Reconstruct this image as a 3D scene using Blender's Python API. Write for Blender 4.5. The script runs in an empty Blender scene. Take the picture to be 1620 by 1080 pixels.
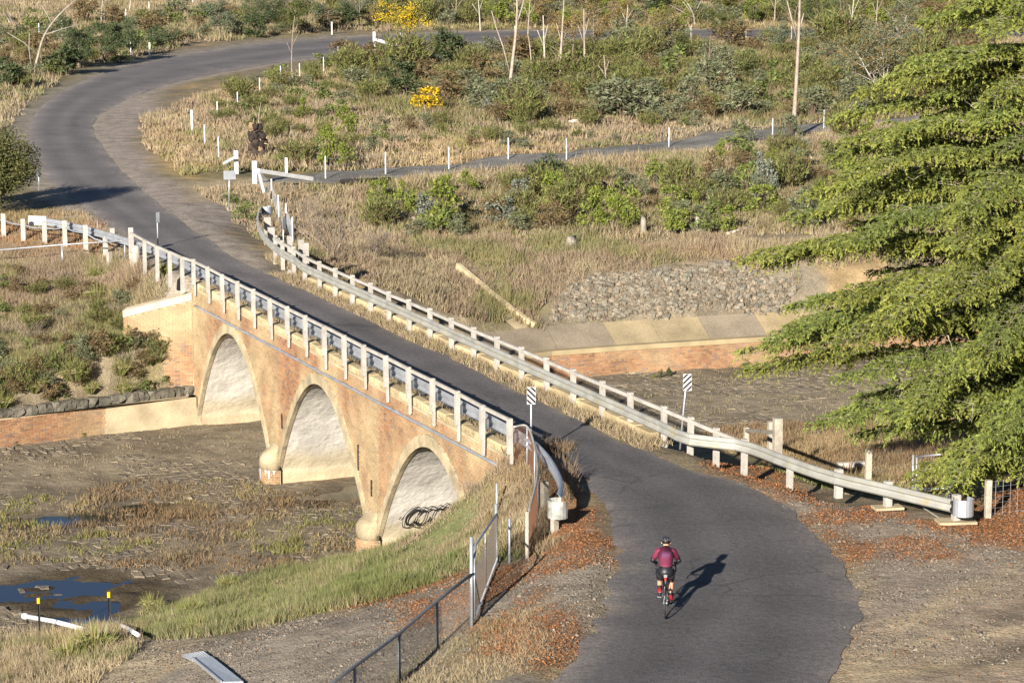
import bpy, math, random
import numpy as np
from mathutils import Vector, Matrix

random.seed(7)
RNG = np.random.default_rng(7)
scene = bpy.context.scene
COL = scene.collection
R = math.radians

# ------------------------------------------------------------------ camera, sky, sun, exposure
EYE = 14.6                      # eye height above the road, on the dam wall
FPX = 4000.0                    # focal length in photo pixels (1620 wide)
PITCH = math.atan(720.0 / FPX)
CP, SP = math.cos(PITCH), math.sin(PITCH)
cam = bpy.data.cameras.new('camera')
cam.sensor_width = 36.0
cam.lens = FPX / 1620.0 * 36.0
cam.clip_start, cam.clip_end = 0.5, 3000.0
camo = bpy.data.objects.new('camera', cam)
camo.location = (0, 0, EYE)
camo.rotation_euler = (math.pi / 2 - PITCH, 0, 0)
COL.objects.link(camo)
scene.camera = camo

SUN_EL, SUN_AZ = R(18.5), R(20.0)      # light travels towards azimuth 20 deg (right of +Y)
world = bpy.data.worlds.new('World')
scene.world = world
world.use_nodes = True
nt = world.node_tree
for n in list(nt.nodes):
    nt.nodes.remove(n)
sky = nt.nodes.new('ShaderNodeTexSky')
sky.sky_type = 'NISHITA'
sky.sun_disc = False
sky.sun_elevation = SUN_EL
sky.sun_rotation = SUN_AZ + math.pi
sky.air_density = 0.6
sky.dust_density = 0.15
sky.ozone_density = 2.0
bg = nt.nodes.new('ShaderNodeBackground')
bg.inputs['Strength'].default_value = 0.05
wo = nt.nodes.new('ShaderNodeOutputWorld')
nt.links.new(sky.outputs[0], bg.inputs[0])
nt.links.new(bg.outputs[0], wo.inputs[0])

sl = bpy.data.lights.new('sun', 'SUN')
sl.energy = 5.0
sl.angle = R(0.53)
sl.color = (1.0, 0.925, 0.82)
so = bpy.data.objects.new('sun', sl)
LD = Vector((math.sin(SUN_AZ) * math.cos(SUN_EL), math.cos(SUN_AZ) * math.cos(SUN_EL), -math.sin(SUN_EL)))
so.rotation_euler = LD.to_track_quat('-Z', 'Y').to_euler()
so.location = (-20, 0, 40)
COL.objects.link(so)
scene.view_settings.view_transform = 'Standard'
scene.view_settings.look = 'None'
scene.view_settings.gamma = 1.0
scene.view_settings.exposure = 1.22
scene.view_settings.use_curve_mapping = False

# ------------------------------------------------------------------ survey: photo pixel + height -> place
def site(px, py, z=0.0):
    u, v = (px - 810.0) / FPX, (540.0 - py) / FPX
    dx, dy, dz = u, CP + v * SP, -SP + v * CP
    t = (z - EYE) / dz
    return (dx * t, dy * t)
def pxscale(y, z=0.0):            # photo pixels per metre at a place
    return FPX / (y * CP - (z - EYE) * SP)
def topix(x, y, z):
    D = y * CP - (z - EYE) * SP
    return 810 + FPX * x / D, 540 - FPX * (y * SP + (z - EYE) * CP) / D

BO = np.array([-0.05, 64.05])                       # bridge: first post of the near railing
BU = np.array([-0.3829, 0.9238])                    # along the bridge, away
BN = np.array([0.9238, 0.3829])                     # across it, upstream (right)
def bt(t, n):
    p = BO + BU * t + BN * n
    return (float(p[0]), float(p[1]))
def bt3(t, n, z):
    x, y = bt(t, n)
    return Vector((x, y, z))

# ------------------------------------------------------------------ mesh helpers
class MB:
    def __init__(self):
        self.v = []; self.f = []; self.c = []; self.n = 0
    def add(self, verts, faces, col=None):
        o = self.n
        self.v.extend([tuple(p) for p in verts])
        self.f.extend([tuple(i + o for i in f) for f in faces])
        self.c.extend([col] * len(verts))
        self.n += len(verts)
    def box(self, c, s, rz=0.0, col=None, taper=1.0, m=None):
        x, y, z = s[0] / 2, s[1] / 2, s[2] / 2
        pts = [(-x, -y, -z), (x, -y, -z), (x, y, -z), (-x, y, -z), (-x * taper, -y * taper, z), (x * taper, -y * taper, z), (x * taper, y * taper, z), (-x * taper, y * taper, z)]
        cr, sr = math.cos(rz), math.sin(rz)
        if m is None:
            pts = [(c[0] + p[0] * cr - p[1] * sr, c[1] + p[0] * sr + p[1] * cr, c[2] + p[2]) for p in pts]
        else:
            pts = [tuple(Vector(c) + m @ Vector(p)) for p in pts]
        self.add(pts, [(0, 3, 2, 1), (4, 5, 6, 7), (0, 1, 5, 4), (1, 2, 6, 5), (2, 3, 7, 6), (3, 0, 4, 7)], col)
    def beam(self, a, b, w, h, col=None, bev=0.0):
        a, b = Vector(a), Vector(b)
        d = (b - a).normalized()
        s = d.cross(Vector((0, 0, 1)))
        if s.length < 1e-4:
            s = Vector((1, 0, 0))
        s.normalize()
        u = s.cross(d)
        if bev <= 0:
            prof = [(-w / 2, -h / 2), (w / 2, -h / 2), (w / 2, h / 2), (-w / 2, h / 2)]
        else:
            x, y, e = w / 2, h / 2, bev
            prof = [(-x + e, -y), (x - e, -y), (x, -y + e), (x, y - e), (x - e, y), (-x + e, y), (-x, y - e), (-x, -y + e)]
        k = len(prof)
        vs = [a + s * p[0] + u * p[1] for p in prof] + [b + s * p[0] + u * p[1] for p in prof]
        fs = [(i, (i + 1) % k, (i + 1) % k + k, i + k) for i in range(k)] + [tuple(range(k - 1, -1, -1)), tuple(range(k, 2 * k))]
        self.add(vs, fs, col)
    def tube(self, path, r, n=6, col=None, cap=True, ell=1.0):
        path = [Vector(p) for p in path]
        rs = r if isinstance(r, (list, tuple)) else [r] * len(path)
        vs, fs = [], []
        ref = None
        for i, p in enumerate(path):
            d = (path[min(i + 1, len(path) - 1)] - path[max(i - 1, 0)])
            d = d.normalized() if d.length > 1e-9 else Vector((0, 0, 1))
            if ref is None:
                ref = Vector((0, 0, 1)) if abs(d.z) < 0.9 else Vector((1, 0, 0))
            s = d.cross(ref)
            if s.length < 1e-5:
                s = d.cross(Vector((1, 0, 0)))
            s.normalize()
            u = s.cross(d).normalized()
            ref = u
            for k in range(n):
                a = 2 * math.pi * k / n
                vs.append(p + s * (math.cos(a) * rs[i] * ell) + u * (math.sin(a) * rs[i]))
        for i in range(len(path) - 1):
            for k in range(n):
                k2 = (k + 1) % n
                fs.append((i * n + k, i * n + k2, (i + 1) * n + k2, (i + 1) * n + k))
        if cap:
            fs.append(tuple(range(n - 1, -1, -1)))
            fs.append(tuple(range((len(path) - 1) * n, len(path) * n)))
        self.add(vs, fs, col)
    def loft(self, rings, cap=True, col=None, closed=True):
        n = len(rings[0])
        vs = [p for r in rings for p in r]
        fs = []
        for i in range(len(rings) - 1):
            for k in range(n if closed else n - 1):
                k2 = (k + 1) % n
                fs.append((i * n + k, i * n + k2, (i + 1) * n + k2, (i + 1) * n + k))
        if cap:
            fs.append(tuple(range(n - 1, -1, -1)))
            fs.append(tuple(range((len(rings) - 1) * n, len(rings) * n)))
        self.add(vs, fs, col)
    def mesh(self, name, mat=None, smooth=False):
        me = bpy.data.meshes.new(name)
        me.from_pydata(self.v, [], self.f)
        if any(c is not None for c in self.c):
            a = me.attributes.new('tint', 'FLOAT_COLOR', 'POINT')
            arr = np.array([(c if c is not None else (0.5, 0.5, 0.5)) for c in self.c], dtype=np.float32)
            a.data.foreach_set('color', np.c_[arr, np.ones(len(arr), np.float32)].ravel())
        if mat:
            me.materials.append(mat)
        if smooth:
            me.shade_smooth()
        return me
    def build(self, name, mat=None, parent=None, smooth=False):
        return link(name, self.mesh(name, mat, smooth), parent)

def link(name, me, parent=None, loc=None, rz=None):
    o = bpy.data.objects.new(name, me)
    COL.objects.link(o)
    if parent is not None:
        o.parent = parent
    if loc is not None:
        o.location = loc
    if rz is not None:
        o.rotation_euler = (0, 0, rz)
    return o
def npmesh(name, V, F, mat, tint=None, smooth=False):
    """V (n,3), F (m,k) with k = 3 or 4"""
    me = bpy.data.meshes.new(name)
    V = np.asarray(V, np.float32); F = np.asarray(F, np.int32)
    k = F.shape[1]
    me.vertices.add(len(V)); me.vertices.foreach_set('co', V.ravel())
    me.loops.add(F.size); me.loops.foreach_set('vertex_index', F.ravel())
    me.polygons.add(len(F))
    me.polygons.foreach_set('loop_start', np.arange(0, F.size, k, dtype=np.int32))
    me.polygons.foreach_set('loop_total', np.full(len(F), k, np.int32))
    if tint is not None:
        a = me.attributes.new('tint', 'FLOAT_COLOR', 'POINT')
        a.data.foreach_set('color', np.c_[np.asarray(tint, np.float32), np.ones(len(V), np.float32)].ravel())
    me.update(calc_edges=True)
    me.materials.append(mat)
    if smooth:
        me.shade_smooth()
    return me
def empty(name, loc=(0, 0, 0), rz=0.0):
    o = bpy.data.objects.new(name, None)
    o.empty_display_size = 0.2
    o.location = loc
    o.rotation_euler = (0, 0, rz)
    COL.objects.link(o)
    return o
def tag(o, label=None, cat=None, group=None, kind=None):
    if label: o['label'] = label
    if cat: o['category'] = cat
    if group: o['group'] = group
    if kind: o['kind'] = kind
    return o
def stamp(root, name=None, loc=None, rz=None, sc=None):
    """copy a thing, its parts and their sub-parts (mesh data shared)"""
    c = root.copy(); COL.objects.link(c)
    for ch in root.children:
        d = ch.copy(); COL.objects.link(d); d.parent = c
        for g in ch.children:
            e = g.copy(); COL.objects.link(e); e.parent = d
    if loc is not None: c.location = loc
    if rz is not None: c.rotation_euler = (0, 0, rz)
    if sc is not None: c.scale = sc if isinstance(sc, (tuple, list)) else (sc, sc, sc)
    return c

# ------------------------------------------------------------------ materials
def mat(name, color=None, rough=0.8, metal=0.0, spec=0.3, noises=(), bumps=(), transl=0.0, patch=None, attr='tint'):
    """color None -> the mesh's own 'tint'. noises: (scale, lo, hi[, detail]) multiply; bumps: (scale, dist); patch: (scale, color, lo, hi)"""
    m = bpy.data.materials.new(name)
    m.use_nodes = True
    t = m.node_tree
    b = t.nodes['Principled BSDF']
    b.inputs['Roughness'].default_value = rough
    b.inputs['Metallic'].default_value = metal
    b.inputs['Specular IOR Level'].default_value = spec
    N, L = t.nodes.new, t.links.new
    if color is None:
        a = N('ShaderNodeAttribute'); a.attribute_name = attr
        cs = a.outputs['Color']
    else:
        c = N('ShaderNodeRGB'); c.outputs[0].default_value = (*color, 1)
        cs = c.outputs[0]
    tc = N('ShaderNodeTexCoord')
    geo = N('ShaderNodeNewGeometry')
    pos = geo.outputs['Position']
    if patch:
        for pt in ([patch] if not isinstance(patch, list) else patch):
            nz = N('ShaderNodeTexNoise'); nz.inputs['Scale'].default_value = pt[0]; nz.inputs['Detail'].default_value = 6
            L(pos, nz.inputs['Vector'])
            mr = N('ShaderNodeMapRange'); mr.inputs[1].default_value = pt[2]; mr.inputs[2].default_value = pt[3]
            L(nz.outputs[0], mr.inputs[0])
            mx = N('ShaderNodeMix'); mx.data_type = 'RGBA'
            L(mr.outputs[0], mx.inputs['Factor']); L(cs, mx.inputs['A']); mx.inputs['B'].default_value = (*pt[1], 1)
            cs = mx.outputs['Result']
    for nn in noises:
        nz = N('ShaderNodeTexNoise'); nz.inputs['Scale'].default_value = nn[0]
        nz.inputs['Detail'].default_value = nn[3] if len(nn) > 3 else 4
        L(pos, nz.inputs['Vector'])
        mr = N('ShaderNodeMapRange'); mr.inputs[1].default_value = 0.3; mr.inputs[2].default_value = 0.7
        mr.inputs[3].default_value = nn[1]; mr.inputs[4].default_value = nn[2]
        L(nz.outputs[0], mr.inputs[0])
        mx = N('ShaderNodeMix'); mx.data_type = 'RGBA'; mx.blend_type = 'MULTIPLY'; mx.inputs['Factor'].default_value = 1.0
        L(cs, mx.inputs['A']); L(mr.outputs[0], mx.inputs['B'])
        cs = mx.outputs['Result']
    L(cs, b.inputs['Base Color'])
    nrm = None
    for sc, dist in bumps:
        nz = N('ShaderNodeTexNoise'); nz.inputs['Scale'].default_value = sc; nz.inputs['Detail'].default_value = 5
        L(pos, nz.inputs['Vector'])
        bp = N('ShaderNodeBump'); bp.inputs['Strength'].default_value = 1.0; bp.inputs['Distance'].default_value = dist
        L(nz.outputs[0], bp.inputs['Height'])
        if nrm: L(nrm, bp.inputs['Normal'])
        nrm = bp.outputs[0]
    if nrm:
        L(nrm, b.inputs['Normal'])
    if transl > 0:
        tr = N('ShaderNodeBsdfTranslucent'); L(cs, tr.inputs[0])
        ms = N('ShaderNodeMixShader'); ms.inputs[0].default_value = transl
        L(b.outputs[0], ms.inputs[1]); L(tr.outputs[0], ms.inputs[2])
        L(ms.outputs[0], t.nodes['Material Output'].inputs[0])
    return m

M = {}
M['ground'] = mat('ground', None, 0.95, spec=0.1, noises=[(1.1, 0.72, 1.25, 8), (14, 0.7, 1.28, 6), (60, 0.8, 1.2, 3)], bumps=[(2.5, 0.06), (18, 0.03)])
M['asphalt'] = mat('asphalt', None, 0.85, spec=0.25, noises=[(0.35, 0.82, 1.16, 6), (7, 0.86, 1.14, 6), (22, 0.74, 1.28, 3), (70, 0.75, 1.28, 2)], bumps=[(60, 0.012), (6, 0.02)])
_t = M['asphalt'].node_tree; _b = _t.nodes['Principled BSDF']; _src = _b.inputs['Base Color'].links[0].from_socket
_g = _t.nodes.new('ShaderNodeNewGeometry'); _n = _t.nodes.new('ShaderNodeTexNoise'); _n.inputs['Scale'].default_value = 0.9; _n.inputs['Detail'].default_value = 6
_t.links.new(_g.outputs['Position'], _n.inputs['Vector'])
_m = _t.nodes.new('ShaderNodeVectorMath'); _m.operation = 'MULTIPLY_ADD'; _m.inputs[1].default_value = (1.4, 1.4, 0)
_t.links.new(_n.outputs['Color'], _m.inputs[0]); _t.links.new(_g.outputs['Position'], _m.inputs[2])
_v = _t.nodes.new('ShaderNodeTexVoronoi'); _v.feature = 'DISTANCE_TO_EDGE'; _v.inputs['Scale'].default_value = 0.30; _t.links.new(_m.outputs[0], _v.inputs['Vector'])
_r = _t.nodes.new('ShaderNodeMapRange'); _r.inputs[1].default_value = 0.004; _r.inputs[2].default_value = 0.016; _r.inputs[3].default_value = 0.72; _r.inputs[4].default_value = 1.0; _t.links.new(_v.outputs['Distance'], _r.inputs[0])
_n2 = _t.nodes.new('ShaderNodeTexNoise'); _n2.inputs['Scale'].default_value = 0.22; _t.links.new(_g.outputs['Position'], _n2.inputs['Vector'])
_r2 = _t.nodes.new('ShaderNodeMapRange'); _r2.inputs[1].default_value = 0.45; _r2.inputs[2].default_value = 0.6; _t.links.new(_n2.outputs[0], _r2.inputs[0])
_x = _t.nodes.new('ShaderNodeMix'); _x.data_type = 'FLOAT'; _t.links.new(_r2.outputs[0], _x.inputs[0]); _x.inputs[2].default_value = 1.0; _t.links.new(_r.outputs[0], _x.inputs[3])
_y = _t.nodes.new('ShaderNodeMix'); _y.data_type = 'RGBA'; _y.blend_type = 'MULTIPLY'; _y.inputs['Factor'].default_value = 1.0; _t.links.new(_src, _y.inputs['A']); _t.links.new(_x.outputs[0], _y.inputs['B'])
_t.links.new(_y.outputs['Result'], _b.inputs['Base Color'])
M['gravel'] = mat('gravel', None, 0.95, spec=0.1, noises=[(0.9, 0.75, 1.2, 6), (22, 0.7, 1.3, 5), (75, 0.65, 1.35, 2)], bumps=[(40, 0.03), (5, 0.04)])
M['stone'] = mat('stone', None, 0.9, spec=0.15, noises=[(3, 0.7, 1.25, 6), (24, 0.75, 1.25, 5)], bumps=[(9, 0.05), (40, 0.015)])
M['brick'] = mat('brick', None, 0.9, spec=0.1, noises=[(1.3, 0.78, 1.18, 6), (30, 0.85, 1.15, 3)], bumps=[(60, 0.004)])
M['mortar'] = mat('mortar', (0.43, 0.35, 0.225), 0.95, spec=0.1, noises=[(1.2, 0.7, 1.15, 6), (20, 0.85, 1.12, 4)], bumps=[(30, 0.01)])
M['render'] = mat('cement_render', (0.39, 0.32, 0.205), 0.9, spec=0.1, noises=[(1.6, 0.62, 1.2, 7), (18, 0.85, 1.15, 5)], bumps=[(12, 0.02)], patch=(2.2, (0.24, 0.21, 0.16), 0.56, 0.75))
M['shotcrete'] = mat('shotcrete', None, 0.92, spec=0.1, noises=[(0.9, 0.86, 1.08, 6), (10, 0.9, 1.08, 5)], bumps=[(1.6, 0.06), (5, 0.02)])
M['concrete'] = mat('concrete', None, 0.9, spec=0.15, noises=[(0.8, 0.75, 1.18, 7), (12, 0.85, 1.15, 5)], bumps=[(14, 0.015)])
M['timber_white'] = mat('weathered_white_timber', (0.40, 0.375, 0.335), 0.85, spec=0.15, noises=[(2.5, 0.8, 1.12, 6), (26, 0.78, 1.12, 5)], patch=(5, (0.33, 0.29, 0.24), 0.6, 0.72), bumps=[(45, 0.006)])
M['timber'] = mat('grey_timber', (0.36, 0.32, 0.26), 0.9, spec=0.1, noises=[(3, 0.7, 1.2, 6), (30, 0.75, 1.2, 5)], bumps=[(40, 0.01)])
M['galv'] = mat('galvanised_steel', (0.42, 0.44, 0.47), 0.45, metal=0.55, spec=0.5, noises=[(2.2, 0.8, 1.12, 5), (25, 0.9, 1.08, 3)])
M['galv_dark'] = mat('dull_steel_pipe', (0.17, 0.18, 0.20), 0.5, metal=0.5, noises=[(8, 0.75, 1.2, 5)])
M['galv_old'] = mat('aged_guardrail', (0.36, 0.355, 0.32), 0.6, metal=0.3, noises=[(2, 0.75, 1.12, 6)], patch=(3, (0.40, 0.36, 0.22), 0.55, 0.72))
M['bucket'] = mat('dirty_galvanised', (0.36, 0.36, 0.33), 0.7, metal=0.25, noises=[(5, 0.6, 1.2, 5)], patch=(6, (0.22, 0.18, 0.12), 0.52, 0.7))
M['wire'] = mat('wire', (0.20, 0.17, 0.14), 0.6, metal=0.4)
M['rusty'] = mat('rusty_mesh', (0.20, 0.10, 0.06), 0.8, metal=0.2)
M['white'] = mat('white_paint', (0.56, 0.555, 0.54), 0.55, noises=[(4, 0.85, 1.06, 5)])
M['black'] = mat('black_paint', (0.018, 0.018, 0.02), 0.5)
M['yellow'] = mat('yellow_plastic', (0.75, 0.50, 0.01), 0.5)
M['pvc'] = mat('white_pvc', (0.66, 0.66, 0.67), 0.35, noises=[(5, 0.9, 1.04, 4)])
M['leaf'] = mat('foliage', None, 0.65, spec=0.2, transl=0.2)
M['grass'] = mat('grass_blades', None, 0.8, spec=0.1, transl=0.15)
M['needle'] = mat('cedar_needles', None, 0.6, spec=0.25, transl=0.10)
M['bark'] = mat('bark', None, 0.9, spec=0.1, noises=[(4, 0.7, 1.2, 6), (30, 0.75, 1.2, 4)], bumps=[(20, 0.02)])
M['litter'] = mat('fallen_leaves', None, 0.85, spec=0.1)
M['char'] = mat('charred_wood', (0.03, 0.026, 0.024), 0.9, noises=[(6, 0.6, 1.5, 5)])
w = bpy.data.materials.new('water'); w.use_nodes = True
wb = w.node_tree.nodes['Principled BSDF']
wb.inputs['Base Color'].default_value = (0.012, 0.014, 0.014, 1); wb.inputs['Roughness'].default_value = 0.06
wb.inputs['IOR'].default_value = 1.45; wb.inputs['Specular IOR Level'].default_value = 0.5
wn = w.node_tree.nodes.new('ShaderNodeTexNoise'); wn.inputs['Scale'].default_value = 5
wp = w.node_tree.nodes.new('ShaderNodeBump'); wp.inputs['Distance'].default_value = 0.004
w.node_tree.links.new(wn.outputs[0], wp.inputs['Height']); w.node_tree.links.new(wp.outputs[0], wb.inputs['Normal'])
M['water'] = w

# ------------------------------------------------------------------ numpy noise and polygons
_perm = np.random.default_rng(3).random((256, 256)).astype(np.float32)
def vnoise(x, y):
    xi, yi = np.floor(x).astype(int), np.floor(y).astype(int)
    fx, fy = x - xi, y - yi
    fx, fy = fx * fx * (3 - 2 * fx), fy * fy * (3 - 2 * fy)
    g = lambda a, b: _perm[a & 255, b & 255]
    return (g(xi, yi) * (1 - fx) + g(xi + 1, yi) * fx) * (1 - fy) + (g(xi, yi + 1) * (1 - fx) + g(xi + 1, yi + 1) * fx) * fy
def fbm(x, y, s=1.0, o=4):
    r, a, tot = 0, 1.0, 0
    for k in range(o):
        r = r + a * vnoise(x * s * 2 ** k + 17.3 * k, y * s * 2 ** k + 9.1 * k); tot += a; a *= 0.5
    return r / tot
def sdist(poly, x, y):
    """signed distance to a polygon, negative inside"""
    P = np.asarray(poly, float); Q = np.roll(P, -1, 0)
    d2 = np.full(np.shape(x), 1e18); ins = np.zeros(np.shape(x), bool)
    for (ax, ay), (bx, by) in zip(P, Q):
        ex, ey = bx - ax, by - ay
        t = np.clip(((x - ax) * ex + (y - ay) * ey) / (ex * ex + ey * ey + 1e-12), 0, 1)
        d2 = np.minimum(d2, (x - ax - t * ex) ** 2 + (y - ay - t * ey) ** 2)
        if ay != by:
            ins ^= ((ay > y) != (by > y)) & (x < ex * (y - ay) / (by - ay) + ax)
    d = np.sqrt(d2)
    return np.where(ins, -d, d)
def ldist(line, x, y):
    P = np.asarray(line, float)
    d2 = np.full(np.shape(x), 1e18)
    for (ax, ay), (bx, by) in zip(P[:-1], P[1:]):
        ex, ey = bx - ax, by - ay
        t = np.clip(((x - ax) * ex + (y - ay) * ey) / (ex * ex + ey * ey + 1e-12), 0, 1)
        d2 = np.minimum(d2, (x - ax - t * ex) ** 2 + (y - ay - t * ey) ** 2)
    return np.sqrt(d2)
def sstep(a, b, v):
    t = np.clip((v - a) / (b - a), 0, 1)
    return t * t * (3 - 2 * t)
def crom(P, k):
    P = [np.array(p, float) for p in P]
    P = [2 * P[0] - P[1]] + P + [2 * P[-1] - P[-2]]
    out = []
    for i in range(1, len(P) - 2):
        a, b, c, d = P[i - 1:i + 3]
        for j in range(k):
            t = j / k
            out.append(0.5 * (2 * b + (c - a) * t + (2 * a - 5 * b + 4 * c - d) * t * t + (3 * b - a - 3 * c + d) * t ** 3))
    out.append(P[-2])
    return np.array(out)

# ------------------------------------------------------------------ road edges (left, right) from near to far
RL = [site(800, 1180), site(905, 1040), site(950, 970), site(968, 920), site(975, 870), site(962, 820), site(932, 765), bt(-2.2, 0.95), bt(2, 0.8), bt(8, 0.8), bt(14, 0.8), bt(20, 0.8), bt(26, 0.8), bt(31.5, 0.8), bt(36, 0.75),
      site(215, 378), site(160, 343), site(110, 307), site(74, 280), site(54, 245), site(46, 212), site(54, 182), site(75, 160), site(110, 138), site(160, 117), site(230, 97), site(320, 81), site(420, 68), site(530, 60), site(640, 54), site(760, 50), site(900, 48), site(1100, 47), site(1420, 46), site(1900, 46)]
RR = [site(1270, 1180), site(1330, 1045), site(1356, 975), site(1352, 925), site(1326, 880), site(1284, 835), site(1205, 775), bt(-2.2, 3.75), bt(2, 3.65), bt(8, 3.65), bt(14, 3.65), bt(20, 3.65), bt(26, 3.65), bt(31.5, 3.65), bt(36, 3.55),
      site(318, 370), site(270, 336), site(236, 310), site(208, 284), site(180, 255), site(158, 226), site(148, 205), site(152, 187), site(176, 170), site(212, 152), site(268, 132), site(345, 115), site(435, 99), site(540, 86), site(640, 77), site(755, 68), site(900, 62), site(1100, 59), site(1420, 57), site(1900, 57)]
RLs, RRs = crom(RL, 16), crom(RR, 16)
ROADPOLY = [tuple(p) for p in RLs[::4]] + [tuple(p) for p in RRs[::-4]]
def _part(sel):
    return [tuple(p) for p, k in zip(RLs, sel) if k][::4] + [tuple(p) for p, k in list(zip(RRs, sel))[::-1] if k][::4]
_tt = (np.array(RLs) - BO) @ BU
NEARROAD, FARROAD = _part(_tt < 0.6), _part(_tt > 31.0)

# ------------------------------------------------------------------ channel floor outline and the surveyed heights of the land
FZ = -5.2
WL = [bt(31.3, -0.15), site(310, 667, FZ), site(0, 707, FZ)]
_d = np.array(WL[2]) - np.array(WL[1]); WL.append(tuple(np.array(WL[2]) + _d * 2.5))         # left brick training wall, from the bridge outwards
WR = [bt(31.3, 5.1), site(872, 600, FZ), site(1000, 590, FZ), site(1240, 574, FZ), site(1560, 552, FZ), site(2100, 520, FZ)]   # right training wall
TOE_L = [bt(9.8, 0.2), site(600, 876, FZ), site(500, 893, FZ), site(400, 914, FZ), site(300, 942, FZ), site(235, 964, FZ), site(130, 990, FZ), site(0, 1016, FZ), site(-250, 1060, FZ), site(-900, 1120, FZ)]
TOE_R = [bt(5, 4.8), site(1010, 705, FZ), site(1150, 700, FZ), site(1300, 690, FZ), site(1500, 668, FZ), site(1700, 655, FZ), site(2100, 640, FZ)]
def off(line, d):
    out = []
    for i, p in enumerate(line):
        a, b = np.array(line[max(i - 1, 0)]), np.array(line[min(i + 1, len(line) - 1)])
        e = (b - a) / np.linalg.norm(b - a)
        out.append(tuple(np.array(p) + d * np.array([-e[1], e[0]])))
    return out
FLOOR = off(WL, -0.42)[1:][::-1] + [bt(31.1, -0.3), bt(31.1, 5.2)] + off(WR, 0.36)[1:] + TOE_R[::-1] + TOE_L
CPTS = []
def cp(x, y, z): CPTS.append((x, y, z))
def cps(*L):
    for px, py, z in L: cp(*site(px, py, z), z)
for i in range(0, len(RLs), 10):
    for p in (RLs[i], RRs[i]):
        if not -0.2 < (p - BO) @ BU < 31.4: cp(p[0], p[1], 0)
for p in TOE_L + TOE_R: cp(p[0], p[1], FZ)
for p in off(WL, -0.45)[1:]: cp(p[0], p[1], -3.75)        # land just behind the walls
for p in off(WL, -2.5)[1:]: cp(p[0], p[1], -3.25)
APR0, APR1 = off(WR, 0.30), off(WR, 1.65)
for p in off(WR, 0.5): cp(p[0], p[1], -4.2)
for p in APR1: cp(p[0], p[1], -3.40)
cps((480, 292, -.2), (560, 284, -.4), (640, 272, -.4), (760, 260, -.4), (900, 246, -.35), (1050, 230, -.3), (1200, 212, -.2), (1320, 200, -.2), (1600, 190, -.2),
    (600, 330, -.8), (750, 330, -.9), (900, 330, -.9), (1100, 330, -.9), (1250, 340, -.9), (1450, 330, -.9), (1700, 320, -.9),
    (560, 385, -1.0), (700, 390, -1.15), (850, 395, -1.2), (1000, 395, -1.2), (1200, 395, -1.2), (1400, 390, -1.2), (1700, 385, -1.2),
    (900, 430, -1.7), (1050, 428, -1.65), (1150, 422, -1.6), (1260, 420, -1.6), (1400, 415, -1.6), (1650, 405, -1.6), (700, 440, -1.8), (800, 470, -2.5), (640, 430, -1.3), (600, 440, -1.0),
    (600, 150, 0.1), (800, 150, 0.1), (1000, 150, 0.1), (1200, 150, 0.1), (1450, 150, 0.1), (700, 100, 0.2), (1000, 100, 0.2), (1300, 100, 0.2), (400, 200, 0), (300, 250, 0), (450, 150, 0.1), (350, 300, -.05),
    (0, 200, 0), (-100, 200, 0), (0, 130, .2), (60, 100, .3), (0, 40, .6), (200, 40, .5), (400, 20, .6), (600, 15, .8), (900, 15, .8), (1300, 15, .8), (0, 300, -.1), (-100, 330, -.2), (60, 335, -.1),
    (0, 372, -.15), (100, 385, -.2), (200, 408, -.3), (0, 420, -.7), (150, 440, -.9), (260, 470, -1.0), (-100, 420, -.7), (0, 520, -2.1), (120, 510, -2.0), (200, 540, -2.4), (270, 585, -3.2), (-100, 520, -2.1), (240, 500, -1.6), (300, 486, -.8),
    (800, 728, -.45), (775, 778, -1.9), (745, 818, -2.6), (715, 848, -3.2), (680, 870, -3.8), (640, 882, -4.3), (610, 880, -4.2), (560, 900, -4.0), (760, 830, -1.8), (700, 870, -2.4), (840, 760, -.5), (860, 800, -.3), (830, 850, -.6), (790, 850, -1.3),
    (960, 880, 0), (900, 900, -.12), (830, 905, -.5), (745, 1000, -.7), (800, 1080, -.25), (850, 1000, -.15), (650, 1060, -1.0), (500, 1080, -1.5), (600, 960, -1.6), (700, 920, -1.3),
    (450, 1010, -2.0), (300, 1040, -2.5), (150, 1060, -3.0), (0, 1085, -3.3), (400, 1120, -1.9), (200, 1160, -2.4), (560, 925, -2.9), (420, 965, -3.3), (300, 990, -3.5), (150, 1025, -4.0),
    (1250, 775, -.25), (1400, 800, -.08), (1560, 820, 0), (1300, 742, -1.2), (1450, 745, -.7), (1560, 800, -.1), (1700, 790, -.2), (1400, 700, -3.0), (1250, 697, -4.3), (1620, 705, -2.4), (1500, 690, -3.3), (1180, 735, -.9),
    (1400, 900, 0), (1600, 900, 0), (1620, 1080, 0), (1450, 1080, 0), (1800, 1000, 0))
for t, n, z in [(0.5, -0.1, -.3), (3.4, -.1, -2.1), (6, -.1, -3.4), (8, -.1, -4.5), (0, 4.9, -.3), (1, 6.5, -1.5), (2.5, 4.8, -2.2), (-3, 6, -.9), (-6, 6, -.5), (32.5, -.4, -.6), (33, 5.2, -.5), (34, 8, -1.6), (32.5, 7, -2.6), (0, 10, -3.4)]:
    cp(*bt(t, n), z)
for x, y, z in [(-14.0, 92.5, -2.5), (-15.4, 92.7, -2.1), (-12.8, 92.5, -3.2), (-16.5, 92.4, -2.4), (-60, 20, -4), (0, 15, -1), (60, 20, 0), (-60, 45, -4.5), (60, 55, 0), (70, 110, -1), (-80, 120, -.5), (-90, 200, .5), (90, 200, .3), (-90, 320, 2), (0, 345, 1.5), (90, 320, 2), (-120, 450, 12), (0, 450, 11), (120, 450, 12), (-160, 620, 34), (0, 640, 34), (160, 620, 34)]:
    cp(x, y, z)
CA = np.array(CPTS)
_xy = CA[:, :2] / 40.0
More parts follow.
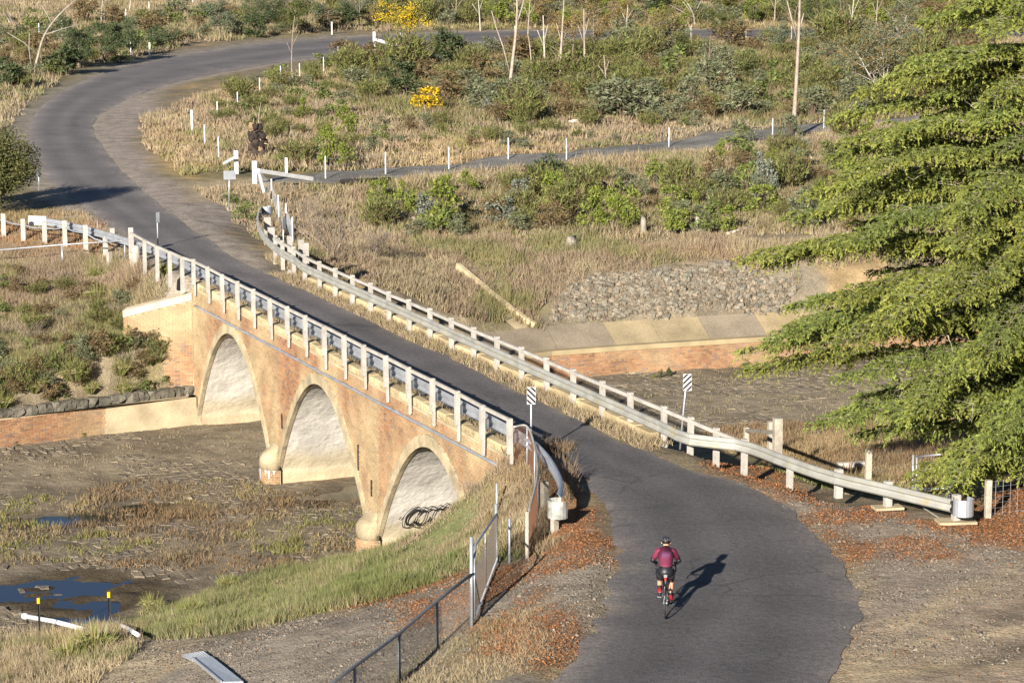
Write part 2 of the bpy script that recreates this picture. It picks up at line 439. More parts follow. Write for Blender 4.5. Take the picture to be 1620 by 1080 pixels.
_K = np.hypot(_xy[:, None, 0] - _xy[None, :, 0], _xy[:, None, 1] - _xy[None, :, 1])
_n = len(CA)
_A = np.zeros((_n + 3, _n + 3)); _A[:_n, :_n] = -_K + np.eye(_n) * 0.004
_A[:_n, _n] = 1; _A[:_n, _n + 1:] = _xy; _A[_n, :_n] = 1; _A[_n + 1:, :_n] = _xy.T
_W = np.linalg.solve(_A, np.r_[CA[:, 2], 0, 0, 0])
def rbf(x, y):
    x, y = np.ravel(x) / 40.0, np.ravel(y) / 40.0
    out = np.empty(len(x))
    for i in range(0, len(x), 20000):
        s = slice(i, i + 20000)
        k = -np.hypot(x[s, None] - _xy[None, :, 0], y[s, None] - _xy[None, :, 1])
        out[s] = k @ _W[:_n] + _W[_n] + x[s] * _W[_n + 1] + y[s] * _W[_n + 2]
    return out
def axis(segs):
    out = [segs[0][0]]
    for a, b, s in segs:
        k = max(1, int(round((b - a) / s)))
        out += list(np.linspace(a, b, k + 1)[1:])
    return np.array(out)
GX = axis([(-260, -90, 14), (-90, -45, 3), (-45, -24, 0.8), (-24, 18, 0.32), (18, 34, 0.9), (34, 90, 3), (90, 260, 14)])
GY = axis([(10, 44, 2.0), (44, 112, 0.32), (112, 170, 0.75), (170, 300, 1.4), (300, 420, 4), (420, 660, 20)])
XX, YY = np.meshgrid(GX, GY)
shape = XX.shape
xf, yf = XX.ravel(), YY.ravel()
fd = sdist(FLOOR, xf, yf)
rd = np.minimum(sdist(NEARROAD, xf, yf), sdist(FARROAD, xf, yf))
hz = rbf(xf, yf)
tf = (xf - BO[0]) * BU[0] + (yf - BO[1]) * BU[1]; nf = (xf - BO[0]) * BN[0] + (yf - BO[1]) * BN[1]
amp = sstep(1.0, 6.0, rd) * sstep(-0.2, 2.5, fd)
hz = hz + amp * ((fbm(xf, yf, 0.18, 3) - 0.5) * 0.5 + (fbm(xf, yf, 1.1, 3) - 0.5) * 0.22) * np.clip(1.0 + (yf - 120) / 120, 0.6, 2.0)
_k = sstep(0.2, 1.8, np.maximum(rd, 0)); hz = np.where(rd < 2, hz * _k + (1 - _k) * np.where(fd < 2, np.minimum(hz, -0.02), -0.02), hz)
hz = np.where(rd < 0.2, -0.06, hz)
TRACK = crom([site(430, 280, -.2), site(490, 282, -.3), site(560, 278, -.4), site(650, 271, -.4), site(760, 261, -.4), site(870, 251, -.4), site(960, 240, -.3), site(1040, 230, -.3), site(1120, 220, -.25), site(1220, 209, -.2), site(1310, 200, -.2), site(1450, 192, -.2), site(1700, 185, -.2)], 6)
trd = ldist(TRACK, xf, yf)
# channel bed with two shallow pools
PUD = [[site(x, y, FZ) for x, y in L] for L in (
    [(15, 915), (120, 893), (200, 905), (262, 912), (280, 935), (225, 962), (150, 985), (60, 978), (0, 960), (-120, 990), (-60, 930)],
    [(60, 815), (180, 800), (300, 786), (345, 796), (325, 818), (180, 826), (0, 836), (-100, 838), (-90, 824)],
    [(440, 783), (520, 772), (590, 763), (600, 785), (520, 800), (440, 800)])]
pd = np.min([sdist(p, xf, yf) for p in PUD], 0)
bed = FZ - 0.03 + (fbm(xf, yf, 0.9, 4) - 0.5) * 0.16 - (0.10 - 0.62 * np.maximum(fbm(xf * .8, yf * 1.6, 1.2, 4) - .50, 0)) * sstep(1.2, -1.0, pd)
hz = np.where(fd < 0, bed, np.maximum(hz, FZ - 0.05))
_dr = ldist(WR, xf, yf); hz = np.where((fd > 0) & (_dr < 1.85) & (nf > 5.4), np.minimum(hz, -4.2 + np.maximum(_dr - .36, 0) * .53), hz)
_dl = ldist(WL, xf, yf); hz = np.where((fd > 0) & (_dl < .75) & (nf < 0), np.minimum(hz, -3.95), hz)
HG = hz.reshape(shape)
def hgt(x, y):
    x, y = np.asarray(x, float), np.asarray(y, float)
    i = np.clip(np.searchsorted(GX, x) - 1, 0, len(GX) - 2); j = np.clip(np.searchsorted(GY, y) - 1, 0, len(GY) - 2)
    fx = np.clip((x - GX[i]) / (GX[i + 1] - GX[i]), 0, 1); fy = np.clip((y - GY[j]) / (GY[j + 1] - GY[j]), 0, 1)
    return (HG[j, i] * (1 - fx) + HG[j, i + 1] * fx) * (1 - fy) + (HG[j + 1, i] * (1 - fx) + HG[j + 1, i + 1] * fx) * fy
_T = np.concatenate([np.arange(40, 140, 0.15), np.arange(140, 700, 0.6)])
def on_ground(px, py):
    """first place where the sight line of a photo pixel meets the land"""
    u, v = (px - 810.0) / FPX, (540.0 - py) / FPX
    d = np.array([u, CP + v * SP, -SP + v * CP])
    P = _T[:, None] * d[None, :] + np.array([0, 0, EYE])
    below = P[:, 2] < hgt(P[:, 0], P[:, 1])
    k = int(np.argmax(below)) if below.any() else len(_T) - 1
    x, y = P[k, 0], P[k, 1]
    return Vector((x, y, float(hgt(x, y))))
def gpoly(L):
    return [tuple(on_ground(*p)[:2]) for p in L]
def gp(x, y, dz=0.0):
    return Vector((x, y, float(hgt(x, y)) + dz))

# ------------------------------------------------------------------ ground colour zones
def zone(px_poly, soft=0.8, rough=1.4, s=0.6):
    d = sdist(gpoly(px_poly), xf, yf) + (fbm(xf, yf, s, 4) - 0.5) * 2 * rough
    return sstep(soft, -soft, d)[:, None]
C = lambda *a: np.array(a)[None, :]
n1, n2 = fbm(xf, yf, 0.12, 4)[:, None], fbm(xf + 50, yf, 0.5, 4)[:, None]
tint = C(.215, .175, .115) * (0.75 + 0.5 * n1) * (1 - sstep(.5, .7, n2) * 0.0)
tint = tint * (1 - sstep(.52, .68, n1) * 0.55) + C(.13, .125, .05) * sstep(.52, .68, n1) * 0.55
tint = tint * (1 - sstep(.60, .72, n2) * 0.5) + C(.40, .27, .12) * sstep(.60, .72, n2) * 0.5
def blend(m, col):
    global tint
    tint = tint * (1 - m) + col * m
for poly in ([(190, 470), (320, 440), (330, 475), (210, 505)], [(700, 30), (1400, 20), (1400, 48), (700, 44)], [(1050, 70), (1350, 70), (1330, 110), (1060, 105)], [(240, 195), (330, 220), (300, 280), (250, 270)], [(640, 225), (900, 225), (880, 250), (620, 265)], [(340, 140), (540, 95), (500, 135), (380, 165)]):
    blend(zone(poly, 2, 2) * 0.7, C(.43, .30, .13))
shoulder = sstep(1.7, 0.7, rd + (fbm(xf, yf, 0.8, 4) - 0.5) * 1.2)[:, None] * (yf > 70)[:, None]
blend(shoulder * 0.92, C(.285, .245, .20))
blend(zone([(175, 160), (260, 150), (225, 190), (215, 225), (245, 275), (300, 305), (360, 320), (400, 330), (330, 372), (285, 345), (250, 318), (215, 285), (180, 245), (165, 215)], 1, 1) * 1.0, C(.29, .245, .205))
blend(zone([(300, 290), (480, 278), (480, 292), (400, 300), (330, 320), (290, 320)], 1, 1) * 0.8, C(.36, .29, .19))
blend(zone([(0, 210), (45, 190), (110, 132), (240, 88), (420, 62), (540, 54), (540, 62), (300, 85), (150, 120), (60, 170), (46, 215), (60, 265), (20, 260), (0, 250)], 1, 1) * 0.9, C(.23, .20, .16))
blend(zone([(0, 100), (120, 60), (200, 70), (90, 140), (0, 180)], 3, 2) * 0.5, C(.13, .125, .05))
blend(zone([(620, 870), (760, 790), (800, 850), (720, 915), (560, 960), (400, 985), (240, 1005), (200, 985), (300, 945), (480, 900)], 1.2, 1.0) * 0.75, C(.115, .14, .045))
blend(zone([(970, 880), (840, 890), (720, 918), (560, 965), (430, 990), (300, 1015), (180, 1100), (-50, 1180), (700, 1180), (870, 1090), (940, 1000), (975, 930)], 0.8, 0.7), C(.24, .205, .16))
blend(zone([(130, 1000), (230, 1005), (330, 1012), (300, 1050), (200, 1100), (100, 1090)], 0.6, 0.7) * 0.85, C(.40, .32, .205))
blend(zone([(760, 985), (860, 960), (930, 1010), (880, 1080), (620, 1090), (700, 1030)], 0.5, 0.9) * 0.7, C(.24, .19, .10))
blend(zone([(1210, 775), (1290, 830), (1345, 890), (1365, 960), (1335, 1050), (1250, 1180), (2000, 1180), (2000, 800), (1600, 815), (1500, 825)], 0.5, 0.5), C(.275, .225, .175))
blend(zone([(1330, 1000), (1500, 960), (1700, 900), (1700, 1150), (1250, 1150)], 1.2, 1.6) * 0.5, C(.34, .26, .17))
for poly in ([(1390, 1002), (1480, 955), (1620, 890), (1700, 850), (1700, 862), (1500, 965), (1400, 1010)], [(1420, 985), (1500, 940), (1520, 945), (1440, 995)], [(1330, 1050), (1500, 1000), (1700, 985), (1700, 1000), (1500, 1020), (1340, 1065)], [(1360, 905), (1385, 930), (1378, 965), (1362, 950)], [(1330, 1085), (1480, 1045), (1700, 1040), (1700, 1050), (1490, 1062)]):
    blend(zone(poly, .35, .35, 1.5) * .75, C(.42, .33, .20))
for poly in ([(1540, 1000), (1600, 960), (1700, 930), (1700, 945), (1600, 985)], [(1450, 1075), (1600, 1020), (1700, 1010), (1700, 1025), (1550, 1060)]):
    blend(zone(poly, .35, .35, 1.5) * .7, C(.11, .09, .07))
LITTER = [([(1280, 812), (1400, 800), (1440, 815), (1380, 830), (1300, 828)], .9), ([(1310, 835), (1350, 850), (1380, 880), (1350, 895), (1318, 870)], .95), ([(1400, 850), (1500, 850), (1530, 890), (1420, 885)], .7), ([(1450, 825), (1540, 822), (1640, 800), (1700, 830), (1640, 870), (1560, 860)], .85), ([(1480, 790), (1560, 800), (1660, 760), (1700, 790), (1640, 815), (1550, 815)], .85), ([(1130, 745), (1250, 790), (1320, 800), (1260, 770), (1160, 730)], .5),
          ([(880, 745), (930, 800), (968, 860), (965, 890), (900, 885), (862, 872), (850, 840), (880, 820)], .85), ([(810, 905), (960, 885), (900, 902), (820, 915)], .9), ([(755, 905), (830, 885), (838, 910), (770, 955), (750, 985), (752, 930)], .9), ([(640, 950), (740, 930), (742, 960), (650, 990)], .6), ([(760, 975), (850, 965), (905, 985), (930, 1020), (870, 1060), (780, 1020), (740, 990)], .8), ([(840, 930), (880, 925), (860, 960), (800, 965)], .6), ([(560, 945), (740, 900), (740, 915), (560, 962)], .5)]
LMASK = np.zeros((len(xf), 1))
for poly, k in LITTER:
    LMASK = np.maximum(LMASK, zone(poly, 0.45, 0.55, 1.6) * k)
blend(LMASK * 0.9, C(.225, .115, .058))
blend((sstep(0.4, -0.3, fd))[:, None], C(.185, .152, .108) * (0.7 + 0.6 * n2))
blend(zone([(0, 730), (250, 715), (420, 690), (420, 720), (250, 760), (0, 775)], 1.5, 2) * 0.5, C(.33, .27, .18))
blend(zone([(1000, 640), (1230, 600), (1450, 610), (1400, 660), (1050, 665)], 2, 2) * 0.6, C(.30, .25, .17))
blend((sstep(0.6, -0.6, pd) * (fd < 0))[:, None], C(.07, .055, .035))
scour = zone([(860, 512), (880, 460), (960, 432), (1100, 425), (1250, 420), (1300, 440), (1300, 500), (1000, 515)], 0.6, 0.8)
blend(scour, C(.20, .17, .125))
idx = np.arange(shape[0] * shape[1]).reshape(shape)
quads = np.stack([idx[:-1, :-1], idx[:-1, 1:], idx[1:, 1:], idx[1:, :-1]], -1).reshape(-1, 4)
TINT = tint.copy()
ground = link('ground', npmesh('ground', np.c_[xf, yf, HG.ravel()], quads, M['ground'], np.clip(tint, 0, 1), True))
tag(ground, kind='structure')
def at_grid(arr, x, y):
    i = np.clip(np.searchsorted(GX, x), 0, len(GX) - 1); j = np.clip(np.searchsorted(GY, y), 0, len(GY) - 1)
    return arr.reshape(shape + arr.shape[1:])[j, i]

# ------------------------------------------------------------------ road sheet
nc = 14
edge = lambda k, s: (vnoise(np.arange(k) * 0.23 + s, np.zeros(k) + s) - 0.5) * 0.30 + (vnoise(np.arange(k) * 0.8 + s, np.zeros(k) + s + 5) - 0.5) * 0.12
a, b = RLs.copy(), RRs.copy()
K = len(a)
side = (b - a) / np.linalg.norm(b - a, axis=1)[:, None]
a = a + side * edge(K, 3.1)[:, None]; b = b + side * edge(K, 8.7)[:, None]
rv, rt = [], []
for i in range(K):
    for j in range(nc + 1):
        q = j / nc
        p = a[i] * (1 - q) + b[i] * q
        rv.append((p[0], p[1], 0.004 - 0.03 * (abs(q - .5) * 2) ** 6 - 0.012))
        base = np.array([.096, .090, .0905])
        wheel = math.exp(-((q - .3) / .09) ** 2) + math.exp(-((q - .7) / .09) ** 2) - .8 * math.exp(-((q - .5) / .07) ** 2)
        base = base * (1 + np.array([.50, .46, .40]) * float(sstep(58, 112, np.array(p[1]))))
        base = base * (0.9 + .22 * float(fbm(np.array([q * 9]), np.array([i * .05]), 1, 3)[0]))
        base = base * (1 - 0.12 * wheel) + np.array([.05, .04, .03]) * (abs(q - .5) * 2) ** 4
        eq = float(fbm(np.array([p[0] * .9]), np.array([p[1] * .9]), 1, 3)[0])
        if eq > .52 and abs(q - .5) > .36: base = base + np.array([.07, .058, .042]) * min(1, (eq - .52) * 8) * ((abs(q - .5) - .36) / .14)
        rt.append(base)
rv = np.array(rv); rt = np.array(rt)
ri = np.arange(K * (nc + 1)).reshape(K, nc + 1)
rq = np.stack([ri[:-1, :-1], ri[:-1, 1:], ri[1:, 1:], ri[1:, :-1]], -1).reshape(-1, 4)
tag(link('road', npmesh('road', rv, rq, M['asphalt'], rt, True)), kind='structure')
# far gravel track
gv, gt = [], []
dirs = np.gradient(TRACK, axis=0); dirs /= np.linalg.norm(dirs, axis=1)[:, None]
nrm = np.c_[-dirs[:, 1], dirs[:, 0]]
for i, p in enumerate(TRACK):
    wd = 1.7 + 0.25 * math.sin(i * 1.3)
    for j in range(-4, 5):
        q = p + nrm[i] * wd * j / 4
        gv.append((q[0], q[1], float(hgt(*q)) + 0.07 - (0.10 if abs(j) == 4 else 0)))
        gt.append(np.array([.20, .19, .17]) * (0.85 + 0.25 * random.random()) * (1.12 if abs(j) in (2,) else 1))
gi = np.arange(len(TRACK) * 9).reshape(-1, 9)
gq = np.stack([gi[:-1, :-1], gi[:-1, 1:], gi[1:, 1:], gi[1:, :-1]], -1).reshape(-1, 4)
tag(link('gravel_track', npmesh('gravel_track', gv, gq, M['gravel'], gt, True)), kind='structure')

# water standing on the channel bed
wm = MB()
for p in PUD:
    P = np.array(p); c0 = P.mean(0); P = c0 + (P - c0) * 1.25
    wm.add([(x, y, FZ - 0.085) for x, y in P], [tuple(range(len(P)))])
tag(wm.build('water', M['water']), kind='structure')

# ================================================================== the brick arch bridge
ARC = (6.1, 16.1, 26.1)
def zarch(t):
    x = min(abs(t - c) for c in ARC)
    return -1.0 - 3.6 * (x / 4.45) ** (1 / 0.52) if x < 4.58 else -99
def wallhit(c):                       # half width of the arch at height z
    return lambda z: min(4.45 * (max(0.0, -1.0 - z) / 3.6) ** 0.52, 4.58)
bridge = tag(empty('arch_bridge', (*bt(15, 2.4), -5.2)), 'three arched weathered brick road bridge over the dry stone channel', 'bridge')
def under(o, root):                   # parent without moving
    bpy.context.view_layer.update() if False else None
    o.parent = root
    o.matrix_parent_inverse = Matrix.LocRotScale(root.location, root.rotation_euler, root.scale).inverted()
    return o
NB0, NB1 = 0.13, 4.70
ts = np.arange(0.5, 31.301, 0.08)
for nn, sgn in ((NB0, 1), (NB1, -1)):
    m = MB()
    top, bot = [], []
    for t in ts:
        zb = max(zarch(t), FZ - 0.3)
        top.append(bt3(t, nn, -0.06)); bot.append(bt3(t, nn, zb))
    k = len(ts)
    m.add(top + bot, [((i, i + 1, k + i + 1, k + i) if sgn > 0 else (i + 1, i, k + i, k + i + 1)) for i in range(k - 1)])
    under(m.build('spandrel_wall', M['mortar']), bridge)
m = MB()                              # deck under the road and the abutment ends
m.add([bt3(0.5, NB0, -.062), bt3(31.3, NB0, -.062), bt3(31.3, NB1, -.062), bt3(0.5, NB1, -.062)], [(0, 3, 2, 1)], (.24, .20, .13))
for t in (0.5, 31.3):
    m.add([bt3(t, NB0, -.062), bt3(t, NB1, -.062), bt3(t, NB1, -5.4), bt3(t, NB0, -5.4)], [(0, 1, 2, 3)], (.3, .22, .13))
under(m.build('deck', M['gravel']), bridge)
def prof(c, k=44):
    out = []
    for i in range(-k, k + 1):
        q = i / k
        z = -1.0 - 4.3 * abs(q) ** 1.6
        x = math.copysign(wallhit(c)(z), q) if i else 0.0
        out.append((c + x, z))
    return out
for c in ARC:
    P = prof(c)
    V, F, T = [], [], []
    nn = np.linspace(NB0, NB1, 13)
    for (t, z) in P:
        for j, n_ in enumerate(nn):
            x, y = bt(t, n_)
            bl = 0.05 * (vnoise(np.array([n_ * 1.7 + t]), np.array([z * 1.3]))[0] - .5)
            V.append((x, y, z))
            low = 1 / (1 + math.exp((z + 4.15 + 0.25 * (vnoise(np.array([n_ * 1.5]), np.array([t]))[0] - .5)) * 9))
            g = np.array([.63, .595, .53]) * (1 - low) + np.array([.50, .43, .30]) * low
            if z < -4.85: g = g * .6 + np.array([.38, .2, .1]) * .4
            q = vnoise(np.array([n_ * 2.3 + 9]), np.array([z * 3.0 + t]))[0]
            T.append(g * (0.85 + 0.28 * q))
    kk = len(P)
    gi = np.arange(kk * 13).reshape(kk, 13)
    F = np.stack([gi[:-1, :-1], gi[:-1, 1:], gi[1:, 1:], gi[1:, :-1]], -1).reshape(-1, 4)
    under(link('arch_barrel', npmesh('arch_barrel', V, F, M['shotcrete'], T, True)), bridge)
    # raised cement ring round the opening
    for n0, n1 in ((0.055, 0.20), (4.63, 4.78)):
        rings = []
        for i, (t, z) in enumerate(P):
            t0, z0 = P[max(i - 1, 0)]; t1, z1 = P[min(i + 1, kk - 1)]
            d = Vector((t1 - t0, z1 - z0)).normalized(); nx, nz = -d.y, d.x
            if nz < 0 and abs(i - kk // 2) < 3: nx, nz = -nx, -nz
            if (t - c) * nx < 0 and abs(t - c) > .3: nx, nz = -nx, -nz
            wd = 0.34 - 0.16 * (abs(t - c) / 4.5) ** 2 + 0.02 * math.sin(i * 2.1)
            rings.append([bt3(t - nx * .015, n0, z - nz * .015), bt3(t + nx * wd, n0 + .01, z + nz * wd), bt3(t + nx * wd, n1, z + nz * wd), bt3(t - nx * .015, n1, z - nz * .015)])
        m = MB(); m.loft(rings)
        under(m.build('arch_ring', M['render']), bridge)
# pier feet with rounded noses
for c in (11.1, 21.1):
    for sgn, n0 in ((-1, NB0), (1, NB1)):
        def foot(hw, reach, z):
            pts = []
            for k in range(13):
                a_ = math.pi * k / 12
                pts.append(bt3(c + hw * math.cos(a_), n0 + sgn * (0.0 + reach * math.sin(a_) ** 0.8), z))
            return pts
        m = MB()
        m.loft([foot(.56, .55, -4.78), foot(.56, .55, -4.52), foot(.555, .53, -4.40), foot(.53, .45, -4.28), foot(.47, .32, -4.20), foot(.38, .14, -4.10), foot(.34, .03, -3.95)], cap=True, closed=True)
        ft = under(m.build('pier_foot', M['render'], None, True), bridge)
        m = MB(); m.loft([foot(.545, .535, -5.5), foot(.545, .535, -4.78)], cap=True)
        under(m.build('pier_footing', M['mortar']), bridge)

# bricks ------------------------------------------------------------
def brick_palette(u, z, q):
    r = random.random()
    base = (.27, .135, .075) if r < .45 else (.30, .172, .092) if r < .8 else (.19, .105, .065) if r < .9 else (.20, .13, .10)
    base = np.array(base)
    lime = np.array((.375, .285, .165))
    return base * (1 - q) + lime * q
def lay_bricks(fr, u0, u1, z0, z1, keep, stain, depth=.018, L=.23, Hh=.076, J=.01, big=0, root=None, zoff=None):
    """fr(u, z, out) -> point. Bricks further than the first `big` go into one joined part."""
    items = []
    row = 0
    z = z0
    while z + Hh <= z1 + .001:
        u = u0 - (row % 2) * (L + J) / 2
        k = 0
        header = row % 4 == 3
        while u < u1:
            l_ = L if not header else L / 2 - J / 2
            a_, b_ = max(u, u0), min(u + l_, u1)
            if b_ - a_ > .04 and keep((a_ + b_) / 2, z + Hh / 2):
                items.append((a_, b_, z, z + Hh))
            u += l_ + J
        z += Hh + J; row += 1
    def one(m, it):
        a_, b_, za, zb = it
        o = depth * (0.7 + 0.6 * random.random())
        col = brick_palette(a_, za, stain((a_ + b_) / 2, (za + zb) / 2))
        e = 0.006
        m.add([fr(a_, za, 0), fr(b_, za, 0), fr(b_, zb, 0), fr(a_, zb, 0), fr(a_ + e, za + e, o), fr(b_ - e, za + e, o), fr(b_ - e, zb - e, o), fr(a_ + e, zb - e, o)],
              [(4, 5, 6, 7), (0, 1, 5, 4), (1, 2, 6, 5), (2, 3, 7, 6), (3, 0, 4, 7)], tuple(np.clip(col, 0, 1)))
    singles = []
    if big:
        items.sort(key=lambda it: fr(it[0], it[2], 0)[1])
        singles, items = items[:big], items[big:]
    for it in singles:
        m = MB(); one(m, it)
        under(m.build('brick', M['brick']), root)
    m = MB()
    for it in items: one(m, it)
    o = m.build('brickwork', M['brick']); o['kind'] = 'stuff'
    if root: under(o, root)
    return o
def st1(u, z):
    v = float(fbm(np.array([u * 0.9]), np.array([z * 0.25]), 1, 3)[0])
    w2 = float(fbm(np.array([u * 0.35 + 40]), np.array([z * 0.6]), 1, 3)[0])
    near_arch = max(0, 1 - (z - zarch(u)) / 0.9) if zarch(u) > -50 else 0.6
    return float(np.clip((v - .35) * 1.6 + (w2 - .4) * 1.2 + near_arch * .30 + 0.24, 0.05, .92)) * (0.75 + .4 * random.random())
lay_bricks(lambda u, z, o: bt3(u, NB0 - o, z), 0.5, 31.3, FZ - 0.1, -0.08, lambda u, z: z > zarch(u) + 0.10 and z > (zarch(u - .12)) + .06 and z > zarch(u + .12) + .06, st1, root=bridge)
lay_bricks(lambda u, z, o: bt3(u, NB1 + o, z), 0.5, 31.3, FZ - 0.1, -0.08, lambda u, z: z > zarch(u) + 0.10 and z > (zarch(u - .12)) + .06 and z > zarch(u + .12) + .06, st1, root=bridge, L=.47)
for c in (11.1, 21.1):
    def ff(u, z, o, c=c):
        a_ = math.pi * (0.5 - u / 1.9)
        return bt3(c + (.55 + o) * math.cos(a_), NB0 - (.54 + o) * math.sin(a_) ** .8 if math.sin(a_) > 0 else NB0, z)
    lay_bricks(ff, -.93, .93, FZ - .1, -4.74, lambda u, z: True, lambda u, z: 0.15 + .3 * random.random(), depth=.012, root=bridge)
# rough cream kerb on top of the spandrels
for n_, s in ((0.30, 1), (4.58, -1)):
    m = MB(); t = 0.9
    while t < 31.0:
        l_ = 0.5 + random.random() * .6
        hgt_ = 0.20 + .05 * random.random()
        a_ = bt3(min(t + l_, 31.2), n_, -.06 + hgt_ / 2 - .03); b_ = bt3(t + .015, n_, -.06 + hgt_ / 2 - .03)
        sh = .72 + .5 * random.random()
        m.beam(a_, b_, .30 + .05 * random.random(), hgt_, (.50 * sh, .40 * sh, .235 * sh), bev=.035)
        t += l_
    under(m.build('kerb', M['concrete']), bridge)
# rendered band with moulding between pipe and kerb
# steel pipe along the face
m = MB(); m.tube([bt3(t, 0.045, -.40 - .0095 * t) for t in np.arange(0.7, 31.0, 1.0)], .045, 8)
under(m.build('pipe', M['galv'], None, True), bridge)
m = MB()
for t in np.arange(1.2, 30.9, 1.9):
    m = MB(); m.box(bt3(t, .075, -.40 - .0095 * t), (.05, .06, .12), math.atan2(BU[1], BU[0])); under(m.build('pipe_bracket', M['galv']), bridge)
# iron streak bars / drain slots on the piers
for t, z, h_ in ((12.4, -2.6, .8), (11.2, -3.3, .5), (20.2, -3.0, .5)):
    m = MB(); m.box(bt3(t, .10, z), (.05, .05, h_), math.atan2(BU[1], BU[0]))
    under(m.build('drain_slot', M['char']), bridge)
# lime run-off on the first pier foot
m = MB()
for k, (u, l_) in enumerate(((-.75, .12), (-.55, .28), (-.4, .14), (-.05, .42), (.1, .2))):
    a_ = math.pi * (0.5 - u / 1.9)
    for s_ in range(6):
        z0, z1 = -4.76 - l_ * s_ / 6, -4.76 - l_ * (s_ + 1) / 6
        w_ = .05 * (1 - .12 * s_)
        f = lambda uu, z: bt3(21.1 + .572 * math.cos(math.pi * (.5 - uu / 1.9)), NB0 - .562 * math.sin(math.pi * (.5 - uu / 1.9)) ** .8, z)
        m.add([f(u - w_, z0), f(u + w_, z0), f(u + w_ * .9, z1), f(u - w_ * .9, z1)], [(0, 1, 2, 3)])
under(m.build('lime_stain', M['white']), bridge)['kind'] = 'stuff'
# graffiti lettering sprayed on the barrel of the near arch
GR = [(.011, [(150, 640), (160, 560), (190, 460), (260, 360), (360, 280), (470, 235), (540, 235), (580, 285), (640, 240), (690, 235), (735, 275), (790, 225), (850, 212), (900, 225), (940, 265), (1000, 215), (1055, 185), (1085, 230), (1140, 175), (1200, 140), (1240, 165), (1260, 205), (1330, 155), (1420, 120), (1480, 110), (1520, 150), (1570, 110), (1610, 90)]),
      (.014, [(150, 640), (170, 700), (240, 715), (330, 690), (400, 640), (410, 685), (470, 710), (530, 680), (545, 725), (600, 735), (680, 690), (735, 635), (800, 640), (850, 675), (920, 665), (1010, 620), (1140, 660)]),
      (.030, [(560, 335), (530, 302), (460, 305), (380, 355), (300, 430), (250, 520), (240, 600), (270, 642), (330, 642)]), (.018, [(330, 642), (400, 590), (450, 530), (470, 480)]), (.014, [(560, 335), (530, 400), (490, 470)]),
      (.026, [(520, 410), (570, 350), (640, 318), (695, 325), (710, 370)]), (.014, [(710, 370), (690, 450), (640, 560), (590, 630)]), (.018, [(505, 510), (485, 580), (520, 630)]), (.034, [(420, 575), (460, 600), (500, 640), (560, 630)]),
      (.016, [(710, 340), (770, 300), (840, 285), (900, 300), (905, 340), (850, 450)]), (.018, [(590, 600), (600, 655), (660, 640), (730, 570), (800, 480)]), (.028, [(810, 470), (770, 540), (765, 590), (830, 605), (900, 600)]),
      (.026, [(920, 320), (980, 278), (1050, 275), (1078, 320), (1040, 430)]), (.016, [(1040, 430), (980, 520), (900, 590), (850, 590), (840, 550), (860, 470)]), (.020, [(900, 600), (980, 570), (1060, 555), (1110, 575), (1170, 600)]),
      (.026, [(1080, 310), (1130, 255), (1180, 235), (1200, 275)]), (.015, [(1200, 275), (1180, 370), (1110, 460), (1080, 485)]), (.030, [(1100, 500), (1140, 545), (1180, 590)]),
      (.026, [(1500, 215), (1450, 185), (1380, 195), (1290, 250), (1220, 330), (1170, 420), (1170, 480)]), (.014, [(1170, 480), (1220, 505), (1280, 490), (1320, 430), (1335, 390)]), (.011, [(1300, 370), (1440, 280)]), (.011, [(1345, 280), (1395, 365)]), (.014, [(75, 525), (130, 460)])]
def barrel_pt(px, py, c=6.1):
    u, v = (px - 810.0) / FPX, (540.0 - py) / FPX
    d = np.array([u, CP + v * SP, -SP + v * CP])
    for D in np.arange(66, 90, .02):
        p = np.array([0, 0, EYE]) + d * D
        q = p[:2] - BO
        t, n_ = q @ BU, q @ BN
        if NB0 < n_ < NB1 and t > c and p[2] < -1 and t - c > wallhit(c)(p[2]) - .02:
            return bt3(t - .07, n_, p[2])
    return None
m = MB()
for rr, s_ in GR:
    pts = [barrel_pt(625 + x / 14.73, 785 + y / 14.73) for x, y in s_]
    pts = [p for p in pts if p is not None]
    if len(pts) > 2: pts = [Vector(p) for p in crom(pts, 4)]
    for a_, b_ in zip(pts[:-1], pts[1:]):
        d = (b_ - a_)
        if d.length < 1e-4: continue
        up = Vector((BU[0], BU[1], 0)).cross(d).normalized() * rr
        e = d.normalized() * rr * .5
        m.add([a_ - up - e, b_ - up + e, b_ + up + e, a_ + up - e], [(0, 1, 2, 3)])
under(m.build('graffiti', M['black']), bridge)

# ================================================================== wing wall and training walls
wing = tag(empty('wing_wall', (*bt(31.6, -1.3), -4)), 'splayed brick wing wall with sloping pale coping at the far bridge end', 'wall')
WC = Vector((*bt(31.25, 0.10), 0))
WD = Vector((-1, 0.06, 0)).normalized(); WNn = Vector((WD.y, -WD.x, 0)) * 1.0
if WNn.y > 0: WNn = -WNn
ztop = lambda u: -0.55 - .26 * u
m = MB()
LW = 2.6
m.loft([[WC + WD * u + WNn * s_ * 1.0 + Vector((0, 0, z)) for s_, z in ((0, -5.5), (0, ztop(u)), (-.5, ztop(u)), (-.5, -5.5))] for u in (0, LW)])
under(m.build('core', M['mortar']), wing)
lay_bricks(lambda u, z, o: WC + WD * u + WNn * o + Vector((0, 0, z)), 0.02, LW, -5.2, -.6, lambda u, z: z < ztop(u) - .06, lambda u, z: float(np.clip(.25 + (fbm(np.array([u]), np.array([z]), .7, 3)[0] - .4) * 1.8 + (z + 1.5) * .18, .03, .8)), root=wing)
m = MB()
us = np.linspace(0, LW, 8)
m.loft([[WC + WD * u + WNn * s_ + Vector((0, 0, ztop(u) + dz)) for s_, dz in ((.06, -.02), (.06, .24), (-.55, .27), (-.55, -.02))] for u in us])
under(m.build('coping', mat('pale_coping', (.56, .47, .32), .9, noises=[(2, .75, 1.15, 6)], bumps=[(14, .02)])), wing)

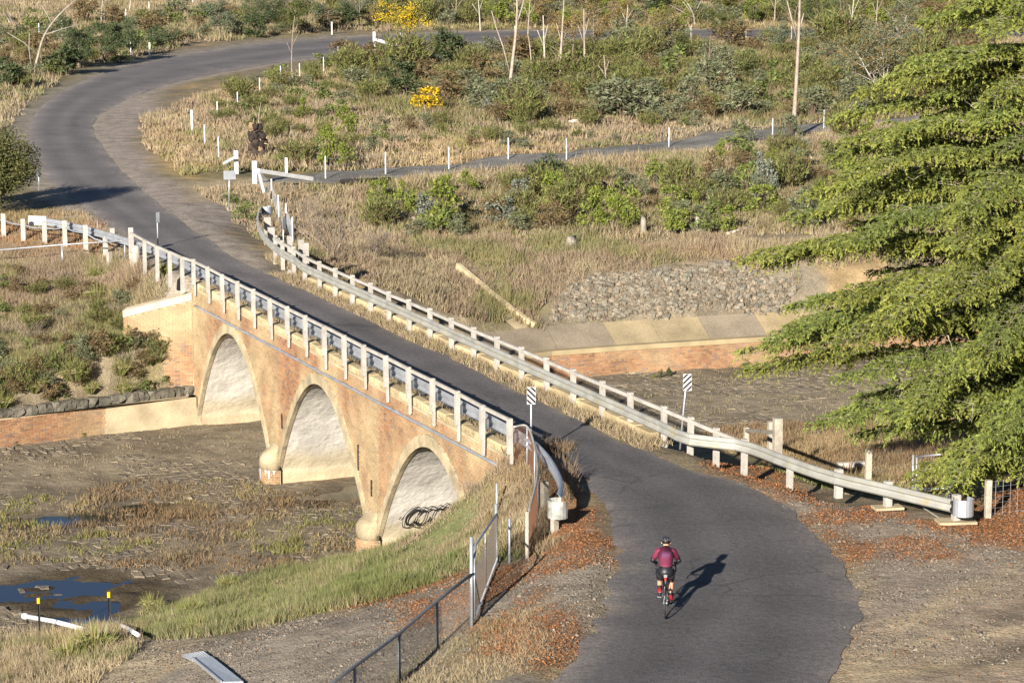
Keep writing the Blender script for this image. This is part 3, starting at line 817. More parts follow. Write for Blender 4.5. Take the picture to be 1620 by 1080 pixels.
def wallline(L):
    pts = [np.array(p) for p in L]
    seg = [np.linalg.norm(b - a) for a, b in zip(pts[:-1], pts[1:])]
    cum = np.r_[0, np.cumsum(seg)]
    def f(u):
        i = int(np.clip(np.searchsorted(cum, u) - 1, 0, len(seg) - 1))
        d = (pts[i + 1] - pts[i]) / seg[i]
        return pts[i] + d * (u - cum[i]), d
    return f, cum[-1], cum
lw, LL, lcum = wallline(WL)
lwall = tag(empty('training_wall', (*WL[1], FZ)), 'low red brick wall capped with rough grey stones along the left channel edge', 'wall')
def lfr(u, z, o):
    p, d = lw(u); q = p + np.array([d[1], -d[0]]) * (-o)
    return Vector((q[0], q[1], z))
LV = min(LL, 26)
m = MB(); m.loft([[lfr(u, -5.5, 0), lfr(u, -4.16, 0), lfr(u, -4.16, -.45), lfr(u, -5.5, -.45)] for u in [lcum[0], lcum[1], lcum[2], LL]])
core = under(m.build('core', M['mortar']), lwall)
# which way is the channel: towards the eye
sgn = 1 if (lfr(5, -5, 1) - lfr(5, -5, 0)).y < 0 else -1
if sgn < 0:
    _l = lfr
    lfr = lambda u, z, o: _l(u, z, -o)
    bpy.data.objects.remove(core)
    m = MB(); m.loft([[lfr(u, -5.5, 0), lfr(u, -4.16, 0), lfr(u, -4.16, -.45), lfr(u, -5.5, -.45)] for u in [lcum[0], lcum[1], lcum[2], LL]])
    under(m.build('core', M['mortar']), lwall)
lay_bricks(lfr, 0.6, LV, -5.25, -4.17, lambda u, z: True, lambda u, z: float(np.clip(.80 - u * .13 + (fbm(np.array([u * .6]), np.array([z]), 1, 3)[0] - .5) * 1.3, .03, .9)), big=280, root=lwall)
def rough_stone(s=(.5, .4, .38), j=.16, tone=1.0):
    m = MB()
    vs = []
    for z in (-.5, 0, .5):
        k = .86 if z else 1.0
        for a_ in range(8):
            an = a_ / 8 * 6.283
            sx = (abs(math.cos(an)) ** .5) * math.copysign(1, math.cos(an)) * .5
            sy = (abs(math.sin(an)) ** .5) * math.copysign(1, math.sin(an)) * .5
            q = 1 + random.uniform(-j, j)
            vs.append((sx * s[0] * q * k, sy * s[1] * q * k, z * s[2] * (1 + random.uniform(-j, j))))
    fs = [(r * 8 + k, r * 8 + (k + 1) % 8, (r + 1) * 8 + (k + 1) % 8, (r + 1) * 8 + k) for r in range(2) for k in range(8)]
    fs += [tuple(range(7, -1, -1)), tuple(range(16, 24))]
    g = random.uniform(.75, 1.15) * tone
    m.add(vs, fs, (.19 * g, .172 * g, .135 * g))
    return m.mesh('stone', M['stone'])
capm = [rough_stone((.5, .42, .32), .2, .72) for _ in range(8)]
u = .2; k = 0
while u < LV:
    l_ = random.uniform(.38, .62)
    p = lfr(u + l_ / 2, -4.0 + random.uniform(-.03, .02), -.16); _, d = lw(u + l_ / 2)
    o = link('cap_stone', capm[k % 8], None, p, math.atan2(d[1], d[0]) + random.uniform(-.08, .08))
    o.scale = (l_ / .5 * 1.12, random.uniform(.9, 1.15), random.uniform(.8, 1.15))
    under(o, lwall); u += l_; k += 1

rw, RLn, rcum = wallline(WR)
rwall = tag(empty('channel_wall', (*WR[2], FZ)), 'low brick channel wall with dark lime streaks below the concrete apron', 'wall')
def rfr(u, z, o):
    p, d = rw(u); q = p + np.array([d[1], -d[0]]) * o
    return Vector((q[0], q[1], z))
m = MB(); m.loft([[rfr(u, -5.5, 0), rfr(u, -4.2, 0), rfr(u, -4.2, -.4), rfr(u, -5.5, -.4)] for u in rcum])
under(m.build('core', M['mortar']), rwall)
RV = min(RLn, 44)
lay_bricks(rfr, 4, RV, -5.25, -4.22, lambda u, z: True, lambda u, z: float(np.clip(.16 + (fbm(np.array([u * .5]), np.array([z]), 1, 3)[0] - .5) * 1.4, .02, .7)), root=rwall)
m = MB(); m.loft([[rfr(u, -4.22, .05), rfr(u, -4.02, .05), rfr(u, -4.02, -.34), rfr(u, -4.22, -.34)] for u in rcum])
under(m.build('coping', mat('lip', (.34, .27, .155), .9, noises=[(1.2, .75, 1.15, 6)])), rwall)
apron = tag(empty('concrete_apron', (*APR0[2], -4)), 'sloping concrete apron of stained slabs above the far brick channel wall', 'apron')
uu = 0.0; k = 0
while uu < RV:
    l_ = random.uniform(2.0, 2.6)
    a_, b_ = uu + .012, min(uu + l_ - .012, RLn)
    sh = random.choice([(.30, .24, .145), (.22, .18, .13), (.205, .17, .125), (.32, .25, .145), (.235, .195, .14)])
    g = []
    for q in np.linspace(a_, b_, 4):
        g.append([rfr(q, -4.30, -.36), rfr(q, -4.05, -.36), rfr(q, -3.31, -1.75), rfr(q, -3.56, -1.75)])
    m = MB(); m.loft(g, col=sh)
    under(m.build('slab', M['concrete']), apron); uu += l_
# drain chute down the far slope
ch = tag(empty('drain_chute', tuple(on_ground(790, 470))), 'pale concrete drain chute running down the grassy slope beside the riprap', 'drain')
def gline(L, k=5, dz=0):
    return [gp(p[0], p[1], dz) for p in crom([tuple(on_ground(*q)[:2]) for q in L], k)]
cr = gline([(724, 428), (745, 446), (770, 466), (800, 489), (828, 510), (846, 524)], 4)
cl = gline([(716, 432), (738, 452), (757, 472), (780, 495), (802, 514), (818, 527)], 4)
m = MB()
for i in range(len(cr) - 1):
    m.beam(cr[i] + Vector((0, 0, .12)), cr[i + 1] + Vector((0, 0, .12)), .20, .34)
under(m.build('kerb', mat('chute_kerb', (.52, .42, .26), .9, noises=[(3, .7, 1.15, 6)], bumps=[(12, .02)])), ch)
m = MB()
V = [p + Vector((0, 0, .06)) for p in cl] + [p + Vector((0, 0, .06)) for p in cr]
k = len(cl)
m.add(V, [(i, i + 1, k + i + 1, k + i) for i in range(k - 1)], (.36, .29, .18))
under(m.build('floor_slab', M['concrete']), ch)

# ================================================================== stones: channel pitching and riprap
PV = []
def pitch(name, tn_box, keep, size, nbig):
    t0, t1, n0, n1 = tn_box
    items = []
    n_ = n0
    while n_ < n1:
        wdt = size * random.uniform(.75, 1.1); t = t0 + random.random() * size
        while t < t1:
            l_ = size * random.uniform(.8, 1.7)
            x, y = bt(t + l_ / 2, n_ + wdt / 2)
            items.append((t, l_, n_, wdt, x, y)); t += l_
        n_ += wdt
    X = np.array([i[4] for i in items]); Y = np.array([i[5] for i in items])
    ok = (sdist(FLOOR, X, Y) < -.15) & keep(X, Y)
    return [it for it, o in zip(items, ok) if o]
def infr(x, y, z=-5, m_=40):
    D = y * CP - (z - EYE) * SP
    px = 810 + FPX * x / D; py = 540 - FPX * (y * SP + (z - EYE) * CP) / D
    return (px > -m_) & (px < 1620 + m_) & (py > -m_) & (py < 1080 + m_)
st = pitch('s', (0, 40, -34, 30), lambda X, Y: infr(X, Y), .36, 0)
def stone_geo(m, it):
    t, l_, n_, wdt, x, y = it
    zb = float(hgt(x, y))
    g = .03 + random.random() * .02
    h_ = .005 + random.random() * .022
    j = lambda s_: random.uniform(-s_, s_)
    base = [(t + g, n_ + g), (t + l_ - g, n_ + g), (t + l_ - g, n_ + wdt - g), (t + g, n_ + wdt - g)]
    base = [(a_ + j(.10), b_ + j(.09)) for a_, b_ in base]
    mid = ((base[0][0] + base[2][0]) / 2, (base[0][1] + base[2][1]) / 2)
    topp = [(a_ + (mid[0] - a_) * .16, b_ + (mid[1] - b_) * .16) for a_, b_ in base]
    tl = j(.015)
    c = random.choice([(.18, .15, .108), (.20, .167, .12), (.165, .138, .102), (.225, .185, .13), (.17, .147, .115)])
    f = random.uniform(.8, 1.15)
    m.add([bt3(a_, b_, zb - .06) for a_, b_ in base] + [bt3(a_, b_, zb + h_ + tl * (1 if i in (0, 3) else -1)) for i, (a_, b_) in enumerate(topp)],
          [(4, 5, 6, 7), (0, 1, 5, 4), (1, 2, 6, 5), (2, 3, 7, 6), (3, 0, 4, 7)], tuple(q * f for q in c))
cov = fbm(np.array([i[4] for i in st]), np.array([i[5] for i in st]), .35, 3)
st = [it for it, q in zip(st, cov) if q + random.uniform(-.09, .09) < .50]
_pd = np.min([sdist(p, np.array([i[4] for i in st]), np.array([i[5] for i in st])) for p in PUD], 0)
st = [it for it, q in zip(st, _pd) if q > -.1 or random.random() < .10]
st.sort(key=lambda it: it[5])
pitching = tag(empty('channel_pitching', (*bt(15, -8), FZ)), kind='structure')
for it in st[:290]:
    m = MB(); stone_geo(m, it); under(m.build('paving_stone', M['stone']), pitching)
m = MB()
for it in st[290:]: stone_geo(m, it)
o = under(m.build('stone_paving', M['stone']), pitching); o['kind'] = 'stuff'

RIP = gpoly([(862, 512), (875, 478), (905, 450), (960, 440), (1040, 428), (1130, 418), (1180, 415), (1215, 440), (1255, 440), (1275, 450), (1275, 490), (1230, 496), (1000, 511)])
RIP2 = gpoly([(770, 520), (775, 490), (800, 500), (812, 524)])
rip = tag(empty('riprap_bank', tuple(on_ground(1050, 470))), 'bank of loose grey rocks above the concrete apron', 'rocks')
xs = np.array(RIP); lo, hi = xs.min(0), xs.max(0)
rocks = []
for _ in range(14000):
    x, y = random.uniform(lo[0], hi[0]), random.uniform(lo[1], hi[1]); rocks.append((x, y))
rocks = np.array(rocks)
d = np.minimum(sdist(RIP, rocks[:, 0], rocks[:, 1]), sdist(RIP2, rocks[:, 0], rocks[:, 1])) + (fbm(rocks[:, 0], rocks[:, 1], .8, 3) - .5) * 1.2
rocks = rocks[d < 0][:3400]
rs = np.clip(np.random.default_rng(5).lognormal(-1.80, .38, len(rocks)), .08, .42)
order = np.argsort(-rs)
rmesh = [rough_stone((1, .8, .7), .28) for _ in range(8)]
for k in order[:280]:
    x, y = rocks[k]
    o = link('rock', rmesh[k % 8], None, gp(x, y, rs[k] * .06))
    o.rotation_euler = (random.uniform(-.5, .5), random.uniform(-.5, .5), random.uniform(0, 6.28)); s_ = rs[k]; o.scale = (s_, s_, s_ * .75)
    under(o, rip)
m = MB()
for k in order[280:]:
    x, y = rocks[k]; s_ = rs[k]
    me = rmesh[k % 8]
    mt = Matrix.LocRotScale(gp(x, y, s_ * .05), Matrix.Rotation(random.uniform(0, 6.28), 3, 'Z') @ Matrix.Rotation(random.uniform(-.6, .6), 3, 'X'), (s_, s_, s_))
    f = random.uniform(.55, 1.3)
    m.add([mt @ v.co for v in me.vertices], [tuple(p.vertices) for p in me.polygons], (.205 * f, .17 * f, .125 * f))
o = under(m.build('small_rocks', M['stone']), rip); o['kind'] = 'stuff'

# ================================================================== bridge railings and guardrails
RZ = math.atan2(BU[1], BU[0])
def wbeam(path, zc, side, root, sec=3.8, m_='galv', x0=0):
    """W-profile steel rail along a path, one part per section. side: +1 the face looks left of the travel direction"""
    P = [Vector((p[0], p[1], p[2] if len(p) > 2 else zc)) for p in path]
    cum = [0]
    for a_, b_ in zip(P[:-1], P[1:]): cum.append(cum[-1] + (b_ - a_).length)
    def at(u):
        i = 0
        while i < len(cum) - 2 and cum[i + 1] < u: i += 1
        q = (u - cum[i]) / (cum[i + 1] - cum[i]); return P[i].lerp(P[i + 1], q)
    prof_ = [(0, .156), (.035, .15), (.08, .105), (.08, .065), (.03, .02), (.03, -.02), (.08, -.065), (.08, -.105), (.035, -.15), (0, -.156)]
    full = prof_ + [(o - .006 if 0 else o - .008, z) for o, z in prof_[::-1]]
    total = cum[-1]; k = max(1, round(total / sec)); sl_ = total / k
    for i in range(k):
        rings = []
        us = np.linspace(i * sl_ - (.12 if i else 0), (i + 1) * sl_, 7)
        for u in us:
            u = max(0, min(total, u))
            p = at(u); d = (at(min(total, u + .05)) - at(max(0, u - .05)))
            nrm_ = Vector((-d.y, d.x, 0)).normalized() * side
            lap = .004 if (i % 2) else 0
            rings.append([p + nrm_ * (o + lap) + Vector((0, 0, z)) for o, z in full])
        m = MB(); m.loft(rings)
        under(m.build('rail_section', M[m_], None), root)
        if i:
            m = MB()
            p = at(i * sl_ - .06); d = (at(i * sl_) - at(i * sl_ - .1)).normalized(); nrm_ = Vector((-d.y, d.x, 0)) * side
            for zz in (.085, -.085):
                m.box(p + nrm_ * .088 + Vector((0, 0, zz)), (.02, .02, .02))
            o = under(m.build('bolts', M['galv_dark']), root); o['kind'] = 'stuff'
    return at, total
def barrel_end(c, r, h, root, ang=0.0, mm='galv'):
    rings = []
    for z in (-h / 2, h / 2):
        rings.append([Vector((c[0] + r * math.cos(ang + a_), c[1] + r * math.sin(ang + a_), c[2] + z)) for a_ in np.linspace(0, 1.5 * math.pi, 14)]
                     + [Vector((c[0] + (r - .012) * math.cos(ang + a_), c[1] + (r - .012) * math.sin(ang + a_), c[2] + z)) for a_ in np.linspace(1.5 * math.pi, 0, 14)])
    m = MB(); m.loft(rings)
    return under(m.build('end_terminal', M[mm], None), root)
def z_on(px, py, tz):                  # ground point for a thing whose top shows at (px, py) with height tz
    return site(px, py, tz)

# left timber railing: notched white posts bolted outside the kerb, square rails on top
lr = tag(empty('timber_railing', (*bt(14, 0), 0)), 'white timber post and rail railing on the outer left edge of the brick bridge', 'railing')
def notched(h0=-.52):
    m = MB()
    m.box((0, 0, .58), (.14, .125, .94), 0)
    m.box((-.03, -.03, (.11 + h0) / 2), (.085, .07, .11 - h0))
    me = m.mesh('post', M['timber_white']); return me
pm_ = [notched(-.30 - .02 * k) for k in range(3)]
lp = []
for k in range(0, 17):
    t = 1.91 * k if k < 16 else site(306, 412, 1.02)
    x, y = bt(t, 0) if k < 16 else t
    x += random.uniform(-.02, .02)
    o = link('post', pm_[k % 3] if k else notched(-.15), None, (x, y, random.uniform(-.02, .03)), RZ + random.uniform(-.03, .03))
    o.rotation_euler = (random.uniform(-.012, .012), random.uniform(-.012, .012), RZ); under(o, lr); lp.append(Vector((x, y, 1.0)))
short = MB(); short.box((0, 0, 0.35), (.14, .125, 1.36)); short = short.mesh('post', M['timber_white'])
for px, py in [(287.6, 406), (268, 397.5), (248, 389), (228, 379), (208, 368)]:
    x, y = site(px, py, 1.03)
    under(link('post', short, None, (x, y, 0), RZ), lr); lp.append(Vector((x, y, 1.0)))
for a_, b_ in zip(lp[:-1], lp[1:]):
    m = MB(); d = (b_ - a_).normalized() * .01
    m.beam(a_ + d + Vector((.03, .012, -.02)), b_ - d + Vector((.03, .012, -.02 + random.uniform(-.01, .01))), .085, .10, bev=.01)
    under(m.build('rail', M['timber_white']), lr)
# left W-beam
lg = tag(empty('guardrail', (*bt(14, .35), 0)), 'steel guardrail along the left bridge edge, curling down beside the rusty chain link fence', 'guardrail')
path = [site(881, 800, .42), site(886, 775, .48), site(877, 748, .52), site(861, 722, .55), site(842, 703, .56), bt(-.4, .22), bt(1.5, .30), bt(8, .32), bt(16, .32), bt(24, .32), bt(31, .30), bt(35.5, .22), site(213, 386, .55), site(165, 371, .55), site(115, 358, .55), site(72, 350, .55)]
path = [tuple(p) for p in crom(path, 5)]
wbeam(path, .54, -1, lg)
e0 = path[0]
barrel_end((e0[0] + .02, e0[1] - .24, .42), .24, .42, lg, 1.2, 'bucket')
e1 = path[-1]
m = MB(); m.beam((e1[0] - .75, e1[1] + .2, .56), (e1[0] + .05, e1[1], .56), .10, .40, bev=.03)
o = under(m.build('end_terminal', M['white']), lg); o['label'] = 'white painted end terminal'
sp = MB(); sp.box((0, 0, .52), (.07, .09, .26)); sp = sp.mesh('spacer_block', M['galv_dark'])
for k in range(0, 17):
    under(link('spacer_block', sp, None, (*bt(1.91 * k + .02, .13), 0), RZ), lg)
wp_ = MB(); wp_.box((0, 0, .2), (.2, .15, .95), taper=.97); wp_ = wp_.mesh('post', M['timber'])
for px, py in ((868, 748), (884, 783), (215, 388), (177, 378)):
    p = site(px, py, .60); under(link('post', wp_, None, (p[0] - .12, p[1] - .06, float(hgt(*p)) - .05), RZ + .3), lg)

# right timber railing and W-beam
rr_ = tag(empty('timber_railing', (*bt(14, 4.45), 0)), 'white timber post and rail railing on the upstream right edge of the bridge', 'railing')
rpost = MB(); rpost.box((0, 0, .42), (.145, .125, 1.16)); rpost = rpost.mesh('post', M['timber_white'])
RPX = [(373 + 0, 0)]
rpx = [(1250, 723, .68), (1178, 694, .73), (1133.6, 676.5, .80), (1092.5, 659, .87), (1051, 642, .92), (998, 620, .96), (953, 602, 1), (907, 583, 1), (865, 565, 1), (825, 548, 1), (786, 532, 1), (749, 517, 1), (714, 502, 1), (680, 487, 1), (647, 473, 1), (615, 460.5, 1), (586, 447, 1), (557, 435, 1), (530, 423.5, 1), (505, 413, 1), (481.7, 402, 1), (464.5, 390, 1.02), (447, 380, 1.05), (435, 372, 1.05)]
rp = []
for i, (px, py, z) in enumerate(rpx):
    x, y = site(px, py, z)
    o = link('post', rpost, None, (x, y, z - 1.0), RZ); o.rotation_euler = (random.uniform(-.015, .015), random.uniform(-.015, .015), RZ); under(o, rr_)
    rp.append(Vector((x, y, z)))
for i in range(1, len(rp) - 1):
    a_, b_ = rp[i], rp[i + 1]; d = (b_ - a_).normalized() * .01
    m = MB(); m.beam(a_ + d + Vector((-.02, -.01, -.11)), b_ - d + Vector((-.02, -.01, -.11)), .085, .10, bev=.01)
    under(m.build('rail', M['timber_white']), rr_)
for px, py in ((476, 377), (484, 382), (458, 371)):
    x, y = site(px, py, 1.25); m = MB(); m.box((0, 0, .5), (.2, .16, 1.5)); under(link('post', m.mesh('post', M['timber_white']), None, (x, y, -.05), RZ), rr_)
rg = tag(empty('guardrail', (*bt(14, 4.1), 0)), 'long pale steel guardrail right of the road, ending in a round silver barrel', 'guardrail')
path = [site(1506, 803, .50), site(1402, 777, .52), site(1315, 755, .54), site(1246, 731, .55), site(1173, 704, .56), bt(-2.0, 4.17), bt(0, 4.17), bt(8, 4.17), bt(16, 4.17), bt(24, 4.17), bt(30, 4.17), site(470, 414, .55), site(447, 401, .55), site(431, 389, .55), site(419, 376, .55), site(411, 361, .55), site(409, 347, .55), site(414, 332, .55)]
path = [tuple(p) for p in crom(path, 5)]
wbeam(path, .55, 1, rg, m_='galv_old')
e0 = path[0]; barrel_end((e0[0] + .28, e0[1] + .10, .50), .24, .40, rg, 2.6)
e1 = path[-1]; barrel_end((e1[0] + .22, e1[1] + .05, .52), .24, .36, rg, 3.0)
for px, py in ((1327, 785), (1405, 805), (1513, 827)):
    x, y = site(px, py, 0); m = MB(); m.box((x, y + .1, .3), (.17, .15, .72), .3); under(m.build('post', M['timber_white']), rg)
m = MB(); x, y = site(1513, 827, 0); m.box((x, y + .1, .02), (.9, .5, .06), .1); x, y = site(1405, 805, 0); m.box((x, y + .1, .02), (.7, .4, .06), .2)
o = under(m.build('footing_slab', M['mortar']), rg); o['kind'] = 'stuff'
for px, py in ((418, 344), (424, 360), (432, 377)):
    x, y = site(px, py, .7); m = MB(); m.box((x + .12, y + .1, .3), (.25, .2, .8), .4); under(m.build('block', M['timber_white']), rg)
m = MB(); m.tube([gp(*site(1448, 796, 0), .45), gp(*site(1462, 806, 0), .12), gp(*site(1490, 822, 0), .05), gp(*site(1512, 824, 0), .06)], .02, 6)
under(m.build('cable', M['galv_old']), rg)

# ================================================================== signs
def marker(name, base, h, label, lean=0.0, rz=0.0, flip=1, back=False, w=.225, hh=.45, cat='sign'):
    r = tag(empty(name, base, rz), label, cat)
    m = MB(); m.tube([(0, 0, -.2), (lean * .5, 0, h * .5), (lean, 0, h)], .028, 8)
    link('pole', m.mesh('pole', M['galv'], True), r)
    m = MB(); m.box((lean, -.045, h - hh / 2 + .02), (w, .02, hh))
    p = link('panel', m.mesh('panel', M['galv'] if back else M['white']), r)
    if not back:
        for k in range(-1, 4):
            m = MB(); zb = h - hh + .02 + k * .145
            # diagonal band clipped to the panel
            pts = []
            def lim(a): return max(h - hh + .025, min(h + .015, a))
            xs_ = np.linspace(-w / 2 + .004, w / 2 - .004, 9)
            lo_ = [lim(zb + (x_ * flip + w / 2) * 1.0) for x_ in xs_]; up_ = [lim(zb + .078 + (x_ * flip + w / 2) * 1.0) for x_ in xs_]
            V = [(lean + x_, -.0562, z) for x_, z in zip(xs_, lo_)] + [(lean + x_, -.0562, z) for x_, z in zip(xs_, up_)]
            F = [(i, i + 1, i + 10, i + 9) for i in range(8) if up_[i] - lo_[i] > .002 or up_[i + 1] - lo_[i + 1] > .002]
            if F:
                m.add(V, F); c = link('stripe', m.mesh('stripe', M['black']), p)
    return r
x, y = bt(-.1, .55)
marker('hazard_marker', (x, y, 0), 1.84, 'striped black and white hazard marker at the near left end of the bridge railing', flip=-1, rz=.05)
x, y = site(1076, 699, 0)
marker('hazard_marker', (x, y, 0), 1.84, 'leaning striped hazard marker on the right of the road by the guardrail', lean=.17, flip=1, rz=-.05)
x, y = site(250, 392, 0)
marker('hazard_marker', (x, y, 0), 1.45, 'bare grey back of a narrow marker post at the far left end of the bridge', back=True, w=.15, hh=.42, rz=.6)
x, y = site(449, 415, 0)
marker('hazard_marker', (x, y, 0), 1.75, 'grey backed marker on a pole at the far right end of the guardrail', back=True, w=.2, hh=.45, rz=1.0)
x, y = site(362, 329, 0)
marker('road_sign', (x, y, -.05), 1.75, 'back of a wide blank sign on a pole by the gravel track entrance', back=True, w=.56, hh=.40, rz=.25, lean=.06)
x, y = site(62, 300, 0)
marker('road_sign', (x, y, -.05), .95, 'small pale sign half hidden by the olive tree at the left road edge', back=True, w=.25, hh=.3, rz=1.1)

# ================================================================== guide posts, fence posts and gates
gpost = MB(); gpost.box((0, 0, .6), (.13, .06, 1.3)); gpost = gpost.mesh('guide_post', M['white'])
GP = [((237, 91), 'white guide post on the outside of the road bend below the dark trees'), ((525, 55), 'white guide post at the far road edge left of the flowering wattle'), ((304, 208), 'white guide post on the grassy inside of the road bend'),
      ((98, 55), 'white post in dry grass at the upper left beside the bare branches'), ((199, 34), 'white post in the upper left paddock behind the dark bushes'), ((243, 68), 'short white post right behind the bend guide post'), ((815, 62), 'white guide post beside the pale bare trunk on the far road'), ((305, 6), 'white post on the upper left hill near the frame edge'), ((904, 46), 'little white post beyond the far road')]
for i, ((px, py), lb) in enumerate(GP):
    p = on_ground(px, py)
    o = link('guide_post', gpost, None, (p.x, p.y, p.z), random.uniform(-.3, .3)); tag(o, lb, 'post', 'white guide posts along the road')
    if i in (5, 8): o.scale = (1, 1, .6)
sm = MB(); sm.box((0, 0, .6), (.065, .05, 1.3)); sm = sm.mesh('fence_post', M['galv'])
FP = [(324, 233), (346, 253), (344, 193), (376, 177), (411, 155), (444, 131), (474, 127), (512, 116), (535, 98), (12, 138), (207, 90), (62, 60), (515, 285), (610, 278), (710, 270), (804, 254), (896, 256), (1058, 236), (1222, 221), (1303, 208), (430, 325), (441, 352), (453, 366), (463, 390), (633, 72), (165, 36), (236, 22), (1252, 62), (1264, 62), (1180, 66), (1093, 62)]
lab = ['beside the road bend', 'along the gravel track', 'in the mesh fence', 'along the far road']
tops = []
ORD = ['first', 'second', 'third', 'fourth', 'fifth', 'sixth', 'seventh', 'eighth', 'ninth', 'tenth', 'eleventh', 'twelfth']
FROM = [', counted up from the sign', ', counted from the white boom', ', counted down from the boom', ', counted from the sagging white rail']
for i, (px, py) in enumerate(FP):
    p = on_ground(px, py)
    o = link('fence_post', sm, None, (p.x, p.y, p.z), 0)
    z = 0 if i < 12 else 1 if i < 20 else 2 if i < 24 else 3
    nth = i - (0, 12, 20, 24)[z]
    tag(o, ORD[nth] + ' thin pale fence post ' + lab[z] + FROM[z], 'post', 'thin fence posts ' + lab[z])
    tops.append(p)
# wires strung between the track posts
def strung(seq, hs, name, label, mt='wire', r=.007):
    m = MB()
    for a_, b_ in zip(seq[:-1], seq[1:]):
        for h_ in hs:
            m.tube([a_ + Vector((0, 0, h_)), (a_ + b_) / 2 + Vector((0, 0, h_ - .02)), b_ + Vector((0, 0, h_))], r, 3, cap=False)
    o = m.build(name, M[mt]); tag(o, label, 'wire fence'); o['kind'] = 'stuff'; return o
strung(tops[12:20], (.35, .75, 1.1), 'fence_wire', 'slack wires strung along the steel posts by the gravel track', 'galv')
strung([tops[0], tops[1]] + [], (.5, 1.0), 'fence_wire', 'wires between the two thin posts inside the bend', 'galv')
# fine mesh fence running down behind the guardrail end
seq = [on_ground(409, 300)] + tops[20:24]
m = MB()
for a_, b_ in zip(seq[:-1], seq[1:]):
    for k in range(6):
        q = k * .2; m.tube([a_ + Vector((0, 0, q)), b_ + Vector((0, 0, q))], .0035, 3, cap=False)
    n_ = int((b_ - a_).length / .4)
    for k in range(n_):
        p = a_.lerp(b_, k / n_); m.tube([p, p + Vector((0, 0, 1.0))], .003, 3, cap=False)
o = m.build('wire_mesh_fence', M['galv']); tag(o, 'pale wire mesh fence between thin posts behind the far guardrail end', 'wire fence'); o['kind'] = 'stuff'

# white gates of the gravel track and the far road
def post_at(px, py, h, w_=.2, parent=None, name='post', d=.1):
    p = on_ground(px, py); m = MB(); m.box((p.x, p.y, p.z + h / 2 - .1), (w_, w_ * .9, h + .2), d)
    o = m.build(name, M['white'])
    return under(o, parent) if parent else o
def arm(px0, py0, z0, px1, py1, z1, parent, w_=.10, h_=.16, name='rail', mm='white'):
    a_ = site(px0, py0, z0); b_ = site(px1, py1, z1)
    m = MB(); m.beam((*a_, z0), (*b_, z1), w_, h_); o = m.build(name, M[mm])
    return under(o, parent) if parent else o
g1 = tag(empty('gate_barrier', tuple(on_ground(403, 290))), 'white gate post with a long white boom lying low over the gravel track', 'gate')
post_at(403, 291, 1.15, .24, g1); arm(408, 268, .72, 417, 303, -.1, g1, .12, .14, 'brace'); arm(409, 270, .75, 494, 283, .05, g1, .16, .20, 'boom')
g2 = tag(empty('gate_barrier', tuple(on_ground(374, 276))), 'white gate post with a short rail pointing left at the track entrance', 'gate')
post_at(374, 275, 1.2, .22, g2); arm(354, 259, .45, 372, 249, .85, g2, .09, .12)
o = post_at(453, 274, .8, .14, None, 'gate_post'); tag(o, 'short white post standing behind the white boom', 'post')
g3 = tag(empty('gate_barrier', tuple(on_ground(592, 81))), 'white gate post with a sagging white rail beside the flowering wattle', 'gate')
post_at(592, 81, 1.7, .24, g3); arm(594, 63, 1.1, 662, 81, .1, g3, .10, .26)

# timber post and pipe fence above the left bank
lf = tag(empty('timber_post_fence', tuple(on_ground(100, 390))), 'row of weathered squared timber posts with a slack cable at the left road edge', 'fence')
tp_ = []
for px, py, h_ in [(6, 375, 1.0), (37, 382, .95), (71, 387, .95), (103, 390, 1.1), (136, 404, 1.25), (167, 405, .75), (208, 413, 1.35), (178, 384, .6), (-25, 368, 1.0)]:
    p = on_ground(px, py); m = MB(); m.box((p.x, p.y, p.z + h_ / 2 - .1), (.19, .16, h_ + .2), .2); under(m.build('post', M['timber_white']), lf); tp_.append(p + Vector((0, 0, h_ * .72)))
m = MB()
for a_, b_ in zip([tp_[8]] + tp_[:6], tp_[:7]):
    m.tube([a_, (a_ + b_) / 2 + Vector((0, 0, -.06)), b_], .03, 6, cap=False)
under(m.build('cable', M['galv'], None, True), lf)
p = on_ground(216, 428); m = MB(); m.tube([p + Vector((0, 0, z)) for z in (-.3, .4, .85, .98)], [.17, .165, .16, .13], 12)
o = m.build('timber_post', M['timber_white'], None, True); tag(o, 'thick round timber post standing before the first white railing posts', 'post')
pf = tag(empty('pipe_fence', tuple(on_ground(99, 415))), 'low galvanised pipe rail on thin legs crossing the left bank', 'fence')
a_, b_, c_ = on_ground(99, 420), on_ground(198, 411), on_ground(-40, 432)
m = MB(); m.tube([c_ + Vector((0, 0, .85)), a_ + Vector((0, 0, .85)), b_ + Vector((0, 0, .75))], .03, 8); under(m.build('rail', M['galv'], None, True), pf)
for p in (a_, b_):
    m = MB(); m.tube([p + Vector((0, 0, -.2)), p + Vector((0, 0, .82))], .03, 8); under(m.build('leg', M['galv'], None, True), pf)
p = on_ground(155, 377); m = MB(); m.tube([p, p + Vector((0, 0, .75))], .025, 6); tag(m.build('fence_post', M['galv']), 'lone thin steel post behind the left guardrail', 'post')

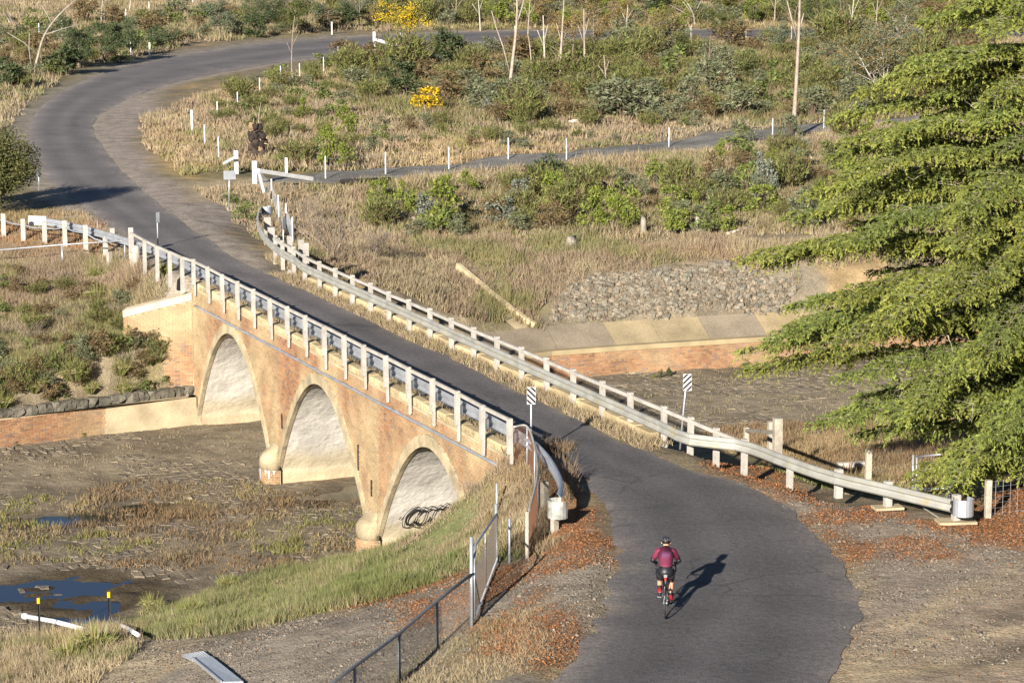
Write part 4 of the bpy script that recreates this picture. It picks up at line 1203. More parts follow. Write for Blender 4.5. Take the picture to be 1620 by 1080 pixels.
# ================================================================== chain link fences on the near bank
def chain_link(pts, h0, h1, root, pitch=.065, r=.0024, mm='wire'):
    """diamond wire mesh between bottom height h0 and top height h1 above the base line"""
    m = MB()
    for a_, b_ in zip(pts[:-1], pts[1:]):
        d = b_ - a_; L = d.length; H_ = h1 - h0
        n_ = int(L / pitch)
        for s_ in (1, -1):
            for k in range(-int(H_ / pitch) - 1, n_ + int(H_ / pitch) + 2):
                u0, u1 = k * pitch, k * pitch + s_ * H_
                q0, q1 = 0.0, 1.0
                lo_, hi_ = (0 - u0) / (u1 - u0), (L - u0) / (u1 - u0)
                if lo_ > hi_: lo_, hi_ = hi_, lo_
                q0, q1 = max(q0, lo_), min(q1, hi_)
                if q1 - q0 < .02: continue
                p0 = a_ + d * ((u0 + (u1 - u0) * q0) / L) + Vector((0, 0, h0 + H_ * q0)); p1 = a_ + d * ((u0 + (u1 - u0) * q1) / L) + Vector((0, 0, h0 + H_ * q1))
                m.tube([p0, p1], r, 3, cap=False)
    o = m.build('wire_mesh', M[mm]); o['kind'] = 'stuff'
    return under(o, root)
cf = tag(empty('chain_link_fence', tuple(on_ground(690, 1020))), 'dark steel pipe fence with chain link mesh along the gravel side track', 'fence')
base = [on_ground(x, y) for x, y in [(748, 992), (692, 1024), (632, 1079), (562, 1135), (480, 1200)]]
hs = [1.15, 1.0, .98, 1.0, 1.0]
m = MB(); m.tube([p + Vector((0, 0, h_)) for p, h_ in zip(base, hs)], .034, 8); under(m.build('top_rail', M['galv_dark'], None, True), cf)
for p, h_ in list(zip(base, hs))[1:]:
    m = MB(); m.tube([p + Vector((0, 0, -.2)), p + Vector((0, 0, h_))], .03, 8); under(m.build('post', M['galv_dark'], None, True), cf)
chain_link(base, .02, .97, cf)
gt = tag(empty('pipe_gate', tuple(base[0])), 'open chain link pipe gate with a rounded frame corner standing at the side track', 'gate')
p0, p1 = base[0], on_ground(738, 888)
gl = on_ground(786, 893)
fr_ = [p0 + Vector((.03, .06, .15)), p0 + Vector((.03, .06, 1.45)), p0.lerp(gl, .12) + Vector((0, 0, 1.62)), gl + Vector((0, 0, 1.20)), gl + Vector((0, 0, .1)), p0 + Vector((.03, .06, .15))]
m = MB(); m.tube(fr_, .028, 8); under(m.build('frame', M['galv'], None, True), gt)
q = p0.lerp(gl, .5); m = MB(); m.tube([q + Vector((0, 0, .14)), q + Vector((0, 0, 1.42))], .018, 6); under(m.build('bar', M['galv'], None, True), gt)
chain_link([p0 + Vector((0.03, .06, 0)), gl], .18, 1.2, gt)
for (px, py), h_, r_, lb in [((746, 993), 1.95, .04, 'tall galvanised gate post between the pipe fence and the open gate'), ((785, 893), 1.42, .04, 'galvanised gate post at the hinge end of the open gate'), ((806, 891), 1.05, .03, 'bare short galvanised pipe post right of the open gate'), ((786, 812), .8, .035, 'grey pipe post half sunk in the dry grass bank'), ((834, 884), 1.1, .05, 'grey round timber post at the foot of the rusty mesh fence')]:
    p = on_ground(px, py); m = MB(); m.tube([p + Vector((0, 0, -.25)), p + Vector((0, 0, h_))], r_, 8)
    tag(m.build('gate_post', M['galv'] if r_ < .045 else M['timber'], None, True), lb, 'post')
rf = tag(empty('chain_link_fence', tuple(on_ground(845, 800))), 'curved rusty chain link fence below the curling guardrail end', 'fence')
sq = [on_ground(x, y) for x, y in [(835, 884), (850, 815), (846, 770), (834, 735)]] + [bt3(-.35, -.06, -.1)]
tp2 = [(835, 826), (851, 790), (851, 757), (838, 722), (816, 680)]
tops2 = []
for b_, (px, py) in zip(sq, tp2):
    tops2.append(Vector((b_.x, b_.y, max(b_.z + .9, b_.z + 1.0))))
sm2 = [Vector(p) for p in crom(tops2, 5)]; sb2 = [Vector(p) for p in crom(sq, 5)]
m = MB(); m.tube(sm2, .028, 8); under(m.build('top_rail', M['galv_old'], None, True), rf)
for b_, t_ in list(zip(sq, tops2))[1:-1]:
    m = MB(); m.tube([b_ + Vector((0, 0, -.2)), t_], .026, 8); under(m.build('post', M['galv'], None, True), rf)
chain_link(sb2, .03, .98, rf, pitch=.06, r=.0036, mm='rusty')

# ================================================================== right hand verge: timber strainer posts, pipe gate, wire fence
hf = tag(empty('strainer_fence', tuple(on_ground(1218, 720))), 'weathered timber strainer posts joined by a rail behind the right guardrail', 'fence')
zz = -.5
for px, py, h_, w_ in [(1219, 728, 1.25, .2), (1229, 742, 1.35, .22), (1180, 720, .9, .15)]:
    p = on_ground(px, py); m = MB(); m.box((p.x, p.y, p.z + h_ / 2 - .1), (w_, w_, h_ + .3), .2); under(m.build('post', M['timber']), hf)
p, q = on_ground(1229, 742), on_ground(1180, 720)
m = MB(); m.beam(p + Vector((0, 0, 1.0)), q + Vector((0, 0, .85)), .09, .11); under(m.build('rail', M['timber']), hf)
p = on_ground(1373, 768); m = MB(); m.box((p.x, p.y, p.z + .4), (.15, .12, 1.1), .2); tag(m.build('timber_post', M['timber']), 'lone squared timber post behind the middle of the right guardrail', 'post')
p = on_ground(1562, 820); m = MB(); m.box((p.x, p.y, p.z + .38), (.14, .12, 1.1), .2); tag(m.build('timber_post', M['timber']), 'timber post right of the silver guardrail barrel under the cedar', 'post')
q2 = on_ground(1700, 805)
m = MB()
for k in range(7): m.tube([p + Vector((0, 0, .1 + .13 * k)), q2 + Vector((0, 0, .1 + .13 * k))], .004, 3, cap=False)
for k in range(12):
    w_ = p.lerp(q2, k / 12); m.tube([w_ + Vector((0, 0, .05)), w_ + Vector((0, 0, .9))], .004, 3, cap=False)
o = m.build('wire_mesh_fence', M['galv']); tag(o, 'rural wire mesh fence under the cedar at the right edge', 'wire fence'); o['kind'] = 'stuff'
pg = tag(empty('pipe_gate', tuple(on_ground(1443, 780))), 'galvanised pipe gate frame leaning behind the guardrail end near the cedar', 'gate')
a_, b_, c_ = on_ground(1443, 784), on_ground(1498, 790), on_ground(1556, 775)
for p, h_ in ((a_, 1.05), (a_ + Vector((.10, .05, 0)), .98), (b_, .95), (b_ + Vector((.07, .05, 0)), .95)):
    m = MB(); m.tube([p + Vector((0, 0, -.2)), p + Vector((0, 0, h_))], .028, 8); under(m.build('upright', M['galv'], None, True), pg)
m = MB(); m.tube([a_ + Vector((0, 0, .15)), b_ + Vector((0, 0, .28)), c_ + Vector((0, 0, .55))], .03, 8); under(m.build('bottom_rail', M['galv'], None, True), pg)
m = MB(); m.tube([a_ + Vector((.1, .05, .98)), a_.lerp(b_, .8) + Vector((0, 0, 1.12))], .026, 8); under(m.build('top_rail', M['galv'], None, True), pg)
p = on_ground(1348, 742); m = MB(); m.beam(p + Vector((-.45, 0, .12)), p + Vector((.45, .05, .14)), .24, .16, bev=.02)
tag(m.build('concrete_sleeper', mat('pale_concrete', (.5, .45, .4), .9)), 'pale concrete sleeper lying in the grass behind the right guardrail', 'sleeper')

# ================================================================== pipes, pickets and steel grate at the lower left
for pts, lb in [(((38, 987), (85, 996), (133, 1008)), 'long white plastic pipe lying on the bank beside the left picket'), (((177, 992), (200, 1006), (219, 1018)), 'short white plastic pipe running right from the right picket'), (((176, 993), (171, 1002), (166, 1012)), 'stub of white plastic pipe below the right picket')]:
    P = [on_ground(*q) + Vector((0, 0, .22)) for q in pts]
    m = MB(); m.tube(P, .065 if 'long' in lb else .055, 12)
    tag(m.build('plastic_pipe', M['pvc'], None, True), lb, 'pipe', 'white plastic drain pipes')
    if 'long' in lb:
        m = MB(); d = (P[1] - P[0]).normalized(); m.tube([P[0] - d * .02, P[0] + d * .12], .085, 12); o = m.build('collar', M['pvc'], None, True)
        o.parent = bpy.data.objects['plastic_pipe']
for px, py, lb in [(63, 1009, 'left black steel picket with a yellow cap by the white pipe'), (174, 1000, 'right black steel picket with a yellow cap at the pipe bend')]:
    p = on_ground(px, py); r_ = tag(empty('star_picket', p), lb, 'picket', 'capped steel pickets')
    m = MB()
    for k in range(3):
        m.beam((0, 0, -.2), (0, 0, 1.0), .012, .012)
        a_ = k * 2.094; m.box((.018 * math.cos(a_), .018 * math.sin(a_), .4), (.036, .008, 1.2), a_)
    link('stake', m.mesh('stake', M['black']), r_)
    m = MB(); m.tube([(0, 0, .95), (0, 0, 1.09)], .045, 8); link('cap', m.mesh('cap', M['yellow']), r_)
gtm = tag(empty('steel_grate', tuple(on_ground(320, 1045))), 'galvanised steel drainage grate strip laid across the side track', 'grate')
a_, b_, c_, d_ = [on_ground(*q) + Vector((0, 0, .05)) for q in ((288, 1040), (322, 1036), (335, 1046), (305, 1049))]
m = MB()
for k in range(9):
    m.beam(a_.lerp(d_, k / 8), b_.lerp(c_, k / 8), .02, .05); m.beam(a_.lerp(b_, k / 8), d_.lerp(c_, k / 8), .02, .05)
o = under(m.build('grating', M['galv']), gtm); o['kind'] = 'stuff'
e_, f_ = on_ground(385, 1085) + Vector((0, 0, .05)), on_ground(350, 1088) + Vector((0, 0, .05))
m = MB(); m.add([d_, c_, e_, f_, d_ + Vector((0, 0, .05)), c_ + Vector((0, 0, .05)), e_ + Vector((0, 0, .05)), f_ + Vector((0, 0, .05))], [(4, 5, 6, 7), (0, 1, 5, 4), (1, 2, 6, 5), (2, 3, 7, 6), (3, 0, 4, 7)])
under(m.build('channel_cover', mat('checker_plate', (.42, .45, .48), .5, metal=.5, noises=[(30, .7, 1.2, 2)])), gtm)
m = MB(); m.beam(d_ + Vector((0, 0, .06)), f_ + Vector((0, 0, .06)), .03, .05); under(m.build('edge_bar', M['galv']), gtm)

# ================================================================== vegetation
def tri_cloud(pos, dirs, L, W, tint, roll=None, bend=None, rng=RNG):
    """one triangle blade per point: pos (n,3), dirs (n,3) unit, lengths L, widths W, tint (n,3)"""
    n = len(pos)
    r = rng.normal(size=(n, 3))
    s = np.cross(dirs, r); s /= np.linalg.norm(s, axis=1)[:, None] + 1e-9
    W = np.broadcast_to(np.asarray(W, float), (n,))[:, None]; L = np.broadcast_to(np.asarray(L, float), (n,))[:, None]
    V = np.stack([pos - s * W / 2, pos + s * W / 2, pos + dirs * L], 1).reshape(-1, 3)
    F = np.arange(3 * n).reshape(-1, 3)
    return V, F, np.repeat(tint, 3, 0)
def quad_cloud(pos, dirs, L, W, tint, rng=RNG):
    """one kite-shaped leaf per point"""
    n = len(pos)
    r = rng.normal(size=(n, 3))
    s = np.cross(dirs, r); s /= np.linalg.norm(s, axis=1)[:, None] + 1e-9
    W = np.broadcast_to(np.asarray(W, float), (n,))[:, None]; L = np.broadcast_to(np.asarray(L, float), (n,))[:, None]
    m_ = pos + dirs * L * .45
    V = np.stack([pos, m_ + s * W / 2, pos + dirs * L, m_ - s * W / 2], 1).reshape(-1, 3)
    F = np.arange(4 * n).reshape(-1, 4)
    return V, F, np.repeat(tint, 4, 0)
def unit(a): return a / (np.linalg.norm(a, axis=-1, keepdims=True) + 1e-9)
def pal(cols, n, rng, jit=.18):
    c = np.array(cols)[rng.integers(0, len(cols), n)]
    return c * (1 + rng.uniform(-jit, jit, (n, 1)))
def tubes_np(segs, k=4):
    m = MB()
    for path, r, col in segs: m.tube(path, r, k, col, cap=False)
    return m

def shrub_mesh(kind, seed):
    """unit-sized shrub, about 1 m tall and 1 m wide, standing on z = 0"""
    rng = np.random.default_rng(seed)
    Vs, Fs, Ts = [], [], []
    def put(V, F, T):
        o = sum(len(v) for v in Vs); Vs.append(V); Fs.append(F + o); Ts.append(T)
    if kind == 'heath':            # dense upright twiggy shoots
        n = 130
        a = rng.uniform(0, 6.283, n); r = .38 * np.sqrt(rng.random(n))
        lean = r * rng.uniform(.5, 1.2, n)
        hgt_ = (1.05 - 1.2 * r ** 1.5) * rng.uniform(.7, 1.08, n)
        base = np.c_[r * .55 * np.cos(a), r * .55 * np.sin(a), np.zeros(n)]
        tip = base + np.c_[lean * np.cos(a), lean * np.sin(a), hgt_]
        kq = 11
        q = rng.uniform(.12, 1, (n, kq))
        pos = (base[:, None] * (1 - q[..., None]) + tip[:, None] * q[..., None]).reshape(-1, 3) + rng.normal(0, .025, (n * kq, 3))
        ax = np.repeat(unit(tip - base), kq, 0)
        d = unit(ax * .9 + rng.normal(0, .42, (n * kq, 3)))
        qq = q.reshape(-1)
        fresh = pal([(.155, .17, .05), (.12, .14, .04), (.185, .185, .06)], n * kq, rng)
        old = pal([(.13, .09, .05), (.10, .085, .04), (.16, .11, .06)], n * kq, rng)
        shoot_dead = np.repeat(rng.random(n) < .22, kq)
        mix = np.clip((.45 - qq) * 2.2, 0, 1); mix = np.where(shoot_dead, 1, mix)[:, None]
        put(*tri_cloud(pos, d, rng.uniform(.10, .19, n * kq), .030, fresh * (1 - mix) + old * mix, rng=rng))
    else:
        spec = dict(wattle=(.95, [(.17, .20, .035), (.13, .17, .03), (.21, .23, .05)], .085, .045, 16, 46),
                    gum=(.9, [(.15, .165, .125), (.18, .195, .15), (.12, .14, .10), (.21, .22, .175)], .085, .055, 15, 42),
                    dark=(.95, [(.055, .075, .03), (.075, .095, .04), (.04, .06, .025), (.10, .115, .05)], .10, .045, 20, 52),
                    grey=(.85, [(.18, .18, .10), (.13, .15, .08), (.20, .20, .13), (.11, .13, .06)], .10, .035, 22, 40),
                    brown=(.9, [(.17, .11, .055), (.13, .09, .045), (.20, .14, .07), (.12, .11, .05)], .11, .035, 18, 40),
                    gold=(.9, [(.60, .38, .01), (.64, .44, .02), (.48, .30, .01), (.20, .19, .03)], .07, .06, 18, 60),
                    small=(.9, [(.12, .15, .04), (.15, .17, .05), (.10, .13, .04)], .12, .05, 12, 32))[kind]
        _, cols, L_, W_, nc_, per = spec
        # a few boughs, each with its own leaf clumps
        nb = max(4, nc_ // 3)
        cent = []
        for b in range(nc_):
            az = rng.uniform(0, 6.283); el = rng.uniform(.05, 1.0)
            rr = .40 * math.sqrt(1 - (el * .92) ** 2) * rng.uniform(.45, 1.08)
            cent.append((rr * math.cos(az), rr * math.sin(az), .14 + .76 * el * rng.uniform(.75, 1.08)))
        for c in cent:
            c = np.array(c); rad = rng.uniform(.09, .17)
            p = unit(rng.normal(size=(per, 3))) * (rad * rng.random((per, 1)) ** .45) * np.array([1, 1, .8]) + c
            d = unit((p - c) / rad * .8 + rng.normal(0, .6, (per, 3)) + np.array([0, 0, .25]))
            put(*quad_cloud(p, d, rng.uniform(.7, 1.3, per) * L_, rng.uniform(.7, 1.3, per) * W_, pal(cols, per, rng) * rng.uniform(.85, 1.15), rng=rng))
    m = MB()
    if kind != 'heath':
        for c in cent:
            c = np.array(c); mid = c * np.array([.35, .35, .55])
            m.tube([(0, 0, -.06), tuple(mid), tuple(c)], [.014, .009, .004], 3, (.17, .13, .09), cap=False)
    else:
        for b in range(0, n, 5):
            m.tube([tuple(base[b] - np.array([0, 0, .06])), tuple(tip[b])], [.008, .003], 3, (.15, .11, .07), cap=False)
    tv = np.array([tuple(v) for v in m.v]); tf_ = np.array(m.f)
    quads_ = Fs[0].shape[1] == 4
    if not quads_:
        tf_ = np.concatenate([tf_[:, [0, 1, 2]], tf_[:, [0, 2, 3]]])
    put(tv, tf_, np.array(m.c))
    me = npmesh('shrub', np.concatenate(Vs), np.concatenate(Fs), M['leaf'], np.clip(np.concatenate(Ts), 0, 1))
    return me
def dead_bush_mesh(seed):
    rnd = random.Random(seed); m = MB()
    def grow(p, d, l_, r, lev):
        q = p + d * l_
        col = (.25 + rnd.uniform(-.05, .06),) * 1
        c = rnd.uniform(.75, 1.2)
        m.tube([p, q], [r, r * .65], 3, (.25 * c, .20 * c, .16 * c), cap=False)
        if lev:
            for _ in range(3):
                e = Vector((rnd.gauss(0, .5), rnd.gauss(0, .5), rnd.gauss(.25, .35)))
                grow(p.lerp(q, rnd.uniform(.5, 1)), (d + e).normalized(), l_ * rnd.uniform(.55, .85), r * .6, lev - 1)
    for _ in range(9):
        a = rnd.uniform(0, 6.283)
        grow(Vector((rnd.gauss(0, .1), rnd.gauss(0, .1), -.05)), Vector((.7 * math.cos(a), .7 * math.sin(a), 1)).normalized(), .42, .010, 3)
    return m.mesh('dead_bush', M['bark'])
NV = dict(heath=6, wattle=5, gum=4, dark=4, grey=5, brown=3, gold=2, small=3)
SH = {k: [shrub_mesh(k, 100 * i + s) for s in range(n)] for i, (k, n) in enumerate(NV.items())}
DEADB = [dead_bush_mesh(s) for s in range(3)]
DESC = dict(heath='olive green heath shrub with fine upright shoots', wattle='bright yellow green wattle shrub', gum='blue grey young gum sapling', dark='dark green dense bush', grey='grey green loose shrub', brown='brown half dead shrub', gold='wattle bush covered in bright yellow blossom', small='low mid green bush', dead='bare grey twiggy dead bush')
NAMES = dict(heath='heath_shrub', wattle='wattle_shrub', gum='gum_sapling', dark='dark_bush', grey='grey_shrub', brown='brown_shrub', gold='flowering_wattle', small='small_bush', dead='dead_bush')
placed = []
_cnt = {}
def shrub(kind, px, py, wpx, hpx, label=None, group=None):
    """width and height in photo pixels at its place"""
    p = on_ground(px, py)
    s = pxscale(p.y, p.z)
    me = DEADB[len(placed) % 3] if kind == 'dead' else SH[kind][len(placed) % NV[kind]]
    o = link(NAMES[kind], me, None, (p.x, p.y, p.z - .03), random.uniform(0, 6.28))
    wd = wpx / s; hh = hpx / s
    o.scale = (wd * 1.08, wd * 1.08, hh)
    tag(o, label or DESC[kind], 'shrub', group)
    placed.append((p.x, p.y, wd / 2))
    return o
HAND = [
 ('gold', 677, 176, 56, 40, 'low wattle bush covered in bright yellow blossom in the scrub below the road'),
 ('wattle', 600, 325, 44, 50, 'bright green wattle shrub at the left end of the row below the gravel track'),
 ('wattle', 640, 345, 40, 70, 'tall bright green wattle shrub second in the row below the gravel track'),
 ('wattle', 700, 362, 86, 84, 'large yellow green wattle shrub in the middle of the row below the track'),
 ('wattle', 738, 305, 40, 36, 'small bright green shrub just below the gravel track'),
 ('gum', 795, 352, 62, 44, 'blue grey gum sapling low beside the large yellow green wattle'),
 ('dark', 862, 310, 76, 66, 'dark leafy bush directly below the gravel track'),
 ('heath', 915, 322, 70, 60, 'brown green heath shrub right of the dark leafy bush'),
 ('wattle', 935, 362, 56, 66, 'yellow green wattle shrub in front of the heath shrub'),
 ('wattle', 980, 362, 52, 58, 'yellow green wattle shrub left of the charred root'),
 ('wattle', 1040, 300, 44, 56, 'yellow green wattle shrub above the charred root'),
 ('wattle', 1060, 335, 50, 50, 'yellow green wattle shrub right of the white stump'),
 ('heath', 830, 362, 36, 34, 'small green heath clump at the foot of the gum sapling'),
 ('wattle', 520, 262, 40, 66, 'upright bright green wattle beside the uprooted stump'),
 ('wattle', 548, 268, 40, 44, 'round bright green wattle right of the upright one near the root plate'),
 ('heath', 472, 262, 60, 44, 'green heath shrub right behind the root plate'),
 ('gum', 1208, 310, 40, 74, 'slender silver blue gum sapling on the slope left of the cedar'),
 ('gum', 1270, 236, 34, 24, 'small silver blue sapling at the foot of the tall bare trunk'),
 ('gum', 780, 180, 40, 28, 'silver blue sapling below the pale forked trunk'),
 ('heath', 830, 200, 44, 40, 'round green heath shrub right of the silver blue sapling'),
 ('grey', 985, 190, 110, 74, 'wide pale green shrub with a few yellow flowers on the slope'),
 ('dead', 525, 405, 90, 100, 'large bare grey twiggy bush behind the right railing'),
 ('dead', 585, 410, 60, 70, 'smaller bare grey twiggy bush behind the right railing'),
 ('dead', 480, 350, 40, 60, 'bare twigs standing by the mesh fence'),
 ('dark', 715, 100, 60, 56, 'dark olive bush casting a shadow on the far road'),
 ('wattle', 1290, 345, 60, 66, 'yellow green shrub close to the left tips of the cedar'),
 ('wattle', 1340, 320, 90, 80, 'olive shrub half hidden by the cedar branches'),
 ('wattle', 1420, 330, 80, 80, 'olive green shrub deep behind the cedar branches'),
 ('small', 365, 325, 40, 26, 'low green bush at the foot of the blank sign'), ('small', 385, 350, 50, 32, 'low green bush left of the far guardrail end'),
 ('heath', 30, 140, 40, 30, 'green heath clump at the far left of the road bend'), ('dark', 100, 118, 70, 62, 'dark gum bush left of the dark trees at the bend'),
 ('small', 85, 120, 34, 26, 'light green tussocky bush at the bend'), ('small', 190, 100, 40, 22, 'low light green bush under the dark trees at the bend'),
]
for h in HAND: shrub(*h)
ZONES = [
 # (polygon px, kinds weights, count, (width range), (h/w), text, min gap px)
 ([(330, 150), (540, 100), (560, 180), (420, 200), (340, 200)], dict(heath=4, grey=2, small=3), 30, (22, 54), .7, 'inside the road bend'),
 ([(545, 95), (700, 90), (1000, 80), (1000, 120), (760, 165), (560, 170)], dict(heath=9, grey=3, dark=1, brown=2), 95, (44, 92), .75, 'in the dense scrub below the far road'),
 ([(1000, 75), (1560, 70), (1560, 195), (1000, 200), (780, 200), (760, 165), (1000, 120)], dict(heath=5, grey=6, small=1, brown=2), 112, (38, 86), .8, 'on the scrubby slope between far road and track'),
 ([(560, 185), (1000, 200), (1330, 200), (1320, 208), (1050, 228), (760, 240), (560, 255)], dict(heath=3, grey=2, small=3, brown=1), 34, (16, 40), .8, 'in dry grass above the gravel track'),
 ([(560, 290), (760, 272), (1050, 245), (1330, 215), (1500, 215), (1500, 360), (1250, 375), (1080, 372), (600, 375)], dict(heath=4, wattle=3, grey=4, gum=1, brown=3, small=2), 110, (24, 60), .95, 'on the flat between gravel track and riprap'),
 ([(430, 190), (560, 185), (560, 250), (500, 262), (430, 262)], dict(heath=4, wattle=2, small=2), 14, (20, 40), .9, 'around the uprooted stump'),
 ([(0, 60), (110, 40), (330, 20), (560, 15), (560, 50), (300, 70), (120, 105), (0, 150)], dict(grey=3, dark=2, heath=3, brown=4, small=2), 66, (28, 68), .75, 'in the paddock left of the bend'),
 ([(-10, 425), (150, 440), (300, 470), (205, 505), (225, 540), (295, 610), (150, 622), (-10, 634)], dict(brown=4, heath=2, small=2, grey=3, dead=5), 60, (18, 36), .7, 'on the left bank above the channel wall'),
 ([(560, 2), (1620, 2), (1620, 44), (560, 44)], dict(grey=4, heath=4, brown=2, dark=1, wattle=4), 120, (30, 76), .8, 'along the hillside beyond the far road'),
]
AUTO = []
def inpoly(P, x, y): return sdist(P, np.array([x]), np.array([y]))[0] < 0
for zi, (P, wts, cnt, (w0, w1), hw, txt) in enumerate(ZONES):
    xs_ = [p[0] for p in P]; ys_ = [p[1] for p in P]
    kinds = list(wts); ww = [wts[k] for k in kinds]
    got = 0; tries = 0; mine = []
    while got < cnt and tries < cnt * 30:
        tries += 1
        px, py = random.uniform(min(xs_), max(xs_)), random.uniform(min(ys_), max(ys_))
        if not inpoly(P, px, py): continue
        wd = random.uniform(w0, w1) * (.8 + .4 * (py / 400))
        if any(abs(px - a) < (wd + b) * .30 and abs(py - c) < (wd + b) * .12 for a, c, b in mine): continue
        g = on_ground(px, py)
        if sdist(FARROAD, np.array([g.x]), np.array([g.y]))[0] < 1.6 or ldist(TRACK, np.array([g.x]), np.array([g.y]))[0] < 2.0 + .3 * wd / 25: continue
        k = random.choices(kinds, ww)[0]
        ty = np.interp(px, [490, 650, 870, 1040, 1220, 1310], [283, 271, 251, 230, 209, 200])
        if zi == 4 and px < 1120 and py - wd * hw < ty + 7: continue
        if k in ('wattle', 'gum'): q = random.uniform(.9, 1.5)
        else: q = random.uniform(.75, 1.15)
        AUTO.append((shrub(k, px, py, wd, wd * hw * q, None, f'{NAMES[k].replace("_", " ")}s {txt}'), k, px, py, wd))
        mine.append((px, py, wd)); got += 1

LM = [(677, 165, 'yellow blossom bush'), (304, 192, 'white bend post'), (400, 220, 'upturned root plate'), (600, 300, 'left end wattle'), (700, 330, 'big row wattle'), (862, 290, 'dark leafy bush'), (965, 300, 'charred root heap'), (1018, 355, 'splintered stump'), (1208, 275, 'silver gum sapling'), (1260, 210, 'tall bare pole'), (808, 150, 'pale forked trunk'), (592, 70, 'sagging white rail'), (525, 45, 'far road guide post'),
      (450, 280, 'white track boom'), (610, 260, 'second track post'), (710, 255, 'third track post'), (804, 243, 'fourth track post'), (896, 242, 'fifth track post'), (1058, 225, 'sixth track post'), (1222, 211, 'seventh track post'), (645, 40, 'flowering wattle tree'), (885, 60, 'thin rusty tree'), (1040, 50, 'olive rusty tree'), (1400, 120, 'white barked gum'), (170, 70, 'dark bend thicket'), (415, 25, 'broad dark gum'),
      (60, 60, 'leaning leafless tree'), (237, 80, 'bend guide post'), (1100, 20, 'leafless top tree'), (1300, 25, 'mid green roadside tree'), (985, 165, 'wide pale shrub'), (715, 80, 'dark olive roadside bush'), (904, 385, 'cut grey stump'), (1145, 40, 'slender green tree'), (305, 20, 'paddock boulder'), (470, 110, 'thin leafless sapling'), (1350, 300, 'cedar tips'), (1560, 20, 'thick pale trunk'), (780, 170, 'silver blue sapling'), (72, 500, 'sandstone outcrop'), (42, 550, 'lower sandstone slab'), (216, 400, 'thick round post'), (260, 540, 'wing wall'), (160, 615, 'wall cap stones'), (60, 620, 'straw topped tussock'), (99, 400, 'pipe rail leg'), (155, 470, 'spiky tussock')]
SHORT = dict(heath='olive heath shrub', wattle='bright green wattle shrub', gum='pale silvery sapling', dark='dark green bush', grey='grey green shrub', brown='brown shrub', small='low green bush', dead='bare twiggy shrub')
_b = {}
for o, k, px, py, wd in AUTO:
    lx, ly, nm = min(LM, key=lambda L: (L[0] - px) ** 2 + ((L[1] - py) * 2.0) ** 2)
    dx, dy = px - lx, (py - ly) * 2.0
    dr = ('left of' if dx < 0 else 'right of') if abs(dx) > abs(dy) else ('in front of' if dy > 0 else 'behind')
    _b.setdefault((k, nm, dr), []).append((dx * dx + dy * dy, o))
for (k, nm, dr), L in _b.items():
    L.sort(key=lambda q: q[0])
    for i, (_, o) in enumerate(L):
        w_ = '' if len(L) == 1 else ('closest ' if i == 0 else ['', 'second closest ', 'third closest ', 'fourth closest ', 'fifth closest ', 'sixth closest ', 'seventh closest ', 'eighth closest ', 'ninth closest ', 'tenth closest '][min(i, 9)])
        o['label'] = f'{w_}{SHORT[k]} {dr} the {nm}'

# ---- larger trees -------------------------------------------------
def limb_path(p, d, L, bendz, n=6, wob=.12, rnd=random):
    out = [Vector(p)]; d = Vector(d).normalized(); step = L / n
    for i in range(n):
        d = (d + Vector((rnd.gauss(0, wob), rnd.gauss(0, wob), rnd.gauss(0, wob) + bendz))).normalized()
        out.append(out[-1] + d * step)
    return out
def leaf_tree(name, px, py, h_px, w_px, cols, label, trunk_col=(.2, .16, .12), density=60, stems=3, clump=.12, leaf=(.11, .045), crown_base=.3, open_=.0, cat='tree', seed=0, nclump=40, flower=None, twigs=True):
    rnd = random.Random(seed); rng = np.random.default_rng(seed + 999)
    p = on_ground(px, py); s = pxscale(p.y, p.z); Hh, Wd = h_px / s, w_px / s
    root = tag(empty(name, p), label, cat)
    tm = MB(); ends = []
    for k in range(stems):
        az = rnd.uniform(0, 6.28); lean = rnd.uniform(.05, .35) if stems > 1 else .05
        path = limb_path((rnd.uniform(-.1, .1), rnd.uniform(-.1, .1), -.2), (lean * math.cos(az), lean * math.sin(az), 1), Hh * rnd.uniform(.6, .85), 0.02, 7, .09, rnd)
        r0 = .035 * Hh / stems ** .5
        tm.tube(path, [r0 * (1 - .8 * i / 7) for i in range(8)], 6, trunk_col)
        for i in range(2, 8):
            for _ in range(2 if twigs else 1):
                a2 = rnd.uniform(0, 6.28)
                lp_ = limb_path(path[i], (math.cos(a2), math.sin(a2), .55), Wd * rnd.uniform(.25, .5), .03, 4, .12, rnd)
                tm.tube(lp_, [r0 * .35 * (1 - .2 * j) for j in range(5)], 4, trunk_col, cap=False)
                ends.append(lp_[-1]); ends.append(lp_[2])
        ends.append(path[-1])
    link('trunk', tm.mesh('trunk', M['bark'], True), root)
    if cols is None: return root
    ends = [e for e in ends if e.z > Hh * crown_base] or ends
    Vs, Fs, Ts = [], [], []; o = 0
    density = int(density * 2.0); leaf = (leaf[0] * 1.35, leaf[1] * 1.5)
    for c in range(nclump):
        e = np.array(ends[c % len(ends)]) + rng.normal(0, .05 * Wd, 3)
        rad = clump * Wd * rng.uniform(.7, 1.3)
        q = unit(rng.normal(size=(density, 3))) * rad * rng.random((density, 1)) ** .5 * np.array([1, 1, .75]) + e
        d = unit((q - e) / rad + rng.normal(0, .7, (density, 3)) + np.array([0, 0, -.15]))
        cc = pal(flower if flower and rng.random() < .75 else cols, density, rng) * rng.uniform(.85, 1.15)
        V, F, T = quad_cloud(q, d, rng.uniform(.7, 1.3, density) * leaf[0], leaf[1], cc, rng)
        Vs.append(V); Fs.append(F + o); Ts.append(T); o += len(V)
    link('crown', npmesh('crown', np.concatenate(Vs), np.concatenate(Fs), M['leaf'], np.clip(np.concatenate(Ts), 0, 1)), root)
    return root
